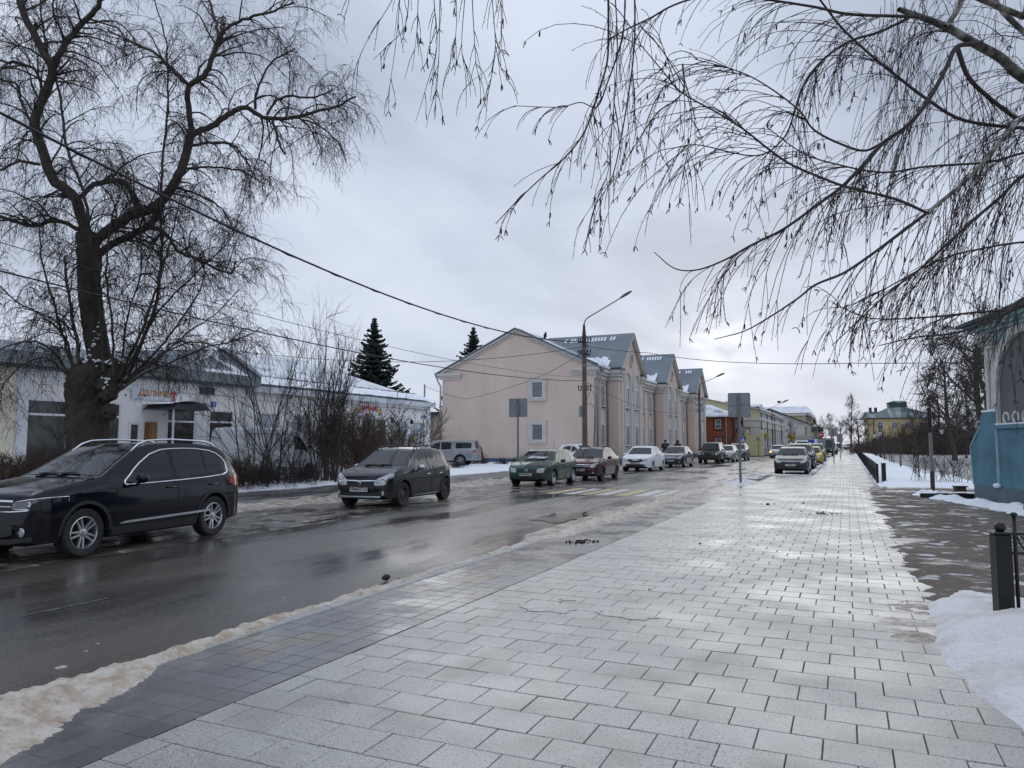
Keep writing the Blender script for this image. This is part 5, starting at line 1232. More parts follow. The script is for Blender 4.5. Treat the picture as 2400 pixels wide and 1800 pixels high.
# ============ yellow mansion in the park
mn = thing('yellow_mansion', 'large yellow manor with green hipped roof and lantern turret beyond the park', 'building', at(2037, 1040, 250))
mn.location.z = -1.6; mn.rotation_euler = (0, 0, R(4))
GRF = M('green_metal_roof', (.14,.17,.17), .5, .2, var=.3, scale=.5, col2=(.45,.50,.52), ramp=(.50,.66), stretch=(1,.2,.2), bump=.1)
MW = 18.6
obj('wall', MB().box(0, MW, 0, 14, 0, 11.8), M('mansion_yellow', (.52,.43,.22), .85, var=.08, scale=.3), mn)
obj('plinth', MB().box(-.2, MW+.2, -.2, 14.2, 0, 1.6), PALE, mn)
obj('cornice', MB().box(-.6, MW+.6, -.6, 14.5, 11.6, 11.85), DTRIM, mn)
m = MB(); z0, z1 = 11.85, 15.8
m.add([(-1.2, -1, z0), (MW+3.5, -1, z0), (MW+3.5, 15, z0), (-1.2, 15, z0), (7.5, 5, z1), (11.5, 5, z1), (11.5, 9, z1), (7.5, 9, z1)], [(0,1,5,4),(1,2,6,5),(2,3,7,6),(3,0,4,7),(4,5,6,7)]); obj('roof', m, GRF, mn)
obj('wing_roof', MB().prism([(-1.2, 11.85), (8, 11.85), (8, 14.4), (.2, 14.4)], 'y', 12, 24), GRF, mn)
obj('lantern', MB().box(6.9, 12.4, 4.5, 9.5, z1-.3, z1+1.3), M('lantern_green', (.03,.08,.07), .6), mn); obj('lantern_roof', MB().prism([(6.4, z1+1.3), (12.9, z1+1.3), (11.2, z1+1.9), (8.1, z1+1.9)], 'y', 4, 10), GRF, mn)
obj('chimney', MB().box(1.5, 2.4, 12, 13, 14, 15.9).box(3.2, 4.1, 12, 13, 14, 15.9), DTRIM, mn)
CURP = M('curtained_pane', (.10,.09,.12), .2, var=.5, scale=1, coat=.5)
for z in (7.6, 3.0):
    for k, x in enumerate((4.6, 8.9, 12.8, 17.1)):
        if z < 4 and k == 1: continue
        window(mn, 1.7, 2.2, loc=(x-1.0, 0, z+.6), surround=PINKT, sw=.15, mats=(PVC, CURP), mull=2, trans=.7)
obj('downpipe', MB().tube([(1.6, -.2, 11.4), (1.6, -.2, .5)], .12, 6).tube([(MW-.2, -.2, 11.4), (MW-.2, -.2, .5)], .12, 6), DTRIM, mn)
for k in range(4):
    for z in (3.4, 8): window(mn, 1.5, 2.2, loc=(0, 2+k*3.2, z), rz=-FX, mats=(PVC, CURP))
obj('annex', MB().box(MW, MW+7, 2, 12, 0, 9.0).box(MW+1.4, MW+3.2, 1.8, 2, 2, 9.6), PALE, mn)
# ============ blue park gatehouse at the right edge
A_ = Vector((3.33, 24.86, 0)); B_ = Vector((3.99, 22.36, 0)); ang = math.atan2(B_.y-A_.y, B_.x-A_.x)
gt = thing('blue_gatehouse', 'blue and white arched park gatehouse with sloping buttress at the right edge', 'gatehouse', (A_.x, A_.y, 0), ang)
# local x runs from the far corner towards the viewer, local -y faces the pavement
TEAL = M('teal_render', (.085,.20,.26), .8, var=.22, scale=1.3, bump=.35, bscale=30, detail=9); TEALG = M('grey_blue_plinth', (.11,.15,.18), .85, var=.12, scale=2, bump=.2)
TEALL = M('pale_teal_trim', (.30,.47,.50), .8, var=.12, scale=2); CHW = M('weathered_white', (.55,.54,.52), .85, var=.16, scale=2.5, bump=.3)
LEN = 13.0
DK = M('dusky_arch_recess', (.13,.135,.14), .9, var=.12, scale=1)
obj('wall', MB().box(.75, LEN, .12, 4.0, 0, 4.9), CHW, gt); obj('wall', MB().box(1.40, LEN, .0, .12, .44, 2.0), TEAL, gt)
obj('plinth', MB().box(-.02, LEN, -.05, .12, -.2, .44), TEALG, gt); obj('ledge', MB().box(1.42, LEN, -.07, .12, 2.0, 2.10), TEAL, gt)
obj('buttress', MB().prism([(-.05, .44), (-.16, 1.48), (.10, 1.72), (.44, 2.0), (.44, 2.2), (.53, 2.24), (.53, 2.36), (.62, 2.40), (.62, 2.47), (1.42, 2.47), (1.42, .44)], 'y', -.03, 2.0), TEAL, gt)
e_ = MB(); e_.prism([(-.19, 1.47), (-.16, 1.53), (.44, 2.06), (.44, 2.0), (.08, 1.69)], 'y', -.06, .4); e_.prism([(-.09, .44), (-.20, 1.47), (-.16, 1.47), (-.05, .44)], 'y', -.05, .3); e_.box(.40, .56, -.06, 1.9, 2.20, 2.25); e_.box(1.40, 1.46, -.05, .02, .44, 2.0); obj('pale_edging', e_, TEALL, gt)
sn_ = MB(); sn_.box(.60, 1.38, -.03, .12, 2.472, 2.53); sn_.box(1.45, LEN, -.07, .10, 2.102, 2.14); sn_.ell((1.42, -.08, .48), .15, .09, .07, 8, 5); sn_.prism([(-.16, 1.55), (.10, 1.80), (.40, 2.06), (.44, 2.11), (.44, 2.06), (-.16, 1.53)], 'y', -.04, .5); obj('snow_on_ledge', sn_, RSNOW, gt)
pil = MB(); pil.box(.92, 1.10, -.02, .12, 2.47, 4.5); pil.box(1.16, 1.32, .02, .12, 2.47, 4.5); obj('pilaster', pil, CHW, gt)
pc = MB()
for k in range(4): pc.box(.86-.05*k, 1.36+.03*k, -.06-.05*k, .12, 4.2+.10*k, 4.29+.10*k)
obj('capital', pc, CHW, gt)
cx_, r_, zs = 2.98, 1.50, 2.95
def archpts(r, n_=18): return [(cx_-r, 2.10)]+[(cx_-r*math.cos(math.pi*k/n_), zs+r*.98*math.sin(math.pi*k/n_)) for k in range(n_+1)]+[(cx_+r, 2.10)]
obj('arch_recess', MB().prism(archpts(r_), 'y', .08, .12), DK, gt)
a0, a1_ = archpts(r_), archpts(r_+.28); k = len(a0)
am = MB(); am.add([(x, -.02, z) for x, z in a0]+[(x, -.02, z) for x, z in a1_]+[(x, .12, z) for x, z in a0]+[(x, .12, z) for x, z in a1_], [(i, i+1, k+i+1, k+i) for i in range(k-1)]+[(i, 2*k+i, 2*k+i+1, i+1) for i in range(k-1)]+[(k+i, k+i+1, 3*k+i+1, 3*k+i) for i in range(k-1)])
obj('arch_moulding', am, CHW, gt)
sc_ = MB()
for k_ in range(6): sc_.tube([(cx_-1.2+k_*.5+.15*math.cos(t), .08, 2.28+.13*math.sin(t)) for t in np.linspace(-.6, 4.4, 12)], .04, 6)
obj('scroll_ornament', sc_, CHW, gt, smooth=True)
obj('spandrel', MB().prism([(1.15, 4.35), (1.6, 4.35), (2.1, 4.72), (3.0, 4.80), (LEN, 4.80), (LEN, 4.9), (1.15, 4.9)], 'y', .03, .12), TEALL, gt)
er = MB()
for k_ in range(3): er.box(.65-.10*k_, LEN, -.10-.09*k_, 4.2, 4.62+.09*k_, 4.71+.09*k_)
obj('cornice', er, TEALL, gt)
rf_ = MB(); rf_.box(.12, LEN, -.42, 4.4, 4.90, 4.98); rf_.prism([(-.42, 4.98), (4.4, 4.98), (1.8, 5.9)], 'x', .12, LEN); obj('roof', rf_, M('mossy_dark_roof', (.03,.05,.045), .8, var=.5, scale=6, bump=.6, bscale=20, bdist=.03), gt)
gt_snow = sheet('foot_snow', 1.4, 6, 17, 26.6, .07, .09, lambda x, y: -.05+(.20+.10*fbm(x*1.5, y*1.5, 4))*max(0, 1-abs((x-3.33)*.9669+(y-24.86)*.2552+.72-.15*fbm(x, y, 9))/.62)*sstep(.6, 1.5, y-16), RSNOW)
# ---------------------------------------------------------------- street lamps, poles, wires
CONC = M('weathered_concrete', (.13,.105,.085), .85, var=.22, scale=3, bump=.4, bscale=30, stretch=(1,1,.4))
RUST = M('rusty_brown_paint', (.055,.028,.022), .7, var=.3, scale=5, bump=.3)
POLE = M('grey_painted_pole', (.17,.19,.195), .45, .3, var=.18, scale=5, bump=.1)
def lamp_pole(x, y, hp, la, label, r0=.15, dirv=(1, .35), arms=((.02, 7.3), (0, 6.6), (0, 4.6)), name='street_lamp', conc=True, basez=0):
    t = thing(name, label, 'street lamp', (x, y, basez))
    obj('pole', MB().lathe([(r0, 0), (r0*.72, hp-.9), (r0*.68, hp-.9)], 'z', n=10), CONC if conc else POLE, t, smooth=40)
    obj('pole_cap', MB().lathe([(r0*.78, hp-.92), (r0*.75, hp-.35), (r0*.35, hp+.35), (.03, hp+.38)], 'z', n=10), RUST, t, smooth=40)
    d = Vector((dirv[0], dirv[1], 0)).normalized(); pts = [Vector((0, 0, hp+.3))]
    for k in range(1, 7): a = k/6*R(55); pts.append(Vector((0, 0, hp+.3+.55*math.sin(a)))+d*(.55*(1-math.cos(a))))
    end = pts[-1]+d*la[0]+Vector((0, 0, la[1])); pts.append(end)
    obj('bracket', MB().tube(pts, .03, 7), RUST, t, smooth=True)
    h_ = MB(); n = 10
    dd = (end-pts[-2]).normalized(); sd_ = dd.cross(Vector((0, 0, 1))).normalized(); up = sd_.cross(dd)
    o = []; prof = [(0, .03, .03), (.08, .055, .05), (.25, .12, .09), (.5, .15, .11), (.72, .12, .09), (.85, .05, .04)]
    for s_, w_, hh in prof:
        for k in range(n):
            a = 2*math.pi*k/n; o.append(end+dd*(s_*la[2])+sd_*math.cos(a)*w_*la[2]+up*(math.sin(a)*hh*(1.0 if math.sin(a) > 0 else .55))*la[2])
    fs = [(i*n+k, i*n+(k+1) % n, (i+1)*n+(k+1) % n, (i+1)*n+k) for i in range(5) for k in range(n)]+[tuple(range(n)), tuple(5*n+k for k in range(n))[::-1]]
    h_.add(o, fs); obj('lamp_head', h_, M('lamp_head_brown', (.09,.075,.075), .5, var=.2), t, smooth=True)
    for off, z in arms:
        a_ = MB(); a_.tube([(-.38, off, z), (.38, off, z)], .03, 5)
        for xx in (-.36, -.2, .2, .36): a_.tube([(xx, off, z), (xx, off, z+.13)], .016, 5); a_.lathe([(.03, z+.1), (.045, z+.14), (.03, z+.22), (.04, z+.25), (.015, z+.28)], 'z', (xx, off, 0), 7)
        ao = obj('cross_arm', a_, MT['black_iron'], t); 
    return t
p1 = at(1371, 1040, 41.3); p1.z = 0
LP1 = (p1.x, p1.y)
sl1 = lamp_pole(p1.x, p1.y, 7.95, (1.75, 1.05, 1.0), 'tall concrete street lamp with long bracket and many wires in front of the pink house', r0=.17, dirv=(1, .42))
bn = MB()
for k in range(9): a = k*.7; bn.tube([(.18*math.cos(a), .18*math.sin(a), 7.2-.07*k), (.3*math.cos(a+1), .3*math.sin(a+1), 6.95-.05*k), (.2*math.cos(a+2), .2*math.sin(a+2), 6.5)], .014, 4)
obj('wire_bundle', bn, MT['black_plastic'], sl1)
bx = MB().box(-.3, -.16, -.12, .1, 3.1, 3.7); obj('junction_box', bx, PIPE, sl1)
obj('cable', MB().tube([(.12, -.1, 4.0), (.45, -.2, 4.6), (.68, -.2, 4.2), (.62, -.2, 2.6), (.5, -.1, .9), (.55, 0, .2)], .018, 4), MT['black_plastic'], sl1, smooth=True)
bandz = MB()
for z in (1.2, 4.9, 5.0, 5.9, 6.0): bandz.lathe([(.16, z), (.16, z+.03)], 'z', n=10)
obj('steel_band', bandz, PIPE, sl1)
p2 = at(1641, 1040, 78); lamp_pole(p2.x, p2.y, 7.2, (1.5, .65, 1.3), 'second concrete street lamp in front of the last pointed gable', dirv=(1, .42), arms=((0, 6.2), (0, 5.6), (0, 5.0)))
LP2 = (p2.x, p2.y)
p3 = at(1811, 1040, 118); lamp_pole(p3.x, p3.y, 6.7, (1.3, .6, 1.5), 'far street lamp before the yellow pilastered building', dirv=(1, .42), arms=((0, 6.0),))
t = thing('leaning_post', 'dark leaning timber post with a brace by the red house corner', 'pole', tuple(at(1741, 1040, 96)[:2])+(0,))
obj('post', MB().lathe([(.16, 0), (.12, 7.6)], 'z', n=8), RUST, t); obj('brace', MB().tube([(-2.3, 0, 0), (-.1, 0, 4.6)], .12, 7), RUST, t)
def wire(name, label, pts, r, sag=0.0, n=22, extra=None):
    t = thing(name, label, 'wire', tuple(pts[0])); P0 = Vector(pts[0]); o = []
    for i in range(len(pts)-1):
        a, b = Vector(pts[i]), Vector(pts[i+1])
        for k in range(n+(i == len(pts)-2)):
            u = k/n; p = a.lerp(b, u); p.z -= sag*4*u*(1-u); o.append(p-P0)
    obj('cable', MB().tube(o, r, 5), MT['black_plastic'], t, smooth=True)
    if extra:
        o2 = [p+Vector((.02*math.cos(i*2.1), 0, .03*math.sin(i*2.1))) for i, p in enumerate(o)]; obj('wrapped_cable', MB().tube(o2, r*.6, 4), MT['black_plastic'], t, smooth=True)
    return t
px, py = LP1
near_z = 9.0
wire('thick_cable', 'thick twisted overhead cable sweeping down from top left to the lamp pole', [(px, 0, 8.66), (px, py, 7.35)], .028, 1.65, n=60, extra=1)
wire('overhead_wire', 'thin overhead wire below the thick cable running from the big tree', [onx(-300, 560, px), (px, py, 5.12)], .016, .55)
wire('overhead_wire', 'faintest overhead wire just above the lower wire left of the lamp pole', [onx(-300, 480, px-.3), (px, py, 5.3)], .008, .55)
wire('overhead_wire', 'nearly level wire from the shop roof to the top of the lamp pole', [tuple(onx(515, 817, -27)), (px, py, 7.05)], .014, .75)
wire('overhead_wire', 'deeply sagging wire crossing the pink gable wall', [tuple(at(996, 905, 66)), tuple(at(1092, 935, 58)), tuple(at(1241, 892, 48)), (px, py, 6.75)], .015, .12)
wire('overhead_wire', 'wire from the lamp pole crossing the street towards the right', [(px, py, 7.1), tuple(at(1519, 827, 39)), tuple(at(1700, 848, 36)), tuple(at(2000, 851, 31)), tuple(at(2500, 840, 24))], .015, .06)
wire('overhead_wire', 'sagging wire between the two concrete street lamps', [(px, py, 5.1), (LP2[0], LP2[1], 5.4)], .016, 1.1)
wire('overhead_wire', 'upper thin wire between the two concrete street lamps', [(px, py, 6.7), (LP2[0], LP2[1], 6.2)], .008, .5)
wire('overhead_wire', 'wire from the second street lamp up the far street', [(LP2[0], LP2[1], 5.6), (p3.x, p3.y, 5.9)], .02, .6)
wpole = thing('thin_post', 'thin pale post behind the shop roof corner carrying a wire', 'pole', tuple(at(994, 1040, 66)[:2])+(0,)); obj('post', MB().lathe([(.09, 0), (.07, 6.9)], 'z', n=8), PIPE, wpole)
# crow on the cable
cp_ = at(1245, 783, 36.2)
def cable_z(y_): 
    u = y_/py; return 8.66+(7.35-8.66)*u-1.65*4*u*(1-u)
cy = cp_.y; cr_ = thing('crow', 'black crow perched on the thick cable above the pink gable', 'bird', (px, cy, cable_z(cy)+.04), R(-60))
cb = MB(); cb.ell((0, 0, .13), .17, .085, .10, 12, 8); cb.ell((.15, 0, .23), .065, .055, .06, 10, 6); cb.tube([(.1, 0, .18), (.14, 0, .22)], .055, 8)
cb.tube([(.19, 0, .235), (.27, 0, .215)], [.025, .004], 6); cb.tube([(-.12, 0, .10), (-.32, 0, .0)], [.055, .035], 6)
obj('body', cb, M('crow_black', (.012,.012,.014), .5), cr_, smooth=True)
obj('leg', MB().tube([(.02, .03, .06), (.0, .03, -.02)], .008, 5), MT['black_plastic'], cr_); obj('leg', MB().tube([(.02, -.03, .06), (.0, -.03, -.02)], .008, 5), MT['black_plastic'], cr_)
t = thing('crow', 'small dark bird perched on the far lamp arm over the yellow building', 'bird', (p3.x+1.1, p3.y+.4, 8.05), 0); obj('body', MB().ell((0, 0, .2), .3, .14, .2), M('crow_black', (0,0,0)), t, smooth=True)
# ---------------------------------------------------------------- road signs seen from behind
def back_sign(loc, zb, w_, h_, ptop, label, rz=0.0, side=0.0, dia=False, pr=.038):
    t = thing('road_sign', label, 'road sign', (loc[0], loc[1], 0), rz)
    obj('pole', MB().lathe([(pr, 0), (pr, ptop)], 'z', n=10), POLE, t, smooth=40)
    rc = .06
    out_ = []
    for cx0, cz0, a0 in ((w_/2-rc, h_-rc, 0), (-w_/2+rc, h_-rc, 90), (-w_/2+rc, rc, 180), (w_/2-rc, rc, 270)):
        for k in range(4): a = R(a0+30*k); out_.append((side+cx0+rc*math.cos(a), zb+cz0+rc*math.sin(a)))
    if dia: out_ = [(side, zb), (side+w_*.7, zb+w_*.7), (side, zb+w_*1.4), (side-w_*.7, zb+w_*.7)]
    obj('board', MB().prism(out_, 'y', .05, .065), MT['galv'], t)
    if not dia:
        rm = MB(); n = len(out_); c0 = (side, zb+h_/2)
        inn = [(c0[0]+(x-c0[0])*.97, c0[1]+(z-c0[1])*.97) for x, z in out_]
        rm.add([(x, .04, z) for x, z in out_]+[(x, .04, z) for x, z in inn]+[(x, .05, z) for x, z in out_]+[(x, .05, z) for x, z in inn], [(i, (i+1) % n, n+(i+1) % n, n+i) for i in range(n)]+[(i, 2*n+i, 2*n+(i+1) % n, (i+1) % n) for i in range(n)]+[(n+i, n+(i+1) % n, 3*n+(i+1) % n, 3*n+i) for i in range(n)])
        rm.box(side-w_/2+.02, side+w_/2-.02, .035, .05, zb+h_*.48, zb+h_*.5); obj('rim', rm, POLE, t)
        obj('clamp', MB().box(-.07, .07, -.045, .05, zb+h_*.2, zb+h_*.25).box(-.07, .07, -.045, .05, zb+h_*.75, zb+h_*.8).box(-.02, .02, .02, .05, zb, zb+h_), POLE, t)
    return t
bs = gp(1736, 1135); back_sign(bs, 2.66, .86, .97, 3.58, 'large square road sign seen from behind on a tall grey pole at the kerb', rz=R(12), side=.02, pr=.05)
back_sign((-12.9, 29.2), 2.75, .80, .80, 3.5, 'square road sign seen from behind on a dark pole left of the green hatchback', rz=R(14), pr=.04)
bs = gp(1955, 1086); back_sign(bs, 2.2, .66, .66, 2.8, 'grey sign back on a thin pole beside the parked yellow car', rz=R(5))
bs = gp(1970, 1075); back_sign(bs, 1.75, .6, .95, 2.5, 'smaller grey sign back on a pole farther along the pavement', rz=R(5))
back_sign((-.9, 118), 1.9, .6, .9, 2.7, 'farthest grey sign back beside the end of the parked row', rz=R(3))
t = thing('no_entry_sign', 'round red no entry sign with white bar above a grey plate', 'road sign', (-2.3, 80, 0))
obj('pole', MB().lathe([(.035, 0), (.035, 2.75)], 'z', n=8), POLE, t)
obj('disc', MB().lathe([(.28, -.05), (.28, -.03), (.27, -.03)], 'y', (0, 0, 2.5), 24), M('sign_red_disc', (.40,.02,.03), .4), t); obj('bar', MB().box(-.19, .19, -.062, -.05, 2.46, 2.54), WHT, t); obj('rim', MB().tube([(.28*math.cos(2*math.pi*k/24), -.05, 2.5+.28*math.sin(2*math.pi*k/24)) for k in range(25)], .012, 5), WHT, t)
obj('lower_plate', MB().box(-.38, .38, -.045, -.03, 1.35, 2.05), MT['galv'], t)
t = thing('pedestrian_sign', 'blue pedestrian crossing sign in a yellow frame by the red house', 'road sign', (-11.9, 97, 0))
obj('pole', MB().lathe([(.04, 0), (.04, 3.2)], 'z', n=8), POLE, t); obj('frame', MB().box(-.42, .42, -.05, -.03, 1.75, 2.6), M('sign_yellow', (.55,.42,.05), .5), t); obj('board', MB().box(-.32, .32, -.06, -.05, 1.85, 2.5), BLU, t)
obj('triangle', MB().prism([(-.24, 1.92), (.24, 1.92), (0, 2.42)], 'y', -.066, -.06), WHT, t); obj('walking_figure', MB().prism([(-.06, 1.95), (0, 2.1), (.06, 1.95), (.03, 1.95), (0, 2.03), (-.03, 1.95)], 'y', -.072, -.066).prism([(-.03, 2.1), (.03, 2.1), (.02, 2.25), (-.02, 2.25)], 'y', -.072, -.066), MT['black_text'], t)
dm = thing('priority_sign_back', 'diamond shaped sign back above the pedestrian crossing sign', 'road sign', (-11.9, 97.1, 0)); obj('board', MB().prism([(-.1, 2.75), (.45, 3.25), (-.1, 3.75), (-.65, 3.25)], 'y', .0, .02), MT['galv'], dm); obj('pole', MB().lathe([(.03, 2.6), (.03, 3.6)], 'z', (-.1, .05, 0), 6), POLE, dm)
t = thing('crossing_sign_back', 'pair of small triangular sign backs over the yellow gateposts', 'road sign', (-10.6, 102, 0)); obj('pole', MB().lathe([(.035, 0), (.035, 2.6)], 'z', n=6), POLE, t); obj('board', MB().prism([(-.4, 2.0), (.4, 2.0), (0, 2.6)], 'y', -.03, 0).prism([(.7, 2.0), (1.5, 2.0), (1.1, 2.6)], 'y', -.03, 0), MT['galv'], t)
# ---------------------------------------------------------------- fences
def ipost(t, x, y, h_, w_=.15, ball=True):
    p = obj('post', MB().bbox(x-w_/2, x+w_/2, y-w_/2, y+w_/2, -.1, h_, .012).bbox(x-w_/2-.02, x+w_/2+.02, y-w_/2-.02, y+w_/2+.02, h_, h_+.02, .01), MT['black_iron'], t)
    if ball: obj('finial', MB().ell((x, y, h_+.055), .045, .045, .045, 14, 10).lathe([(.025, h_+.01), (.02, h_+.03)], 'z', (x, y, 0), 8), MT['black_iron'], p, smooth=True)
fg = thing('iron_gate_fence', 'low black iron fence with ball-topped square post in the right foreground snow', 'fence', (1.19, 7.7, 0), R(13))
ipost(fg, 0, 0, .82, .125)
def rod(x, h0, h1, top='knob', r=.016, nm='bar'):
    m = MB(); m.tube([(x, 0, h0), (x, 0, h1)], r, 8)
    if top == 'knob': m.ell((x, 0, h1+.005), .03, .03, .022, 10, 6)
    if top == 'ring': m.tube([(x+.045*math.cos(a), 0, h1+.045+.045*math.sin(a)) for a in np.linspace(0, 2*math.pi, 17)], .012, 6)
    obj(nm, m, MT['black_iron'], fg, smooth=True)
rod(.115, .05, .98); 
for k in range(9): rod(.25+k*.135, .02, 1.0 if k % 2 == 0 else .90, 'ring' if k % 2 == 0 else 'knob')
rl = MB()
for z in (.82, .655, .16): rl.tube([(.07, 0, z), (1.6, 0, z)], .013, 6)
obj('rail', rl, MT['black_iron'], fg)
for k in range(5):
    sc2 = MB(); x0 = .13+k*.27
    sc2.tube([(x0, 0, .80), (x0+.02, 0, .74), (x0+.06, 0, .68), (x0+.12, 0, .66), (x0+.2, 0, .69), (x0+.235, 0, .76), (x0+.23, 0, .81)], .008, 6)
    sc2.tube([(x0+.05, 0, .15), (x0+.08, 0, .10), (x0+.06, 0, .06), (x0+.03, 0, .08)], .008, 6); sc2.tube([(x0+.03, 0, .80), (x0+.07, 0, .77), (x0+.06, 0, .73)], .008, 6)
    obj('scroll', sc2, MT['black_iron'], fg, smooth=True)
ff = thing('iron_fence', 'long low black iron fence running up the right side of the pavement', 'fence', (1.07, 33.3, 0))
ipost(ff, .22, -.4, .82, .16, False); 
n_ = 0; yy = 0.0; bars = MB(); fpost = MB().bbox(-.05, .05, -.05, .05, -.1, .80, .01).mesh('post'); fpost.materials.append(MT['black_iron'])
barme = MB().tube([(0, 0, .03), (0, 0, .74)], .014, 5).ell((0, 0, .75), .025, .025, .03, 6, 4).mesh('bar', True); barme.materials.append(MT['black_iron'])
fx = lambda y: .2*min(1, y/80)
rail = MB()
y = .0
while y < 150:
    o = bpy.data.objects.new('post', fpost); COL.objects.link(o); o.parent = ff; o.location = (fx(y), y, 0)
    if y < 60:
        for k in range(1, 15):
            yb_ = y+k*.17
            if yb_ < 24:
                o = bpy.data.objects.new('bar', barme); COL.objects.link(o); o.parent = ff; o.location = (fx(yb_), yb_, 0)
            else: bars.tube([(fx(yb_), yb_, .03), (fx(yb_), yb_, .76)], .016, 4, False)
    else:
        for k in range(1, 15): yb_ = y+k*.17; bars.tube([(fx(yb_), yb_, .03), (fx(yb_), yb_, .76)], .016, 3, False)
    for z in (.12, .58, .70): rail.tube([(fx(y), y, z), (fx(y+2.55), y+2.55, z)], .018, 4)
    y += 2.55
obj('rail', rail, MT['black_iron'], ff); obj('far_bars', bars, MT['black_iron'], ff, kind='stuff', fix=False)
# low black beam by the gatehouse, concrete post
t = thing('barrier_beam', 'low black metal beam capped with snow beside the gatehouse', 'barrier', (1.93, 25.1, 0), math.atan2(.28, 1.37))
obj('beam', MB().bbox(0, 1.5, -.06, .06, .02, .14, .01).box(0, .1, -.05, .05, -.1, .02), MT['black_iron'], t)
bsn = MB(); bsn.grid(lambda x, y: (x, y, .145+.05*math.cos(y*12)*(1+.5*noise.noise(Vector((x*5, 0, 0))))-.02*abs(y)), list(np.linspace(.05, 1.5, 16)), [-.09,-.05,0,.05,.09]); obj('snow_cap', bsn, RSNOW, t, smooth=True)
t = thing('wooden_stump_box', 'small brown box with snow cap beside the gatehouse wall', 'box', (3.05, 26.0, 0), .2); obj('box', MB().bbox(-.14, .14, -.12, .12, 0, .30, .01), M('brown_wood', (.10,.05,.025), .7, var=.3), t); obj('lid', MB().bbox(-.17, .19, -.14, .14, .30, .335, .008), MT['black_plastic'], t)
t = thing('concrete_post', 'slim concrete post with dark cap and brown foot near the gatehouse', 'post', tuple(gp(2187, 1160)[:2])+(0,))
obj('shaft', MB().lathe([(.058, .75), (.052, 1.95)], 'z', n=10), M('post_grey', (.22,.21,.20), .8, var=.15, bump=.2), t, smooth=40); obj('foot', MB().lathe([(.065, -.1), (.062, .75)], 'z', n=10), M('foot_brown', (.07,.05,.04), .8, var=.3), t, smooth=40); obj('cap', MB().lathe([(.056, 1.95), (.056, 2.74)], 'z', n=10), MT['black_iron'], t, smooth=40)
# park lamps
def park_lamp(x, y, z, h_, label):
    t = thing('park_lamp', label, 'park lamp', (x, y, z)); s = h_/3.6
    obj('post', MB().lathe([(.14*s, 0), (.13*s, .7*s), (.06*s, .8*s), (.05*s, 2.9*s), (.09*s, 2.95*s)], 'z', n=8), MT['black_iron'], t)
    obj('lantern', MB().lathe([(.12*s, 2.98*s), (.22*s, 3.42*s)], 'z', n=6), M('opal_glass', (.55,.58,.58), .3), t)
    obj('lantern_cap', MB().lathe([(.27*s, 3.42*s), (.12*s, 3.58*s), (.03*s, 3.75*s)], 'z', n=6), MT['black_iron'], t)
park_lamp(13.3, 105.8, -1.0, 5.0, 'nearer black lantern post in the snowy park left of the gatehouse')
park_lamp(12.9, 127, -1.0, 4.9, 'lantern post among the bare trees behind the concrete post')
q = at(2050, 1030, 100); park_lamp(q.x, q.y, -.8, 3.9, 'lantern post in the row of saplings before the yellow manor')
q = at(2063, 1030, 88); park_lamp(q.x, q.y, -.6, 3.8, 'second lantern post in the sapling row before the yellow manor')
# small clods of dirt on the slabs
cl = random.Random(12)
DIRT = M('dirt_clod', (.035,.028,.024), .9, var=.4, scale=30, bump=.6)
CL = [(gp(1800,1183), .05), (gp(1785,1182), .025), (gp(1816,1182), .025), (gp(1883,1180), .035), (gp(1745,1178), .02), (gp(1855,1195), .02), (gp(1735,1160), .03), (gp(1852,1194), .015), (gp(1878,1199), .02), (gp(1950,1205), .03), (gp(1640,1274), .02), (gp(905,1357), .06), (gp(935,1361), .03), (gp(1522,1382), .012)]
for k in range(30): CL.append((Vector((cl.uniform(-3.2, .3), cl.uniform(7, 22), 0)), cl.uniform(.006, .016)))
cm = []
for i in range(5):
    m = MB().ell((0, 0, 0), 1, .8, .6, 9, 6); m.v = [tuple(Vector(p)*(1+.35*noise.noise(Vector(p)*1.7+Vector((i*9, 0, 0))))) for p in m.v]; me = m.mesh('clod', True); me.materials.append(DIRT); cm.append(me)
for i, (p, r) in enumerate(CL):
    if i < 14: 
        o = bpy.data.objects.new('dirt_clod', cm[i % 5]); COL.objects.link(o); o.location = (p.x, p.y, r*.3); o.scale = (r, r, r); o.rotation_euler = (0, 0, i); tag(o, 'small dark clod of dirt lying on the wet slabs', 'clod', 'dirt clods on the pavement')
m = MB()
for i, (p, r) in enumerate(CL[14:]): m.ell((p.x, p.y, r*.2), r, r*.8, r*.5, 6, 4)
struct('dirt_crumbs', m, DIRT, kind='stuff')
m = MB()
for k in range(60):
    a = cl.uniform(0, 6.3); d = abs(cl.gauss(0, 1)); s = cl.uniform(.008, .028); m.ell((gp(1925,1204).x+.16*d*math.cos(a), gp(1925,1204).y+.35*d*math.sin(a), s*.2), s, s*.8, s*.4, 6, 4)
    m.ell((gp(1360,1271).x+.10*d*math.cos(a), gp(1360,1271).y+.16*d*math.sin(a), s*.5), s, s*.8, s*.8, 6, 4)
struct('dirt_piles', m, DIRT, kind='stuff')
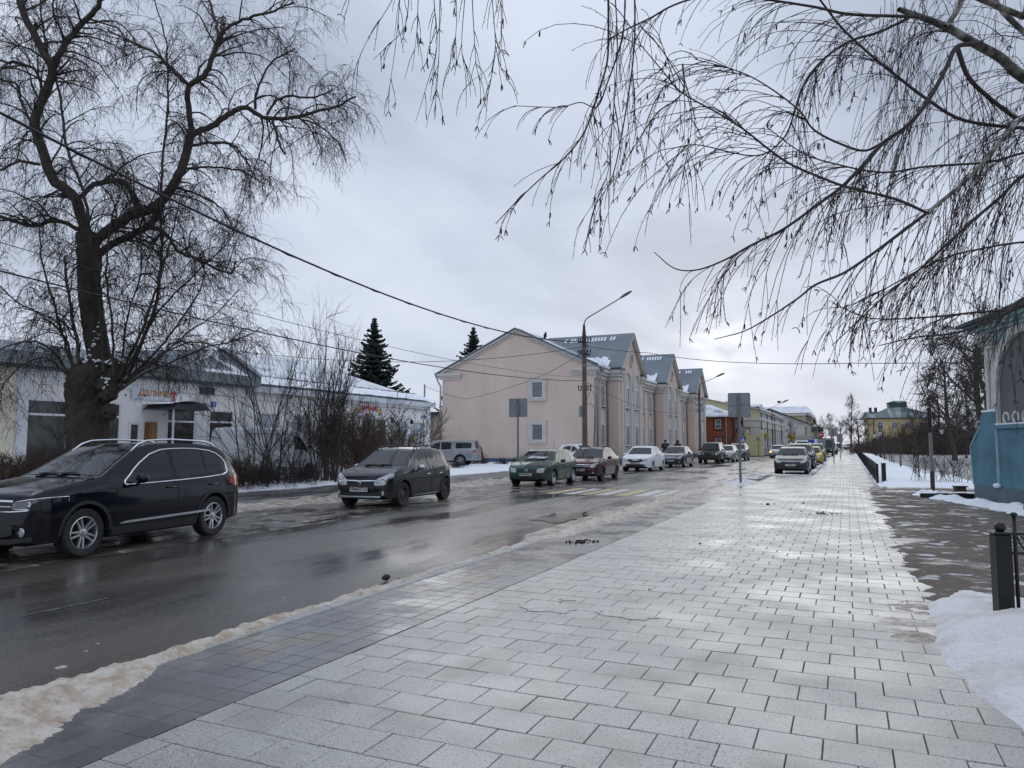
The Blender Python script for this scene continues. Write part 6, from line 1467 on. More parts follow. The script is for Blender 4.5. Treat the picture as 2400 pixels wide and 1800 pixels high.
# ---------------------------------------------------------------- vehicles
ZV = ZR
def place(sp, name, label, cat, x, y, rz, paint, group=None): return make_car(sp, name, label, cat, (x, y, ZV), R(rz), paint, group)
GRP = 'cars parked along the left side of the street'; GRR = 'cars parked in the bay on the right'
NAVY = paintm('navy_black_paint', (.003,.0035,.0075), .12, .2, .10, .6)
c1, f1 = place(SUV, 'parked_suv', 'glossy black SUV with chrome window line and alloy wheels nearest the camera', 'car', -11.10, 8.55, 96, NAVY, GRP)
emblem_at(c1, f1['front_pt'](0, .78, .02), 'ring_vw', .062)
SAND = paintm('dirty_charcoal_paint', (.007,.008,.012), .60, .25, .2, .72, dirtcol=(.085,.072,.058))
c2, f2 = place(spec(HATCH, plate=(.47, ('Н944ОХ', '62'))), 'parked_hatchback', 'muddy charcoal hatchback with roof rails and plate H944OX 62', 'car', -11.50, 17.75, 94.5, SAND, GRP)
emblem_at(c2, f2['front_pt'](0, .63, .025), 'diamond', .062)
sk = MB(); p0 = f2['front_pt'](0, .30, .02); sk.tube([(p0[0]+.05, -.6, .285), (p0[0], -.42, .285), (p0[0], .42, .285), (p0[0]+.05, .6, .285)], .03, 8); obj('skid_bar', sk, PIPE, c2, smooth=True)
sb = MB()
for s in (-1,): sb.tube([(-.72, s*.83, .27), (.72, s*.83, .27)], .035, 8)
obj('side_step', sb, PIPE, c2, smooth=True); obj('aerial', MB().tube([f2['top_pt'](1.98, 0, 0), f2['top_pt'](2.04, 0, .12)], .012, 6), BLK, c2)
# green hatchback with half black bonnet
GREEN = paintm('green_paint', (.030,.080,.048), .55, .3, .25, .6); MATTE = M('matt_black_primer', (.012,.013,.014), .55, var=.3, bump=.1)
c3, f3 = place(spec(GOLF, plate=(.46, ('Р350УМ', '62'))), 'parked_hatchback', 'green hatchback with half black bonnet and white script across the windscreen', 'car', -11.28, 28.2, 92, GREEN, GRP)
tp = f3['top_pt']
bp_ = f3['patch'](lambda a, b, off=0: tp(b, a, off), [(-.74, .30, 1.02), (-.62, .16, 1.04), (-.4, .10, 1.05), (-.2, .09, 1.0), (-.02, .085, .80), (.10, .085, .40)], .006, 8, 3)
obj('bonnet_panel', bp_, MATTE, c3, smooth=40, label='matt black half of the green bonnet')
obj('bumper_panel', f3['patch'](f3['front_pt'], [(-.84, .34, .52), (-.72, .30, .53), (-.4, .30, .53), (.06, .30, .53)], .006, 4, 3), MATTE, c3, smooth=40, label='black right half of the bumper')
obj('front_wing', f3['patch'](lambda x, z, off=0: f3['side_pt'](x, z, off, -1), [(.12, .45, .60), (.35, .55, .72), (.6, .71, .80), (.9, .72, .84), (1.15, .66, .86), (1.28, .40, .87)], .006, 4, 3), MATTE, c3, smooth=40, label='black front wing')
emblem_at(c3, f3['front_pt'](0, .61, .02), 'ring_vw', .06)
q0 = Vector(f3['wsf'](0, .22, .016)); q1 = Vector(f3['wsf'](0, .6, .016)); ti = math.atan2(q1.z-q0.z, q1.x-q0.x)
obj('script_lettering', text_mesh('diggaer', .27, .002, True, .3), WHT, c3, loc=(q0.x, .0, q0.z+.03), rot=(ti, 0, -math.pi/2))
obj('aerial', MB().tube([tp(2.6, -.2, 0), tp(2.85, -.2, .42)], .006, 5), BLK, c3); obj('air_freshener', MB().ell(tuple(Vector(f3['wsf'](-.42, .66, .012))), .025, .03, .035, 8, 6), BLK, c3)
MAROON = paintm('maroon_paint', (.045,.009,.015), .5, .3, .25, .55)
c4, f4 = place(spec(SEDAN, H=1.5, plate=(.49, ('А529КН', '62')), rail=(1.85, 3.1, .045), mmat=BLK), 'parked_sedan', 'maroon sedan with chrome grille bar parked behind the green hatchback', 'car', -10.80, 33.0, 92, MAROON, GRP)
emblem_at(c4, f4['front_pt'](0, .70, .03), 'oval', .04)
WHITEP = paintm('white_paint', (.62,.63,.63), .45, .0, .3, .6)
SED2 = spec(SEDAN, L=4.42, W=1.78, wb=2.62, wheel='five', face=[('grille', [(0,.56,.74),(.3,.56,.74),(.5,.60,.72)], BLK, .004), ('air_intake', [(0,.30,.44),(.4,.30,.44),(.6,.34,.42)], BLK, .006), ('intake_side', [(.62,.30,.52),(.72,.34,.56)], BLK, .006)][:2], plate=(.50, ('В816РС', '62')), steer=-.12)
c5, f5 = place(SED2, 'parked_sedan', 'white sedan with black grille between the maroon and dark cars', 'car', -11.32, 44.6, 90, WHITEP, GRP)
c6, f6 = place(spec(SEDAN, L=4.40, W=1.74, wb=2.6, wheel='five', plate=(.48, ('К407ТО', '62'))), 'parked_sedan', 'dark grey sedan parked behind the white sedan', 'car', -11.1, 53.2, 90, paintm('graphite_paint', (.03,.032,.036), .5, .4, .25, .5), GRP)
BOXY = dict(L=4.2, W=1.72, wb=2.45, fo=.75, R=.36, sill=.36, sig=.02, bow=.05, gap=.07, tum=.22,
    top=[(0,.52),(.02,.78),(.05,.93),(.1,.97),(.4,1.0),(1.2,1.06),(1.26,1.1),(1.62,1.64),(1.8,1.72),(3.4,1.76),(3.95,1.74),(4.06,1.6),(4.12,1.0),(4.18,.7),(4.2,.5)],
    belt=[(0,.82),(1.3,1.0),(4.2,1.02)], plan=[(0,.90),(.06,.95),(.3,.98),(1,1),(3.8,1),(4.1,.97),(4.2,.93)],
    ws=(1.26, 1.64), win=[[(1.55,1.05,1.12),(1.75,1.05,1.5),(2.3,1.05,1.58)],[(2.4,1.05,1.58),(3.0,1.05,1.6),(3.05,1.05,1.6)],[(3.15,1.06,1.6),(3.85,1.06,1.58)]],
    doors=[(1.42,2.34),(2.38,3.1)], wheel='steel', hl=[(.58,.72,.88),(.66,.71,.89),(.76,.72,.88)], face=[('grille', [(0,.70,.90),(.3,.70,.90),(.54,.71,.89)], BLK, .006), ('bumper', [(0,.46,.60),(.5,.46,.60),(.82,.46,.60)], BLK, .05)],
    plate=(.53, ('О284ЕУ', '62')), handle=.9, fog=(.38,.80,.06), mirror=(1.55, 1.12), mmat=BLK)
c7, f7 = place(BOXY, 'parked_offroader', 'boxy dark maroon off-roader with four round front lamps', 'car', -10.42, 64.0, 90, paintm('dark_maroon_paint', (.022,.012,.016), .5, .2, .3), GRP)
SILV = paintm('silver_paint', (.30,.32,.33), .3, .6, .3, .5)
c8, f8 = place(spec(HATCH, wheel='five', rail=None, plate=(.46, None), hmat=SILV, mmat=SILV, cladding=False), 'parked_hatchback', 'small silver hatchback mostly hidden behind the boxy off-roader', 'car', -10.0, 69.6, 90, SILV, GRP)
DGREY = paintm('dark_grey_paint', (.025,.03,.034), .45, .3, .25, .5)
c9, f9 = place(spec(SUV, H=1.7, wheel='five', wtrim=0), 'parked_suv', 'dark SUV last in the left row by the big road sign', 'car', -9.85, 76.4, 90, DGREY, GRP)
# right-hand bay
OPEL = paintm('slate_grey_paint', (.035,.038,.042), .45, .5, .24, .5)
OPS = spec(GOLF, L=4.25, W=1.76, wb=2.61, R=.32, hl=[(.46,.62,.71),(.56,.60,.75),(.68,.61,.79),(.78,.64,.83),(.83,.70,.83)], plate=(.50, ('Т163МН', '62')), bow=.17,
    top=[(0,.46),(.02,.58),(.05,.70),(.10,.77),(.3,.85),(.7,.94),(1.08,1.0),(1.16,1.03),(1.85,1.38),(2.05,1.43),(2.5,1.46),(3.1,1.44),(3.5,1.38),(3.65,1.33),(4.02,.98),(4.15,.82),(4.22,.60),(4.25,.46)],
    face=[('grille', [(0,.60,.70),(.25,.60,.70),(.44,.62,.70)], BLK, .004), ('grille_bar', [(0,.69,.72),(.25,.695,.72),(.46,.71,.73)], MT['chrome'], .014), ('air_intake', [(0,.30,.42),(.3,.30,.42),(.42,.34,.42)], BLK, .006), ('grille_slat', [(0,.64,.65),(.4,.65,.66)], PIPE, .012)])
ca, fa_ = place(OPS, 'parked_hatchback', 'slate grey hatchback first in the bay beside the pavement, facing the camera', 'car', -2.78, 44.3, 90, OPEL, GRR)
emblem_at(ca, fa_['front_pt'](0, .70, .03), 'ring_bolt', .05)
cb_, _ = place(spec(SUV, wheel='five', wtrim=0, plate=(.6, None)), 'parked_suv', 'grey crossover just behind the slate grey hatchback', 'car', -2.85, 53.2, 90, OPEL, GRR)
YELP = paintm('yellow_paint', (.42,.34,.02), .4, .1, .3, .5)
cc, _ = place(spec(GOLF, wheel='five'), 'parked_hatchback', 'small bright yellow hatchback in the right bay', 'car', -2.62, 63.8, 90, YELP, GRR)
cd_, _ = place(spec(SUV, wheel='five', wtrim=0), 'parked_suv', 'dark SUV behind the yellow hatchback', 'car', -2.7, 73.5, 90, DGREY, GRR)
ce, _ = place(spec(SEDAN, wheel='five'), 'moving_sedan', 'silver sedan driving up the street with its orange lamp lit', 'car', -7.55, 94, 90, SILV)
obj('turn_light', MB().ell((-2.2, .68, .68), .05, .12, .06, 10, 6), M('amber_light', (1.0,.45,.08), .3, emit=3.5), ce)
cf, _ = place(spec(HATCH, wheel='five', rail=None), 'moving_hatchback', 'white hatchback following the silver sedan', 'car', -6.7, 107, 90, WHITEP)
for i, (x, y, lb) in enumerate(((-2.3, 122, 'dark saloon beyond the dark green truck'), (-2.2, 131, 'second dark saloon beyond the dark green truck'))):
    place(spec(SEDAN, wheel='five'), 'parked_sedan', lb, 'car', x, y, 90, DGREY, GRR)
place(spec(HATCH, wheel='five', rail=None), 'far_hatchback', 'pale hatchback at the far end of the pavement', 'car', .2, 235, 90, WHITEP)
place(spec(BOXY, W=1.9, L=4.6), 'far_van', 'dark tall van at the far end of the street', 'van', -2.4, 262, 90, DGREY)
place(spec(HATCH, wheel='five', rail=None), 'far_hatchback', 'farthest pale car right of the pavement end', 'car', 3.0, 262, 90, SILV)
# trucks
def truck(x, y, label, cabm, boxm, W=2.1, cabh=2.1, boxh=2.6, L=6, name='truck', nose=.7, cargo=None):
    t = thing(name, label, 'truck', (x, y, ZV), R(90)); h = W/2
    c = MB(); c.prism([(0, .45), (-.05, .9), (.1, 1.15), (nose, 1.3), (nose+.55, cabh-.1), (nose+.8, cabh), (nose+2.0, cabh), (nose+2.1, .45)], 'y', -h*.93, h*.93); obj('cab', c, cabm, t)
    a, b = (nose+.02, 1.33), (nose+.53, cabh-.14); dx, dz = -(b[1]-a[1]), (b[0]-a[0]); l = math.hypot(dx, dz); dx, dz = dx/l*.015, dz/l*.015
    m = MB(); m.add([(a[0]+dx, -h*.82, a[1]+dz), (a[0]+dx, h*.82, a[1]+dz), (b[0]+dx, h*.74, b[1]+dz), (b[0]+dx, -h*.74, b[1]+dz)], [(0,1,2,3)]); obj('windscreen', m, MT['car_glass'], t, fix=False)
    obj('grille', MB().box(-.09, -.03, -h*.5, h*.5, .65, .95), BLK, t)
    obj('bumper', MB().box(-.18, .0, -h*.95, h*.95, .38, .6), BLK, t)
    obj('licence_plate', MB().box(-.2, -.18, -.26, .26, .44, .56), MT['plate'], t)
    for s in (-1, 1):
        obj('headlight', MB().lathe([(.11, -.06), (.09, -.10), (.001, -.11)], 'x', (0, s*h*.72, .8), 12), MT['lamp_glass'], t)
        obj('wing_mirror', MB().box(nose+.1, nose+.2, s*h*1.02, s*h*1.18, 1.35, 1.75), BLK, t)
        obj('side_window', MB().box(nose+.55, nose+1.5, s*h*.925-.01, s*h*.935+.01, 1.35, cabh-.2), MT['car_glass'], t)
        for xx in (.75, L-1.1):
            wl = obj('wheel', MB().lathe([(.05, -.12), (.38, -.11), (.40, -.08), (.40, .08), (.38, .11), (.05, .12)], 'y', (0, 0, 0), 20), MT['rubber'], t, loc=(xx, s*(h-.16), .40)); obj('rim', MB().lathe([(.22, -.125), (.2, -.13), (.001, -.13)], 'y', (0, 0, 0), 12).lathe([(.22, .125), (.2, .13), (.001, .13)], 'y', (0, 0, 0), 12), MT['steel_rim'], wl)
    obj('chassis', MB().box(nose+2.1, L, -h*.5, h*.5, .45, .7), MT['under'], t)
    b_ = MB(); b_.bbox(nose+2.2, L+.2, -h*1.02, h*1.02, .85, boxh, .04)
    bo_ = obj('cargo_box', b_, boxm, t)
    rb = MB()
    for k in range(7): xx = nose+2.3+k*(L-nose-2.2)/7; rb.box(xx, xx+.05, -h*1.02-.02, h*1.02+.02, .9, boxh+.01)
    obj('ribs', rb, boxm, bo_)
    if cargo: 
        cs = MB(); cs.grid(lambda x_, y_: (x_, y_, boxh+.02+.25*math.cos(min(1.5, abs(y_)/h*1.5))), [nose+2.25, L*.6, L*.8, L], [-h*.95, -h*.5, 0, h*.5, h*.95]); obj('snow_load', cs, RSNOW, t, smooth=True)
    return t
GT = M('dark_green_truck_paint', (.01,.025,.03), .3, .1, var=.2, coat=.5)
truck(-2.75, 106, 'dark green truck with snow on its load parked in the right bay', GT, GT, 2.3, 2.25, 2.35, cargo=1)
truck(-5.25, 104, 'pale box truck with white cab roof standing in the street', WHITEP, M('box_truck_beige', (.33,.31,.27), .6, var=.1), 2.1, 2.05, 2.75, name='box_truck')
t = thing('barrel_stand', 'blue barrel shaped poster stand beside the dark green truck', 'stand', (-4.1, 101, 0)); obj('drum', MB().lathe([(.3, 1.3), (.36, 1.4), (.36, 2.0), (.3, 2.15), (.05, 2.2)], 'z', n=14), BLU, t, smooth=40); obj('pole', MB().lathe([(.06, 0), (.06, 1.3)], 'z', n=8), POLE, t); obj('panel', MB().box(.3, .8, -.02, .04, 1.3, 2.2), WHT, t)
# white van among the shrubs, seen from its right flank, nose to the right
VAN = dict(L=4.84, W=2.05, wb=2.76, fo=1.03, R=.34, sill=.34, sig=.03, bow=.10, tum=.14, r=.12, gap=.08,
    top=[(0,.50),(.02,.72),(.06,.95),(.2,1.06),(.55,1.20),(.72,1.28),(1.42,2.0),(1.6,2.12),(2.0,2.19),(4.5,2.19),(4.7,2.12),(4.78,1.9),(4.82,1.0),(4.84,.5)],
    belt=[(0,.85),(.7,1.12),(1.2,1.18),(4.84,1.2)], ws=(.75, 1.44), win=[[(1.08,1.22,1.30),(1.3,1.2,1.62),(1.5,1.2,1.82),(1.9,1.2,1.88)]],
    plan=[(0,.80),(.06,.88),(.2,.94),(.5,.98),(1,1),(4.4,1),(4.7,.98),(4.84,.93)], doors=[(1.0,1.98),(2.05,3.2)], wheel='steel', hl=[(.55,.74,.92),(.7,.74,.94),(.85,.76,.94)],
    face=[('grille', [(0,.70,.92),(.3,.70,.92),(.5,.72,.90)], BLK, .006), ('bumper', [(0,.38,.55),(.5,.38,.55),(.85,.40,.55)], BLK, .03)], handle=1.05, mmat=BLK, mirror=(1.15, 1.42), fog=None)
cv, fv = make_car(VAN, 'parked_van', 'white panel van behind the bare shrubs in front of the shop', 'van', (-21.6, 23.6, .06), R(-90+2), paintm('van_white_paint', (.60,.63,.64), .35, .0, .35, .8))
st = MB()
for s in (-1, 1): st.tube([fv['side_pt'](2.0, 1.93, .01, s), fv['side_pt'](4.6, 1.93, .01, s)], .012, 4)
obj('roof_gutter', st, BLK, cv)
# silver pickup with hard top and dark SUV behind it
PKU = dict(L=5.0, W=1.8, wb=3.0, fo=.85, R=.36, sill=.36, sig=.03, bow=.08, tum=.25, gap=.09,
    top=[(0,.55),(.03,.85),(.1,1.0),(.5,1.07),(1.2,1.14),(1.9,1.66),(2.2,1.74),(3.3,1.74),(4.6,1.76),(4.78,1.7),(4.92,1.2),(4.97,.9),(5.0,.6)],
    belt=[(0,.85),(1.2,1.02),(5,1.10)], ws=(1.24, 1.9), rw=(4.74, 4.92), win=[[(1.65,1.07,1.1),(2.0,1.07,1.5),(2.4,1.07,1.6)],[(2.5,1.08,1.6),(3.0,1.08,1.6),(3.2,1.09,1.56)],[(3.5,1.18,1.56),(4.3,1.18,1.58),(4.6,1.2,1.54)]],
    doors=[(1.5,2.45),(2.5,3.3)], wheel='five', tl=[[(4.72,.92,1.12),(4.85,.90,1.10),(4.95,.90,1.08)]], handle=.98)
make_car(PKU, 'parked_pickup', 'silver pickup with hard top parked by the left corner of the pink house', 'pickup', tuple(at(1036, 1090, 51)[:2])+(.1,), R(14), SILV)
make_car(spec(SUV, wheel='five', wtrim=0), 'parked_suv', 'dark SUV standing just behind the silver pickup by the pink house', 'car', tuple(at(1062, 1090, 55)[:2])+(.1,), R(35), DGREY)
make_car(spec(HATCH, wheel='five', rail=None), 'parked_hatchback', 'white car nearly hidden behind the green hatchback', 'car', (-17.4, 50.5, .05), R(150), WHITEP)

# ---------------------------------------------------------------- people
SKIN = M('skin', (.42,.25,.18), .5, var=.08); JACK = M('black_jacket', (.012,.013,.016), .7, var=.3, scale=9, bump=.4, bscale=14, bdist=.02); TROU = M('dark_trousers', (.018,.019,.024), .8, var=.3)
HAIRM = M('dark_hair', (.02,.014,.01), .6); SHOE = M('black_shoe', (.01,.01,.01), .5)
def skin_body(verts, edges, radii, mt, name, parent, sub=2):
    me = bpy.data.meshes.new(name); me.from_pydata(verts, edges, []); o = bpy.data.objects.new(name, me); COL.objects.link(o)
    md = o.modifiers.new('skin', 'SKIN'); 
    lay = me.skin_vertices[0] if len(me.skin_vertices) else None
    if lay:
        for i, r in enumerate(radii): lay.data[i].radius = r if isinstance(r, tuple) else (r, r)
        lay.data[0].use_root = True
    md.use_smooth_shade = True
    sb_ = o.modifiers.new('sub', 'SUBSURF'); sb_.levels = sub; sb_.render_levels = sub
    dg = bpy.context.evaluated_depsgraph_get(); m2 = bpy.data.meshes.new_from_object(o.evaluated_get(dg)); bpy.data.objects.remove(o)
    m2.materials.clear(); m2.materials.append(mt); m2.polygons.foreach_set('use_smooth', [True]*len(m2.polygons))
    ob = bpy.data.objects.new(name, m2); COL.objects.link(ob); ob.parent = parent; return ob
def person(label, loc, rz, pose='stand', hood=False, bag=False, cap=False, h=1.72):
    t = thing('person', label, 'person', loc, rz); s = h/1.75; t.scale = (s, s, s)
    if pose == 'stand':
        J = dict(pel=(0,0,.95), sp=(0,-.01,1.2), ch=(0,-.01,1.38), nk=(0,-.01,1.50), hd=(0,-.03,1.60), ht=(0,-.03,1.70), hl=(.10,0,.90), kl=(.11,-.02,.50), al=(.11,.02,.10), tl=(.12,-.13,.03), hr=(-.10,0,.90), kr=(-.12,.0,.50), ar=(-.12,.03,.10), tr=(-.13,-.12,.03),
            sl=(.20,0,1.42), el=(.27,-.02,1.14), wl=(.20,-.20,1.02), sr=(-.20,0,1.42), er=(-.27,-.08,1.18), wr=(-.06,-.26,1.28))
    elif pose == 'hood':
        J = dict(pel=(0,0,.95), sp=(0,0,1.2), ch=(0,0,1.38), nk=(0,-.01,1.50), hd=(0,-.03,1.60), ht=(0,-.03,1.70), hl=(.09,0,.90), kl=(.10,-.05,.50), al=(.10,-.02,.10), tl=(.10,-.16,.03), hr=(-.09,0,.90), kr=(-.10,.03,.50), ar=(-.10,.12,.10), tr=(-.10,.0,.03),
            sl=(.19,0,1.42), el=(.25,.02,1.14), wl=(.24,-.12,.92), sr=(-.19,0,1.42), er=(-.25,.02,1.14), wr=(-.24,-.12,.92))
    else:  # striding / running to -y
        J = dict(pel=(0,0,.93), sp=(0,-.06,1.18), ch=(0,-.10,1.35), nk=(0,-.14,1.47), hd=(0,-.18,1.57), ht=(0,-.20,1.68), hl=(.10,0,.88), kl=(.10,-.20,.52), al=(.10,-.18,.10), tl=(.10,-.30,.03), hr=(-.10,.02,.88), kr=(-.10,.22,.56), ar=(-.10,.58,.36), tr=(-.10,.66,.24),
            sl=(.20,-.08,1.40), el=(.26,.16,1.18), wl=(.22,.10,.96), sr=(-.20,-.10,1.40), er=(-.27,.10,1.16), wr=(-.22,-.14,1.10))
    J['nk'] = tuple(J['nk'])
    def B(keys, edges, rad, mt, nm):
        ix = {k: i for i, k in enumerate(keys)}; return skin_body([J[k] for k in keys], [(ix[a], ix[b]) for a, b in edges], [rad[k] for k in keys], mt, nm, t)
    B(['pel','sp','ch','nk','hd','ht','hl','kl','al','tl','hr','kr','ar','tr','sl','el','wl','sr','er','wr'],
      [('pel','sp'),('sp','ch'),('ch','nk'),('nk','hd'),('hd','ht'),('pel','hl'),('hl','kl'),('kl','al'),('al','tl'),('pel','hr'),('hr','kr'),('kr','ar'),('ar','tr'),('ch','sl'),('sl','el'),('el','wl'),('ch','sr'),('sr','er'),('er','wr')],
      dict(pel=(.14,.10), sp=(.13,.09), ch=(.15,.10), nk=.045, hd=(.08,.095), ht=(.06,.07), hl=.085, kl=.055, al=.04, tl=.035, hr=.085, kr=.055, ar=.04, tr=.035, sl=.06, el=.042, wl=.03, sr=.06, er=.042, wr=.03), SKIN, 'body')
    B(['pel','hl','kl','al','hr','kr','ar'], [('pel','hl'),('hl','kl'),('kl','al'),('pel','hr'),('hr','kr'),('kr','ar')], dict(pel=(.16,.12), hl=.10, kl=.072, al=.06, hr=.10, kr=.072, ar=.06), TROU, 'trousers')
    B(['sp','pel','ch','nk','sl','el','wl','sr','er','wr'], [('sp','pel'),('sp','ch'),('ch','nk'),('ch','sl'),('sl','el'),('el','wl'),('ch','sr'),('sr','er'),('er','wr')], dict(sp=(.18,.13), pel=(.19,.14), ch=(.20,.14), nk=.085, sl=.095, el=.07, wl=.05, sr=.095, er=.07, wr=.05), JACK, 'jacket')
    for a in ('l', 'r'):
        p = Vector(J['w'+a]); e_ = Vector(J['e'+a]); d = (p-e_).normalized()
        hm = MB(); hm.ell(tuple(p+d*.05), .035, .03, .04, 8, 6)
        for k in range(4): q = p+d*.07+Vector(((k-1.5)*.018, 0, 0)); hm.tube([q, q+d*.035, q+d*.06+Vector((0, -.015, -.01))], [.009, .0085, .007], 5)
        hm.tube([p+d*.03, p+d*.05+Vector((0, -.04, 0))], [.011, .008], 5); obj('hand', hm, SKIN, t, smooth=True)
        q = Vector(J['t'+a]); q2 = Vector(J['a'+a]); sh = MB(); sh.tube([q2+Vector((0, .05, -.06)), (q+q2)*.5+Vector((0, 0, -.03)), q+Vector((0, -.02, 0))], [.05, .05, .035], 8); obj('shoe', sh, SHOE, t, smooth=True)
    hd = Vector(J['hd']); f = MB(); f.tube([hd+Vector((0, -.09, .02)), hd+Vector((0, -.125, -.01)), hd+Vector((0, -.095, -.02))], [.012, .016, .008], 6); obj('nose', f, SKIN, t, smooth=True)
    ey = MB()
    for s_ in (-.033, .033): ey.ell((hd.x+s_, hd.y-.092, hd.z+.03), .012, .008, .008, 6, 4)
    obj('eyes', ey, MT['black_text'], t); obj('mouth', MB().ell((hd.x, hd.y-.09, hd.z-.045), .025, .008, .006, 6, 4), M('lips', (.25,.09,.07), .5), t)
    hr = MB(); hr.ell((hd.x, hd.y+.02, hd.z+.05), .095, .105, .10, 12, 8); obj('hair', hr, HAIRM, t, smooth=True)
    if hood: hh = MB(); hh.ell((hd.x, hd.y+.035, hd.z+.035), .125, .125, .15, 12, 8); hh.tube([hd+Vector((-.09, .0, -.14)), hd+Vector((0, -.02, -.17)), hd+Vector((.09, 0, -.14))], .05, 8); obj('hood', hh, JACK, t, smooth=True)
    if cap: cc_ = MB(); cc_.ell((hd.x, hd.y+.01, hd.z+.09), .10, .11, .07, 12, 6); cc_.ell((hd.x, hd.y-.12, hd.z+.075), .07, .07, .012, 10, 5); obj('cap', cc_, JACK, t, smooth=True)
    if bag: ch = Vector(J['ch']); bg_ = MB(); bg_.ell((ch.x, ch.y+.20, ch.z-.10), .15, .10, .22, 12, 8); obj('backpack', bg_, BLK, t, smooth=True)
    return t
person('person in black jacket and cap raising one hand behind the white sedan', (-12.9, 57.6, .03), R(20), 'stand', cap=True, h=1.88)
person('hooded person in black walking behind the dark grey sedan', (-12.6, 60.8, .03), R(15), 'hood', hood=True, h=1.86)
person('person in dark clothes with backpack running along the park path', (8.5, 113, gz(8.5, 113)), R(110), 'run', bag=True, h=1.8)
# ---------------------------------------------------------------- trees
BARK = M('dark_rough_bark', (.050,.042,.034), .9, var=.35, scale=5, bump=1.0, bscale=22, bdist=.05, stretch=(1,1,.35), col2=None)
LIMB = M('limb_bark', (.060,.050,.042), .85, var=.35, scale=7, bump=.8, bscale=30, bdist=.02)
TWIG = M('twig_brown', (.034,.024,.021), .7, var=.3, scale=2)
BIRCHB = bpy.data.materials.new('birch_bark')
def birch_mat(m):
    m.use_nodes = True; t = m.node_tree; nd = t.nodes; b = nd['Principled BSDF']; tcn = nd.new('ShaderNodeTexCoord')
    n_ = nd.new('ShaderNodeTexNoise'); n_.inputs['Scale'].default_value = 9; n_.inputs['Detail'].default_value = 6; t.links.new(tcn.outputs['Object'], n_.inputs['Vector'])
    r_ = nd.new('ShaderNodeValToRGB'); t.links.new(n_.outputs['Fac'], r_.inputs[0]); e = r_.color_ramp.elements
    e[0].position = .40; e[0].color = (.03,.028,.025,1); e[1].position = .52; e[1].color = (.17,.16,.13,1); q = e.new(.7); q.color = (.30,.29,.26,1)
    t.links.new(r_.outputs[0], b.inputs['Base Color']); b.inputs['Roughness'].default_value = .75
    bp = nd.new('ShaderNodeBump'); bp.inputs['Distance'].default_value = .01; t.links.new(n_.outputs['Fac'], bp.inputs['Height']); t.links.new(bp.outputs[0], b.inputs['Normal'])
birch_mat(BIRCHB)
def smooth_path(pts, per=5):
    P_ = [np.array(p, float) for p in pts]; P_ = [2*P_[0]-P_[1]]+P_+[2*P_[-1]-P_[-2]]; o = []
    for i in range(1, len(P_)-2):
        for k in range(per):
            t = k/per; a, b, c, d = P_[i-1:i+3]
            o.append(.5*((2*b)+(-a+c)*t+(2*a-5*b+4*c-d)*t*t+(-a+3*b-3*c+d)*t**3))
    o.append(P_[-2]); return np.array(o)
class Wood:
    def __init__(s, seed): s.r = np.random.default_rng(seed); s.T = Tubes(); s.B = Tubes()
    def unit(s): v = s.r.normal(size=3); return v/np.linalg.norm(v)
    def sprig(s, p, d, Ln, r, n=7, droop=.3, wob=.18, sides=3, tube=None, tip=.3, up=0.0):
        pts = [np.array(p, float)]; d = np.array(d, float); d /= np.linalg.norm(d); st = Ln/(n-1)
        for i in range(n-1):
            d = d+s.r.normal(size=3)*wob*.6+np.array([0, 0, -droop*(i+1)/n+up]); d /= np.linalg.norm(d)
            pts.append(pts[-1]+d*st)
        pts = np.array(pts); (tube or s.T).add(pts, np.linspace(r, r*tip, n), sides); return pts
    def buds(s, pts, every, ln, r):
        L_ = np.linalg.norm(np.diff(pts, axis=0), axis=1).sum(); k = max(1, int(L_/every)); n = len(pts)
        for i in range(k):
            t = s.r.uniform(.1, 1)*(n-1); a = min(int(t), n-2); p = pts[a]+(pts[a+1]-pts[a])*(t-a); d = pts[a+1]-pts[a]; d /= max(1e-6, np.linalg.norm(d))
            q = d*.8+s.unit()*.6; q /= np.linalg.norm(q); s.T.add(np.array([p, p+q*ln*s.r.uniform(.6, 1.3)]), [r, r*.6], 3)

# ============ big old tree on the left
WD = Wood(4)
TD = 19.6
def A3(pts, d0, d1, w0, w1, per=5):
    n = len(pts); o = [at(u, v, d0+(d1-d0)*i/(n-1)) for i, (u, v) in enumerate(pts)]
    pth = smooth_path(o, per); rad = np.interp(np.linspace(0, 1, len(pth)), [0, .5, 1], [w0, w0*.55+w1*.45, w1]); return pth, rad
bt = thing('old_tree', 'huge old bare tree with knobby pollarded trunk behind the black SUV', 'tree', tuple(gp(207, 1130)[:2])+(0,)); b0 = np.array(at(207, 1100, TD)); bt.location = (b0[0], b0[1], 0)
B0 = np.array([b0[0], b0[1], 0.0])
px2m = TD/1738
trunkpts = [(at(206, 1190, TD), 60), (at(206, 1100, TD), 55), (at(206, 1040, TD), 50), (at(207, 985, TD), 49), (at(207, 950, TD), 48), (at(212, 920, TD), 54), (at(222, 895, TD), 64), (at(232, 870, TD), 66), (at(236, 850, TD), 50), (at(240, 835, TD), 26)]
mtk = MB(); n = 28; o = []; prv = None
for i, (p, r) in enumerate(trunkpts):
    for k in range(n):
        a = 2*math.pi*k/n; rr = r*.90*px2m*(1+.14*noise.noise(Vector((math.cos(a)*1.6, math.sin(a)*1.6, p.z*.9)))+.07*noise.noise(Vector((math.cos(a)*5, math.sin(a)*5, p.z*1.5))))
        o.append((p.x+rr*math.cos(a)-B0[0], p.y+rr*math.sin(a)-B0[1], p.z))
m_ = len(trunkpts); mtk.add(o, [(i*n+k, i*n+(k+1) % n, (i+1)*n+(k+1) % n, (i+1)*n+k) for i in range(m_-1) for k in range(n)]+[tuple((m_-1)*n+k for k in range(n))])
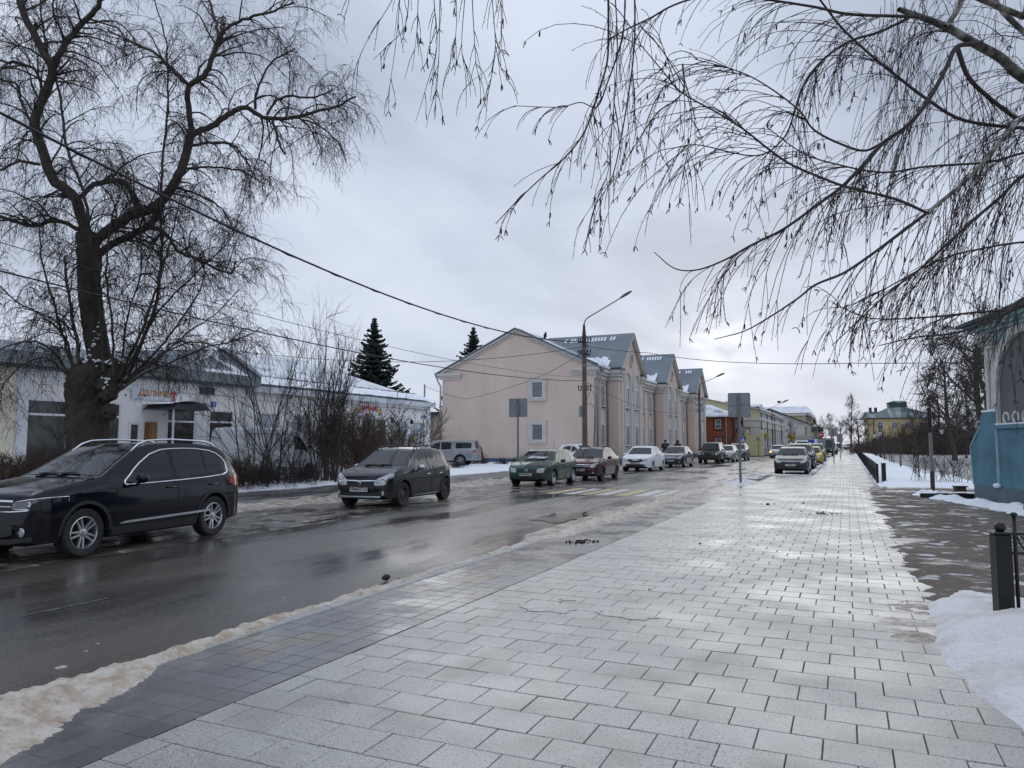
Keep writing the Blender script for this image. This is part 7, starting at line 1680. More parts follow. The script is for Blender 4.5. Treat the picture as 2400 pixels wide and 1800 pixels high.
for (u, v, r) in ((262, 882, 24), (182, 882, 24), (255, 920, 26), (255, 965, 22), (250, 900, 30), (235, 862, 22), (168, 900, 12), (282, 905, 10)):
    p = at(u, v, TD-.35); mtk.ell((p.x-B0[0], p.y-B0[1], p.z), r*px2m, r*px2m*.8, r*px2m*.9, 10, 7)
me = mtk.mesh('trunk', True); me.materials.append(BARK)
tr_o = obj('trunk', me, None, bt); sm = tr_o.modifiers.new('sub', 'SUBSURF'); sm.levels = 1; sm.render_levels = 2
tx_ = bpy.data.textures.new('bark_relief', 'CLOUDS'); tx_.noise_scale = .11; tx_.noise_depth = 3; dm_ = tr_o.modifiers.new('relief', 'DISPLACE'); dm_.texture = tx_; dm_.strength = .16; dm_.mid_level = .5
limbs = [
 # path (px), depth start/end, radius start/end (px)
 ([(236,870),(226,800),(216,735),(210,690),(207,651),(207,600),(205,549)], 0, 0, 30, 25),
 ([(205,560),(200,541),(175,468),(122,415),(102,358),(81,285),(106,220),(122,163),(90,102),(53,24),(38,-60)], 0, -1.6, 22, 10),
 ([(122,163),(150,106),(195,53),(228,16),(245,-60)], -1, -1.8, 12, 7),
 ([(212,590),(230,560),(260,537),(309,504),(358,488),(390,460),(419,411),(437,358),(449,305)], 0, .8, 20, 15),
 ([(449,305),(443,252),(443,203),(480,175),(496,138),(513,89),(525,69)], .8, .3, 12, 8),
 ([(525,69),(570,45),(631,28),(690,5)], .3, .0, 7, 3), ([(513,89),(505,50),(490,0),(480,-50)], .3, .8, 6, 4),
 ([(443,203),(415,175),(366,126),(317,102),(250,70)], .8, 1.6, 8, 3),
 ([(449,315),(505,289),(541,264),(578,252),(614,273),(671,277),(732,264),(793,248),(834,224)], .8, 1.6, 13, 3.5),
 ([(598,255),(602,212),(635,150),(692,114)], 1.1, .6, 6, 2.5), ([(625,270),(659,228),(732,228),(780,212)], 1.2, 1.8, 6, 2.5),
 ([(639,280),(651,326),(667,362)], 1.2, 1, 6, 4), ([(690,275),(740,290),(790,330),(805,360)], 1.4, 1.6, 4, 2),
 ([(452,340),(500,335),(545,340),(580,380),(600,420)], .8, .2, 6, 2.5), ([(440,395),(490,392),(560,400),(620,430)], .7, 1.2, 5, 2),
 ([(420,440),(470,460),(520,490),(545,540)], .6, .2, 5, 2),
 ([(216,620),(232,598),(260,574),(309,549),(350,529),(376,490)], 0, .6, 15, 11),
 ([(350,529),(375,540),(399,561),(419,590),(468,610),(509,631),(541,639),(552,612)], .5, -.3, 9, 2.5),
 ([(190,462),(210,440),(228,431),(285,423),(309,456),(321,490)], -.2, .3, 10, 9),
 ([(92,385),(70,382),(41,380),(0,400),(-50,420)], -.4, -1, 6, 3), ([(200,545),(179,537),(134,517),(65,529),(0,507),(-80,490)], -.1, -1, 9, 5),
 ([(100,215),(81,163),(40,150),(0,142),(-60,120)], -.6, -1, 6, 3), ([(75,290),(50,240),(40,200),(0,185),(-50,160)], -.5, 0, 5, 3),
 ([(245,870),(232,700),(211,549),(195,448),(163,366),(150,305),(138,212),(114,134),(98,40),(92,-40)], -.6, -1.2, 7, 2.5),
 ([(300,880),(350,760),(374,671),(378,570),(378,427),(391,285),(393,163),(386,81),(360,-10)], -.3, .3, 7, 2),
 ([(280,880),(330,780),(358,700),(376,650),(400,560),(420,480)], -.5, -.8, 6, 2), ([(268,880),(262,760),(250,640),(262,520),(300,400)], -.7, -1.2, 5, 2),
 ([(285,900),(340,850),(395,790),(430,740),(470,680),(480,620)], -.2, -.5, 5, 1.6), ([(262,930),(330,880),(400,850),(480,815),(560,795),(612,768)], -.4, -1.2, 5, 1.4),
 ([(290,900),(360,850),(440,780),(500,740),(560,680)], 0, .4, 4, 1.3), ([(180,880),(150,800),(130,720),(100,620),(90,520)], -.3, -.8, 6, 2),
 ([(170,890),(120,820),(70,800),(0,820),(-40,850)], -.2, -.8, 5, 1.6), ([(175,870),(150,790),(100,740),(30,700),(-30,640)], .2, .5, 5, 1.8),
 ([(184,880),(180,800),(170,740),(155,655),(152,600)], -.5, -.9, 7, 3.5), ([(160,880),(110,840),(60,850),(10,900),(-10,960)], .1, -.5, 4, 1.3),
 ([(290,880),(330,800),(380,720),(460,640),(540,560),(560,500)], .1, .3, 5, 1.5), ([(300,890),(380,830),(460,800),(540,830),(560,850)], -.5, -.9, 3.5, 1.2),
 ([(280,870),(300,740),(330,640),(330,560)], .2, .5, 4, 1.5)]
LT = Tubes(); PATHS = []
for pts, a, b, w0, w1 in limbs:
    kf = 1.0 if w0 == 30 else .70
    pth, rad = A3(pts, TD+a, TD+b, w0*px2m*kf*.88, w1*px2m*kf, 5)
    pth = pth+WD.r.normal(size=pth.shape)*.012
    LT.add(pth-B0, rad, 9 if w0 > 10 else 6); PATHS.append((pth, rad, w0))
lo_ = obj('limbs', LT.mesh('limbs'), LIMB, bt)
def grow_on(Wd, pth, rad, dens, L0, L1, droop, lv, base=None, r_scale=.5, side=None):
    seg = np.linalg.norm(np.diff(pth, axis=0), axis=1); tot = seg.sum(); k = int(tot*dens*Wd.r.uniform(.85, 1.15)); cum = np.concatenate([[0], np.cumsum(seg)])
    for i in range(k):
        s_ = tot*Wd.r.uniform(.12, 1.0); a = min(np.searchsorted(cum, s_)-1, len(pth)-2); a = max(a, 0); t = (s_-cum[a])/max(1e-6, seg[a]); p = pth[a]+(pth[a+1]-pth[a])*t
        d = pth[a+1]-pth[a]; d /= max(1e-6, np.linalg.norm(d)); r0 = min(rad[a]*r_scale, .03)
        side_ = Wd.unit(); side_ -= d*side_.dot(d); dd = d*Wd.r.uniform(.2, .8)+side_*.9+np.array([0, 0, .25]); dd /= np.linalg.norm(dd)
        Ln = Wd.r.uniform(L0, L1); q = Wd.sprig(p-B0w, dd, Ln, max(r0, .007), 8, droop, .3, 4 if r0 > .012 else 3)
        if lv > 0:
            kk = int(Ln*6.0)+2
            for j in range(kk):
                b = Wd.r.integers(1, 7); p2 = q[b]; d2 = q[b+1]-q[b]; d2 /= np.linalg.norm(d2); dd2 = d2*.7+Wd.unit()*.8
                L2 = Wd.r.uniform(.35, .95)*min(1, Ln); q2 = Wd.sprig(p2, dd2, L2, .0055, 6, droop*1.5, .32, 3, tip=.5)
                if lv > 1:
                    for w_ in range(3):
                        b2 = Wd.r.integers(1, 5); d3 = q2[b2+1]-q2[b2]; d3 /= np.linalg.norm(d3)
                        Wd.sprig(q2[b2], d3*.6+Wd.unit()*.7, Wd.r.uniform(.15, .6), .0044, 4, droop*1.6, .3, 3, tip=.6)
B0w = B0
for i, (pth, rad, w0) in enumerate(PATHS):
    if i == 0: continue
    big = w0 >= 6 and i < 24
    grow_on(WD, pth, rad, 5.4 if big else 5.4, .6 if big else .5, 2.5 if big else 1.6, .46, 2)
crown = obj('crown', WD.T.mesh('crown'), TWIG, bt, kind='stuff')
# clumps of shrivelled leaves/knots on the twigs and snow in the fork
kn = MB(); rk = random.Random(9)
for k in range(220):
    pth, rad, w0 = PATHS[rk.randrange(1, len(PATHS))]; p = pth[rk.randrange(len(pth))]-B0; s = rk.uniform(.012, .028)
    kn.ell((p[0]+rk.gauss(0, .5), p[1]+rk.gauss(0, .5), p[2]+rk.gauss(-.2, .5)), s, s, s*1.3, 5, 4)
obj('dry_leaves', kn, TWIG, bt, kind='stuff')
sn = MB()
for pa in ([(236,765),(228,790),(214,812),(206,838),(200,850)], [(216,852),(232,846),(250,850),(262,846)], [(242,880),(250,894),(243,905)], [(282,842),(292,846)]):
    P3_ = [at(u, v, TD-.62)-Vector(tuple(B0)) for u, v in pa]; q = smooth_path(P3_, 5); n_ = len(q)
    for j, p in enumerate(q):
        for w_ in range(1): s = rk.uniform(.02, .04); sn.ell((p[0]+rk.gauss(0, .05), p[1]+rk.gauss(0, .03), p[2]+rk.gauss(0, .04)), s*1.3, s, s*.7, 7, 5)
obj('snow_in_fork', sn, RSNOW, bt, smooth=True)

# ============ birch hanging in from the right
WB = Wood(11)
def B3(pts, d0, d1, w0, w1, per=5): return A3(pts, d0, d1, w0*5/1738, w1*5/1738, per)
TB = np.array([2.05, 6.1, 0.0])
br = thing('birch_tree', 'birch with pale limbs whose long drooping twigs hang over the street from the right', 'tree', tuple(TB))
obj('trunk', MB().tube([(0, 0, -.1), (.05, 0, 1), (.0, .05, 2.5), (.08, 0, 4.2), (.0, 0, 6), (.05, .05, 8)], [.2, .17, .16, .14, .12, .07], 14), BIRCHB, br, smooth=True)
BL = [ # pts, d0, d1, r0, r1 (px at 5 m)
 ([(2560,260),(2400,182),(2346,136),(2287,103),(2221,65),(2167,43),(2107,22)], 5.6, 5.0, 15, 6),
 ([(2215,62),(2235,38),(2249,10),(2262,-40)], 5.1, 5.2, 6, 8), ([(2470,150),(2400,76),(2346,22),(2320,-40)], 6.0, 6.4, 9, 6),
 ([(2520,220),(2400,277),(2368,304),(2314,369),(2259,428),(2200,477),(2173,499)], 5.2, 4.6, 6, 4.2),
 ([(2173,499),(2097,466),(1988,439),(1929,418),(1853,385),(1798,347),(1744,304),(1679,263),(1598,217),(1552,165),(1500,103)], 4.6, 4.2, 2.7, .8),
 ([(2173,499),(2108,548),(2042,597),(1977,640),(1912,667),(1869,700),(1804,743),(1744,776),(1674,795)], 4.6, 4.4, 3.2, .7),
 ([(2287,103),(2243,110),(2216,163),(2178,233),(2129,293),(2075,331),(2026,385),(1977,434),(1912,483),(1836,537),(1760,575),(1701,608),(1636,632),(1581,629),(1533,591)], 5.1, 4.4, 5, .7),
 ([(2150,40),(2108,38),(1988,33),(1907,16),(1771,-5)], 5.0, 4.6, 3.4, 2.0), ([(2130,42),(2060,75),(1988,98),(1923,146),(1880,206),(1863,260),(1836,325),(1770,365),(1640,340),(1595,345)], 5.0, 4.4, 3, .7),
 ([(2075,331),(2026,353),(1967,336),(1907,304),(1874,260),(1804,206),(1733,168),(1627,138)], 4.9, 4.3, 2.6, .7),
 ([(2500,300),(2400,300),(2259,282),(2173,233),(2102,179),(2042,130),(1977,70),(1934,16),(1900,-30)], 5.5, 5.0, 4, 1.8),
 ([(2500,340),(2400,358),(2314,380),(2173,390),(2070,404),(1961,385),(1880,358),(1800,300)], 5.3, 4.6, 3, .8),
 ([(2520,660),(2400,700),(2368,727),(2314,754),(2240,780),(2150,790),(2060,810)], 5, 4.6, 4.5, .8), ([(2368,727),(2287,732),(2178,743),(2042,746),(1950,710)], 4.9, 4.6, 2.6, .6),
 ([(2500,380),(2400,412),(2346,461),(2276,521),(2205,586),(2151,635),(2086,683),(2015,749),(1950,810)], 5, 4.5, 4, .8), ([(2500,560),(2400,567),(2314,580),(2200,610),(2050,690),(1980,720)], 5.2, 4.8, 2.6, .7),
 ([(2243,110),(2270,180),(2320,230),(2380,277)], 5.2, 5.3, 5, 4),
 ([(1771,-40),(1600,4),(1523,43),(1476,65),(1422,94)], 4.4, 4.2, 2.0, 1.0),
 ([(1426,-60),(1426,0),(1426,90),(1422,152),(1400,224),(1371,307),(1324,369),(1270,416),(1216,467),(1162,524)], 4.3, 4.1, 2.2, .7),
 ([(1460,-60),(1465,0),(1460,80),(1444,137),(1425,190),(1400,250),(1360,240),(1310,251),(1205,248)], 4.3, 4.2, 1.8, .6),
 ([(1487,-40),(1487,100),(1470,240),(1437,409),(1393,488),(1368,593)], 4.4, 4.2, 1.6, .5), ([(1600,150),(1600,217),(1541,264),(1505,315),(1469,373),(1433,427)], 4.5, 4.2, 1.6, .5),
 ([(1500,60),(1560,130),(1620,260),(1600,420)], 4.4, 4.3, 1.2, .4), ([(1440,-40),(1447,120),(1434,300),(1420,420),(1350,540)], 4.5, 4.3, 1.2, .4)]
top = [[(930,-60),(919,0),(865,87),(838,145)], [(938,-60),(937,0),(927,108),(905,253)], [(985,-60),(980,0),(977,72),(966,170)], [(1020,-60),(1017,0),(1024,108),(995,217),(974,286)],
 [(1034,-60),(1031,0),(1028,145),(1017,282)], [(1066,-60),(1068,0),(1069,72),(1050,174)], [(1092,-60),(1089,0),(1082,108),(1093,184)], [(1156,-60),(1154,0),(1158,137),(1100,195)],
 [(1175,-60),(1174,0),(1176,72),(1169,141),(1194,195)], [(1160,130),(1144,217),(1115,286)], [(820,-40),(818,0),(812,25)], [(1105,-40),(1110,60),(1116,150),(1125,185)], [(960,-40),(950,60),(905,110),(875,140)]]
b_lt = Tubes(); BP = []
for pts, a, b, w0, w1 in BL:
    pth, rad = B3(pts, a, b, w0, w1); BP.append((pth, rad, w0)); 
    (b_lt if w0 > 5.5 else WB.T).add(pth-TB, rad*(1 if w0 > 5.5 else 1.25), 8 if w0 > 5 else (5 if w0 > 2 else 4))
for pts in top:
    pth, rad = B3(pts, 4.2+WB.r.uniform(-.3, .3), 4.1, 1.1, .45, 4); BP.append((pth, rad, 1.0)); WB.T.add(pth-TB, rad, 4)
for (z, d, u0) in ((-90, 4.4, 780), (-60, 4.7, 1300)):
    pth, rad = B3([(u0, z), (1100+u0*.2, z-60), (1500, z-70), (1900, z-40), (2150, -60), (2400, 40)], d, 5.4, 2.5, 8); b_lt.add(pth-TB, rad, 6)
for e_, z in (((2560,260), 5.0), ((2520,220), 4.6), ((2500,380), 4.2), ((2520,660), 3.4), ((2470,150), 5.6), ((2500,560), 3.8), ((2500,300), 4.6), ((2500,340), 4.4), ((2400,40), 6.2)):
    p = np.array(at(e_[0], e_[1], 5.3)); b_lt.add(smooth_path([p-TB, (p-TB)*.5+np.array([0, 0, z-.25])*.5, np.array([0, 0, z-.6])], 4), np.linspace(.03, .05, 9), 7)
obj('limbs', b_lt.mesh('limbs'), BIRCHB, br)
def pix(p):
    z = p[2]-EYE; xr = p[0]*math.cos(YW)+p[1]*math.sin(YW); zf = -p[0]*math.sin(YW)+p[1]*math.cos(YW); c = zf*math.cos(PT)+z*math.sin(PT)
    return 1200+F*xr/max(.1, c), 900-F*(z*math.cos(PT)-zf*math.sin(PT))/max(.1, c)
def allow(p, m=0):   # the twigs end well above the cars and walkers
    u, v = pix(p); lim = np.interp(u, [0,1195,1200,1370,1450,1600,1700,1850,1950,2050,2150,2200,2300,2400], [290,290,540,600,560,660,790,800,820,850,880,900,960,1050])
    return v < lim+m
def birch_twigs(pth, w0, dens, L0, L1):
    seg = np.linalg.norm(np.diff(pth, axis=0), axis=1); tot = seg.sum(); cum = np.concatenate([[0], np.cumsum(seg)]); k = int(tot*dens)
    for i in range(k):
        s_ = tot*WB.r.uniform(.03, 1); a = max(0, min(np.searchsorted(cum, s_)-1, len(pth)-2)); p = pth[a]+(pth[a+1]-pth[a])*((s_-cum[a])/max(1e-6, seg[a]))
        d = pth[a+1]-pth[a]; d /= max(1e-6, np.linalg.norm(d)); u = WB.unit(); u[2] = -abs(u[2])*.7
        Ln = WB.r.uniform(L0, L1)
        if not allow(p+np.array([0, 0, -Ln*.75])): Ln *= .4
        if not allow(p+np.array([0, 0, -Ln*.75])): continue
        q = WB.sprig(p-TB, d*.85+u*.5, Ln, .0033 if Ln > .5 else .0027, 8, .42, .09, 3, tip=.55)
        WB.buds(q, .055, .013, .0016)
        if Ln > .35:
            for j in range(int(WB.r.integers(1, 4))):
                b = int(WB.r.integers(1, 6)); d2 = q[b+1]-q[b]; d2 /= np.linalg.norm(d2); L2 = WB.r.uniform(.12, .4)
                q2 = WB.sprig(q[b], d2*.85+WB.unit()*.42, L2, .0022, 5, .3, .08, 3, tip=.7); WB.buds(q2, .06, .012, .0015)
                if WB.r.random() < .35: tipf(q2)
        if WB.r.random() < .35: tipf(q)
def tipf(q):
    d = q[-1]-q[-2]; d /= max(1e-6, np.linalg.norm(d))
    for k in range(int(WB.r.integers(2, 4))):
        u = d*.8+WB.unit()*.75; u /= np.linalg.norm(u); v = u+np.array([0, 0, -.5]); v /= np.linalg.norm(v); a = q[-1]; WB.T.add(np.array([a, a+u*.018, a+u*.018+v*.02]), [.0022, .0028, .0018], 4)
    if WB.r.random() < .25: a = q[-2]; WB.T.add(np.array([a, a+np.array([.002, 0, -.012]), a+np.array([0, 0, -.034]), a+np.array([0, 0, -.04])]), [.001, .0055, .0055, .001], 5)
for pth, rad, w0 in BP:
    mu = pth[:, 0].mean()
    if w0 >= 4: birch_twigs(pth, w0, 18, .35, 1.25)
    elif w0 >= 2.3: birch_twigs(pth, w0, 17, .25, .9)
    elif w0 > 1.05: birch_twigs(pth, w0, 12, .15, .42)
    else: birch_twigs(pth, w0, 11, .10, .24)
# curtain of hanging twigs at the far right
for k in range(85):
    u = WB.r.uniform(2060, 2460); v = WB.r.uniform(-60, 560) if u > 2200 else WB.r.uniform(-60, 250); p = np.array(at(u, v, WB.r.uniform(4.6, 6.2)))
    if not allow(p+np.array([0, 0, -.9])): continue
    q = WB.sprig(p-TB, np.array([-.25, 0, -.9])+WB.unit()*.25, WB.r.uniform(.6, 1.5), .0024, 9, .3, .09, 3, tip=.5); WB.buds(q, .05, .013, .0015)
    for j in range(3): b = int(WB.r.integers(1, 7)); WB.buds(WB.sprig(q[b], (q[b+1]-q[b])*8+WB.unit()*.45, WB.r.uniform(.15, .4), .0017, 5, .3, .08, 3, tip=.7), .06, .012, .0014)
obj('crown', WB.T.mesh('crown'), TWIG, br, kind='stuff')

# ============ shared bare-tree builder for the park and the far street
def bare_tree_mesh(seed, h, spread, levels=3, trunk_r=.16, upr=.25, nb=11, twig=.012, trunk_h=.28, k1=6, k2=5):
    Wd = Wood(seed); r = Wd.r
    tp_ = Wd.sprig([0, 0, 0], [r.normal()*.04, r.normal()*.04, 1], h*.8, trunk_r, 10, 0, .06, 7, tube=Wd.B, tip=.25)
    for i in range(nb):
        t = trunk_h+(1-trunk_h)*(i+.5)/nb; a = min(int(t*9), 8); p = tp_[a]; ang = i*2.4+r.uniform(-.4, .4); el = upr+r.uniform(0, .5)
        d = np.array([math.cos(ang)*math.cos(el), math.sin(ang)*math.cos(el), math.sin(el)]); Ln = spread*(1.15-.75*t)*r.uniform(.8, 1.2)
        q = Wd.sprig(p, d, Ln, trunk_r*.42*(1.1-.6*t), 9, -.08, .22, 5, tube=Wd.B, tip=.25)
        for j in range(k1):
            b = int(r.integers(2, 8)); d2 = q[b+1]-q[b]; d2 /= np.linalg.norm(d2); q2 = Wd.sprig(q[b], d2*.7+Wd.unit()*.8+np.array([0, 0, .15]), Ln*r.uniform(.3, .6), trunk_r*.12, 7, .02, .25, 4, tip=.35)
            for w_ in range(k2):
                c = int(r.integers(1, 6)); d3 = q2[c+1]-q2[c]; d3 /= np.linalg.norm(d3); q3 = Wd.sprig(q2[c], d3*.7+Wd.unit()*.8, Ln*r.uniform(.15, .35), twig, 5, .08, .25, 3, tip=.5)
                if levels > 2:
                    for z in range(2): e_ = int(r.integers(1, 4)); d4 = q3[e_+1]-q3[e_]; d4 /= np.linalg.norm(d4); Wd.sprig(q3[e_], d4*.6+Wd.unit()*.8, Ln*r.uniform(.1, .2), twig*.75, 4, .1, .25, 3, tip=.6)
    tm = Wd.B.mesh('trunk'); tm.materials.append(LIMB); cm_ = Wd.T.mesh('crown'); cm_.materials.append(TWIG); return tm, cm_
def put_tree(meshes, name, label, cat, x, y, z, s, rz, group=None):
    t = thing(name, label, cat, (x, y, z), rz, group); t.scale = (s, s, s) if not isinstance(s, tuple) else s
    obj('trunk', meshes[0], None, t); obj('crown', meshes[1], None, t, kind='stuff'); return t
TA = bare_tree_mesh(21, 12, 5.2, 3, .26, .25, 13, .016, .22, 7, 6); TBm = bare_tree_mesh(22, 9, 3.4, 3, .15, .5, 13, .014, .2, 6, 5); TC = bare_tree_mesh(23, 14, 4.0, 3, .22, .7, 16, .018, .25, 6, 5)
rt = random.Random(31)
PG = 'bare trees standing in the snowy park'
for i, (u, d, s, k, lb) in enumerate((
    (2315, 62, 1.5, 0, 'large dark spreading tree behind the gatehouse buttress'), (2240, 78, 1.25, 0, 'broad bare tree with snow-lined boughs left of the gatehouse'), (2370, 50, 1.3, 0, 'bare tree showing above the gatehouse roof'),
    (2175, 105, .8, 1, 'bushy young tree right of the yellow manor'), (2215, 120, 1.2, 0, 'bare tree far back between the two park lanterns'), (2270, 125, 1.25, 2, 'tall slim tree far back right of the lanterns'),
    (2140, 95, .95, 1, 'forked young tree before the right end of the manor'), (2195, 150, .9, 2, 'slim tree in the rear row of the park'), (2290, 160, 1.1, 0, 'rear park tree nearest the gatehouse'), (2250, 175, 1.0, 2, 'hazy tree at the very back of the park'), (2165, 180, .9, 0, 'hazy low tree beside the manor annex'), (2330, 90, 1.6, 2, 'tall tree half hidden by the gatehouse'))):
    p = at(u, 1040, d); put_tree((TA, TBm, TC)[k], 'park_tree', lb, 'tree', p.x, p.y, gz(p.x, p.y), s*.92, rt.uniform(0, 6), PG)
for i, (u, d, s, k, lb) in enumerate(((1995, 150, (.8,.8,1.0), 2, 'tall pale birch at the far end of the right pavement'), (2012, 135, (.75,.75,.62), 0, 'dark dense tree left of the yellow manor'), (2020, 120, (.6,.6,.5), 1, 'low dark tree in front of the manor corner'),
    (1868, 235, .85, 0, 'bare tree over the roofs left of the no entry sign'), (1895, 220, .9, 2, 'bare tree right above the box truck'), (1925, 260, 1.05, 0, 'wide bare tree behind the no entry sign'), (1950, 300, 1.2, 2, 'pale far tree beyond the sign backs'), (1972, 320, 1.2, 0, 'farthest tree at the end of the street'), (1905, 330, 1.2, 0, 'hazy tree behind the end of the house row'))):
    p = at(u, 1040, d); put_tree((TA, TBm, TC)[k], 'street_tree', lb, 'tree', p.x, p.y, 0, s, rt.uniform(0, 6), 'bare trees at the far end of the street')
p = at(1845, 1040, 150); put_tree(TBm, 'street_tree', 'bare tree against the pale gabled building', 'tree', -9.6, 152, 0, .75, 1)
p = at(985, 1040, 62); put_tree(TBm, 'garden_tree', 'small dark bare tree in the gap beside the pink house', 'tree', p.x, p.y, 0, .62, 2); p = at(972, 1040, 95); put_tree(TC, 'garden_tree', 'pale bare tree top showing over the end of the shop roof', 'tree', p.x, p.y, 0, .58, .5)
# row of saplings along the park path
SP = bare_tree_mesh(41, 3.6, .9, 2, .035, .9, 9, .008, .35, 4, 3); SP2 = bare_tree_mesh(42, 3.2, .8, 2, .03, .8, 9, .008, .4, 4, 3)
for i in range(24):
    y = 56+i*4.1; x = 3.2+.25*math.sin(i*1.7)+.012*(y-56)
    put_tree((SP, SP2)[i % 2], 'sapling', 'slender young tree in the row along the park path, number %s from the street corner' % ('one two three four five six seven eight nine ten eleven twelve thirteen fourteen fifteen sixteen seventeen eighteen nineteen twenty twenty-one twenty-two twenty-three twenty-four'.split()[i]), 'sapling', x, y, gz(x, y), rt.uniform(.85, 1.15), rt.uniform(0, 6), 'saplings along the park path')
# ---------------------------------------------------------------- shrubs
def shrub_mesh(seed, nst, h, sp, lean, sub=5, r0=.02, tw=.006, sub2=3, base=.3, bow=.0, lw=.3):
    Wd = Wood(seed); r = Wd.r
    for i in range(nst):
        a = r.uniform(0, 2*math.pi); e_ = lean*r.random()**.7; d = np.array([math.cos(a)*e_, math.sin(a)*e_, 1.0]); p = [r.normal()*base*.5, r.normal()*base*.5, 0]
        Ln = h*r.uniform(.65, 1.05); q = Wd.sprig(p, d, Ln, r0*r.uniform(.6, 1.2), 10, bow, .12, 5, tube=Wd.B, tip=.2)
        for j in range(sub):
            b = int(r.integers(2, 9)); d2 = q[b+1-(b == 9)]-q[b-(b == 9)]; d2 /= np.linalg.norm(d2); L2 = Ln*r.uniform(.2, .5)*sp; q2 = Wd.sprig(q[b], d2*.9+Wd.unit()*lw*2, L2, tw*1.5, 6, -.02, .2, 3, tip=.4)
            for k in range(sub2): c = int(r.integers(1, 5)); d3 = q2[c+1]-q2[c]; d3 /= np.linalg.norm(d3); Wd.sprig(q2[c], d3+Wd.unit()*.6, L2*r.uniform(.3, .6), tw, 4, 0, .25, 3, tip=.5)
    a, b = Wd.B.mesh('stems'), Wd.T.mesh('twigs'); a.materials.append(LIMB); b.materials.append(TWIG); return a, b
def put_shrub(ms, label, x, y, z, s=1, rz=0, group=None, name='shrub', tmat=None):
    t = thing(name, label, 'shrub', (x, y, z), rz, group); t.scale = s if isinstance(s, tuple) else (s, s, s); obj('stems', ms[0], None, t); obj('twigs', ms[1], None, t, kind='stuff'); return t
S1 = shrub_mesh(51, 30, 3.7, .8, .36, 8, .026, .0055, 4, .5, 0, .18)      # tall vase-shaped
S2 = shrub_mesh(52, 9, 3.6, 1.1, .75, 8, .022, .0055, 3, .5, 0, .3)    # open, leaning
S3 = shrub_mesh(53, 60, 1.25, 1.0, 1.1, 9, .010, .0055, 4, 1.0, .06, .5)   # low and dense

BRT = M('brown_twigs', (.085,.055,.040), .8, var=.3, scale=2)
S4 = shrub_mesh(54, 110, 2.3, .7, .75, 9, .010, .0065, 4, 1.6, .02, .35); S4[1].materials[0] = BRT; S4[0].materials[0] = BRT
p = onx(765, 1100, -19.0); put_shrub(S1, 'tall vase-shaped bare shrub with dark stems left of the muddy hatchback', p.x, p.y, .05, (1.05,1.05,1.60))
p = onx(655, 1100, -19.0); put_shrub(S2, 'open leggy shrub with wide-leaning stems in front of the white van', p.x, p.y, .05, (1.2,1.2,1.65), .5)
p = onx(590, 1100, -19.0); put_shrub(S2, 'leggy shrub with sparse upright shoots left of the taller one', p.x, p.y, .05, (1.1,1.1,1.5), 3.5)
for u, v, s_, r_, lb in ((700,1131,.85,4.4,'shorter leggy shrub in front of the van nose'),):
    p = onx(u, 1100, -19.0); put_shrub(S2, lb, p.x, p.y, .05, (s_,s_,s_*1.15), r_)
for u, v, lb in ((556,1128,'brown dense low bush nearest the black SUV tail'),):
    p = onx(u, 1100, -19.0); put_shrub(S4, lb, p.x, p.y, .05, (.42,.42,.55), u)
p = onx(560, 1100, -19.0); put_shrub(S3, 'low twiggy bush at the rear bumper of the black SUV', p.x, p.y, .05, .8)
p = onx(630, 1100, -19.0); put_shrub(S3, 'low dense bush between the leggy shrubs', p.x, p.y, .05, .8, 1)
p = onx(700, 1100, -19.0); put_shrub(S3, 'low dense bush just left of the vase-shaped shrub', p.x, p.y, .05, .75, 2)
p = at(835, 1080, 33); put_shrub(S4, 'dense brown rounded bush behind the muddy hatchback', p.x, p.y, .05, (1.35,1.35,1.55))
p = at(880, 1080, 37); put_shrub(S4, 'second dense brown bush under the striped shop sign', p.x, p.y, .05, (1.1,1.1,1.15), 2)
# clipped brown hedge, left edge
HG = shrub_mesh(55, 150, 1.15, .6, .5, 7, .007, .0055, 3, 1.0, 0, .4); HG[1].materials[0] = BRT; HG[0].materials[0] = BRT
for i in range(8):
    y = 7.0+i*1.0; put_shrub(HG, 'clipped brown hedge plant behind the black SUV', -18.9+.05*(i % 3), y, .05, (1.15,1.15,1.12+.05*math.sin(i*2)), i*1.3, 'hedge plants along the left footpath', 'hedge_plant')
for i, (u, v, lb) in enumerate(((1020,1075,'low brown bush before the silver pickup'),(1060,1078,'low brown bush under the pickup tail lamp'),(1100,1082,'thin low bush at the left part of the blue plinth'),(1130,1088,'small twiggy bush in the snow left of the sign pole'),(1180,1090,'small bush just left of the sign pole'),(1075,1098,'isolated small bush in the clean snow'),(1215,1085,'small bush between sign pole and green car'))):
    p = gp(u, v, .1); put_shrub(S3, lb, p.x, p.y, .05, (.75 if i < 2 else .45), i)
for i in range(6):
    p = gp(1000+i*20, 1085, .1); put_shrub(HG, 'brown hedge plant in front of the silver pickup', p.x, p.y+.4, .0, (.9,.9,.7), i, 'hedge plants before the silver pickup', 'hedge_plant')
for i in range(26):
    u = 2050+i*11.5; d = 118+(i*37 % 40); p = at(u, 1040, d); put_shrub(S4, 'brown leafless thicket bush along the back of the park', p.x, p.y, gz(p.x, p.y), (2.6,2.6,(1.5+.7*(i % 3))*(.6 if u < 2165 else 1)), i*1.9, 'thicket bushes at the back of the park', 'thicket_bush')
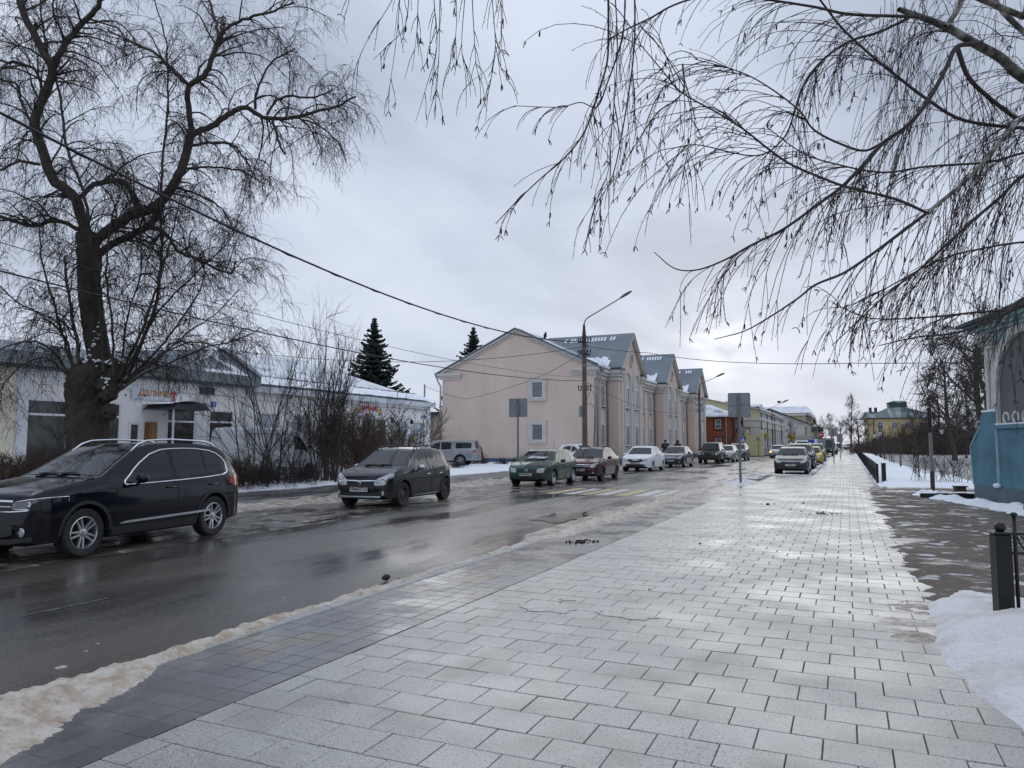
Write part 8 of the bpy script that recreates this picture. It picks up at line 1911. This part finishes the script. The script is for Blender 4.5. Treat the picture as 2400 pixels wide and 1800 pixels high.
# shrubs in the park snow
S5 = shrub_mesh(56, 11, 1.7, 1.0, .75, 5, .012, .006, 2, .25, 0, .3)
for i, (u, v, s, lb) in enumerate(((2155,1130,.9,'bare shrub in the snow left of the concrete post'),(2225,1132,.8,'sparse upright shoots right of the concrete post'),(2250,1136,.75,'small bare shrub by the gatehouse'),(2205,1133,.7,'thin bare shrub just right of the post'),(2172,1110,.8,'bare shrub between path and concrete post'))):
    p = gp(u, v, .05); put_shrub(S5, lb, p.x, p.y, .05, s, i*1.1)
p = gp(2155,1120, .1); put_tree(SP, 'sapling', 'single leaning sapling standing left of the concrete post', 'sapling', p.x, p.y, .05, .9, 1)
# ---------------------------------------------------------------- spruces
def spruce(seed, h, wmax, label, x, y):
    t = thing('spruce_tree', label, 'tree', (x, y, 0)); Wd = Wood(seed); r = Wd.r; TN = Tubes()
    obj('trunk', MB().tube([(0, 0, 0), (0, 0, h*.6), (0, 0, h)], [.22, .12, .02], 8), LIMB, t, smooth=True)
    nl = int(h*4.2)
    for i in range(nl):
        f = (i+.5)/nl; z = h*(.12+.87*f); Lb = wmax*(1-f)**.85*(.8+.35*math.sin(i*2.9)); nb = 9 if f < .8 else 6
        for k in range(nb):
            a = k*2*math.pi/nb+i*1.1+r.normal()*.12; L_ = max(.15, Lb*r.uniform(.72, 1.15)); pts = []
            for j in range(7):
                s = j/6; pts.append([math.cos(a)*L_*s, math.sin(a)*L_*s, z-.22*L_*s*1.1+.30*L_*s*s*s+.05])
            pts = np.array(pts); TN.add(pts, np.linspace(.10, .05, 7), 4)
            for q in range(int(4+L_*5)):
                s = r.uniform(.12, 1); j = min(5, int(s*6)); p = pts[j]+(pts[j+1]-pts[j])*(s*6-j); sd = r.choice([-1, 1]); l2 = L_*.28*(1.1-s)+.12
                d = np.array([math.cos(a+sd*.9), math.sin(a+sd*.9), -.35]); TN.add(np.array([p, p+d*l2*.5, p+d*l2+np.array([0, 0, -.03])]), [.075, .085, .03], 4)
    obj('crown', TN.mesh('crown'), M('spruce_needles', (.012,.022,.016), .8, var=.5, scale=3, bump=.6, bscale=30), t, kind='stuff')
p = at(873, 1040, 66); spruce(61, 13.0, 4.3, 'dark spruce rising behind the end of the shop roof', p.x, p.y)
p = at(1108, 1040, 80); spruce(62, 14.4, 4.6, 'second dark spruce whose top shows over the pink house', p.x, p.y)

# ---------------------------------------------------------------- give every loose piece its own object
def split_loose(o):
    me = o.data; n = len(me.vertices); par = list(range(n))
    def fd(a):
        while par[a] != a: par[a] = par[par[a]]; a = par[a]
        return a
    for e_ in me.edges: 
        a, b = fd(e_.vertices[0]), fd(e_.vertices[1])
        if a != b: par[a] = b
    comp = {}
    for p in me.polygons: comp.setdefault(fd(p.vertices[0]), []).append(tuple(p.vertices))
    if len(comp) < 2 or len(comp) > 60: return
    for fs in comp.values():
        ids = sorted({i for f in fs for i in f}); ix = {i: k for k, i in enumerate(ids)}
        m2 = bpy.data.meshes.new(me.name); m2.from_pydata([tuple(me.vertices[i].co) for i in ids], [], [tuple(ix[i] for i in f) for f in fs]); m2.update()
        for mt in me.materials: m2.materials.append(mt)
        if me.polygons[0].use_smooth: m2.polygons.foreach_set('use_smooth', [True]*len(fs))
        q = bpy.data.objects.new(o.name.split('.')[0], m2); COL.objects.link(q); q.parent = o.parent; q.location = o.location; q.rotation_euler = o.rotation_euler; q.scale = o.scale
    bpy.data.objects.remove(o)
SPL = {'cornice_return','capital_flashing','cornice','snow_on_roof','pilaster','corner_pilaster','chimney','downpipe','hopper','corner_board','gatepost','canopy_post','wall_band','steel_band','facade_bands','capital','fascia','bargeboard','plinth','opening','window_print','letters','stripes','kerb_stone','stripe_bar','snow_guard','snow_on_ledge','pale_edging','scroll_ornament','snow_on_canopy'}
for o in list(bpy.data.objects):
    if o.type == 'MESH' and o.name.split('.')[0] in SPL and 'kind' not in o: split_loose(o)
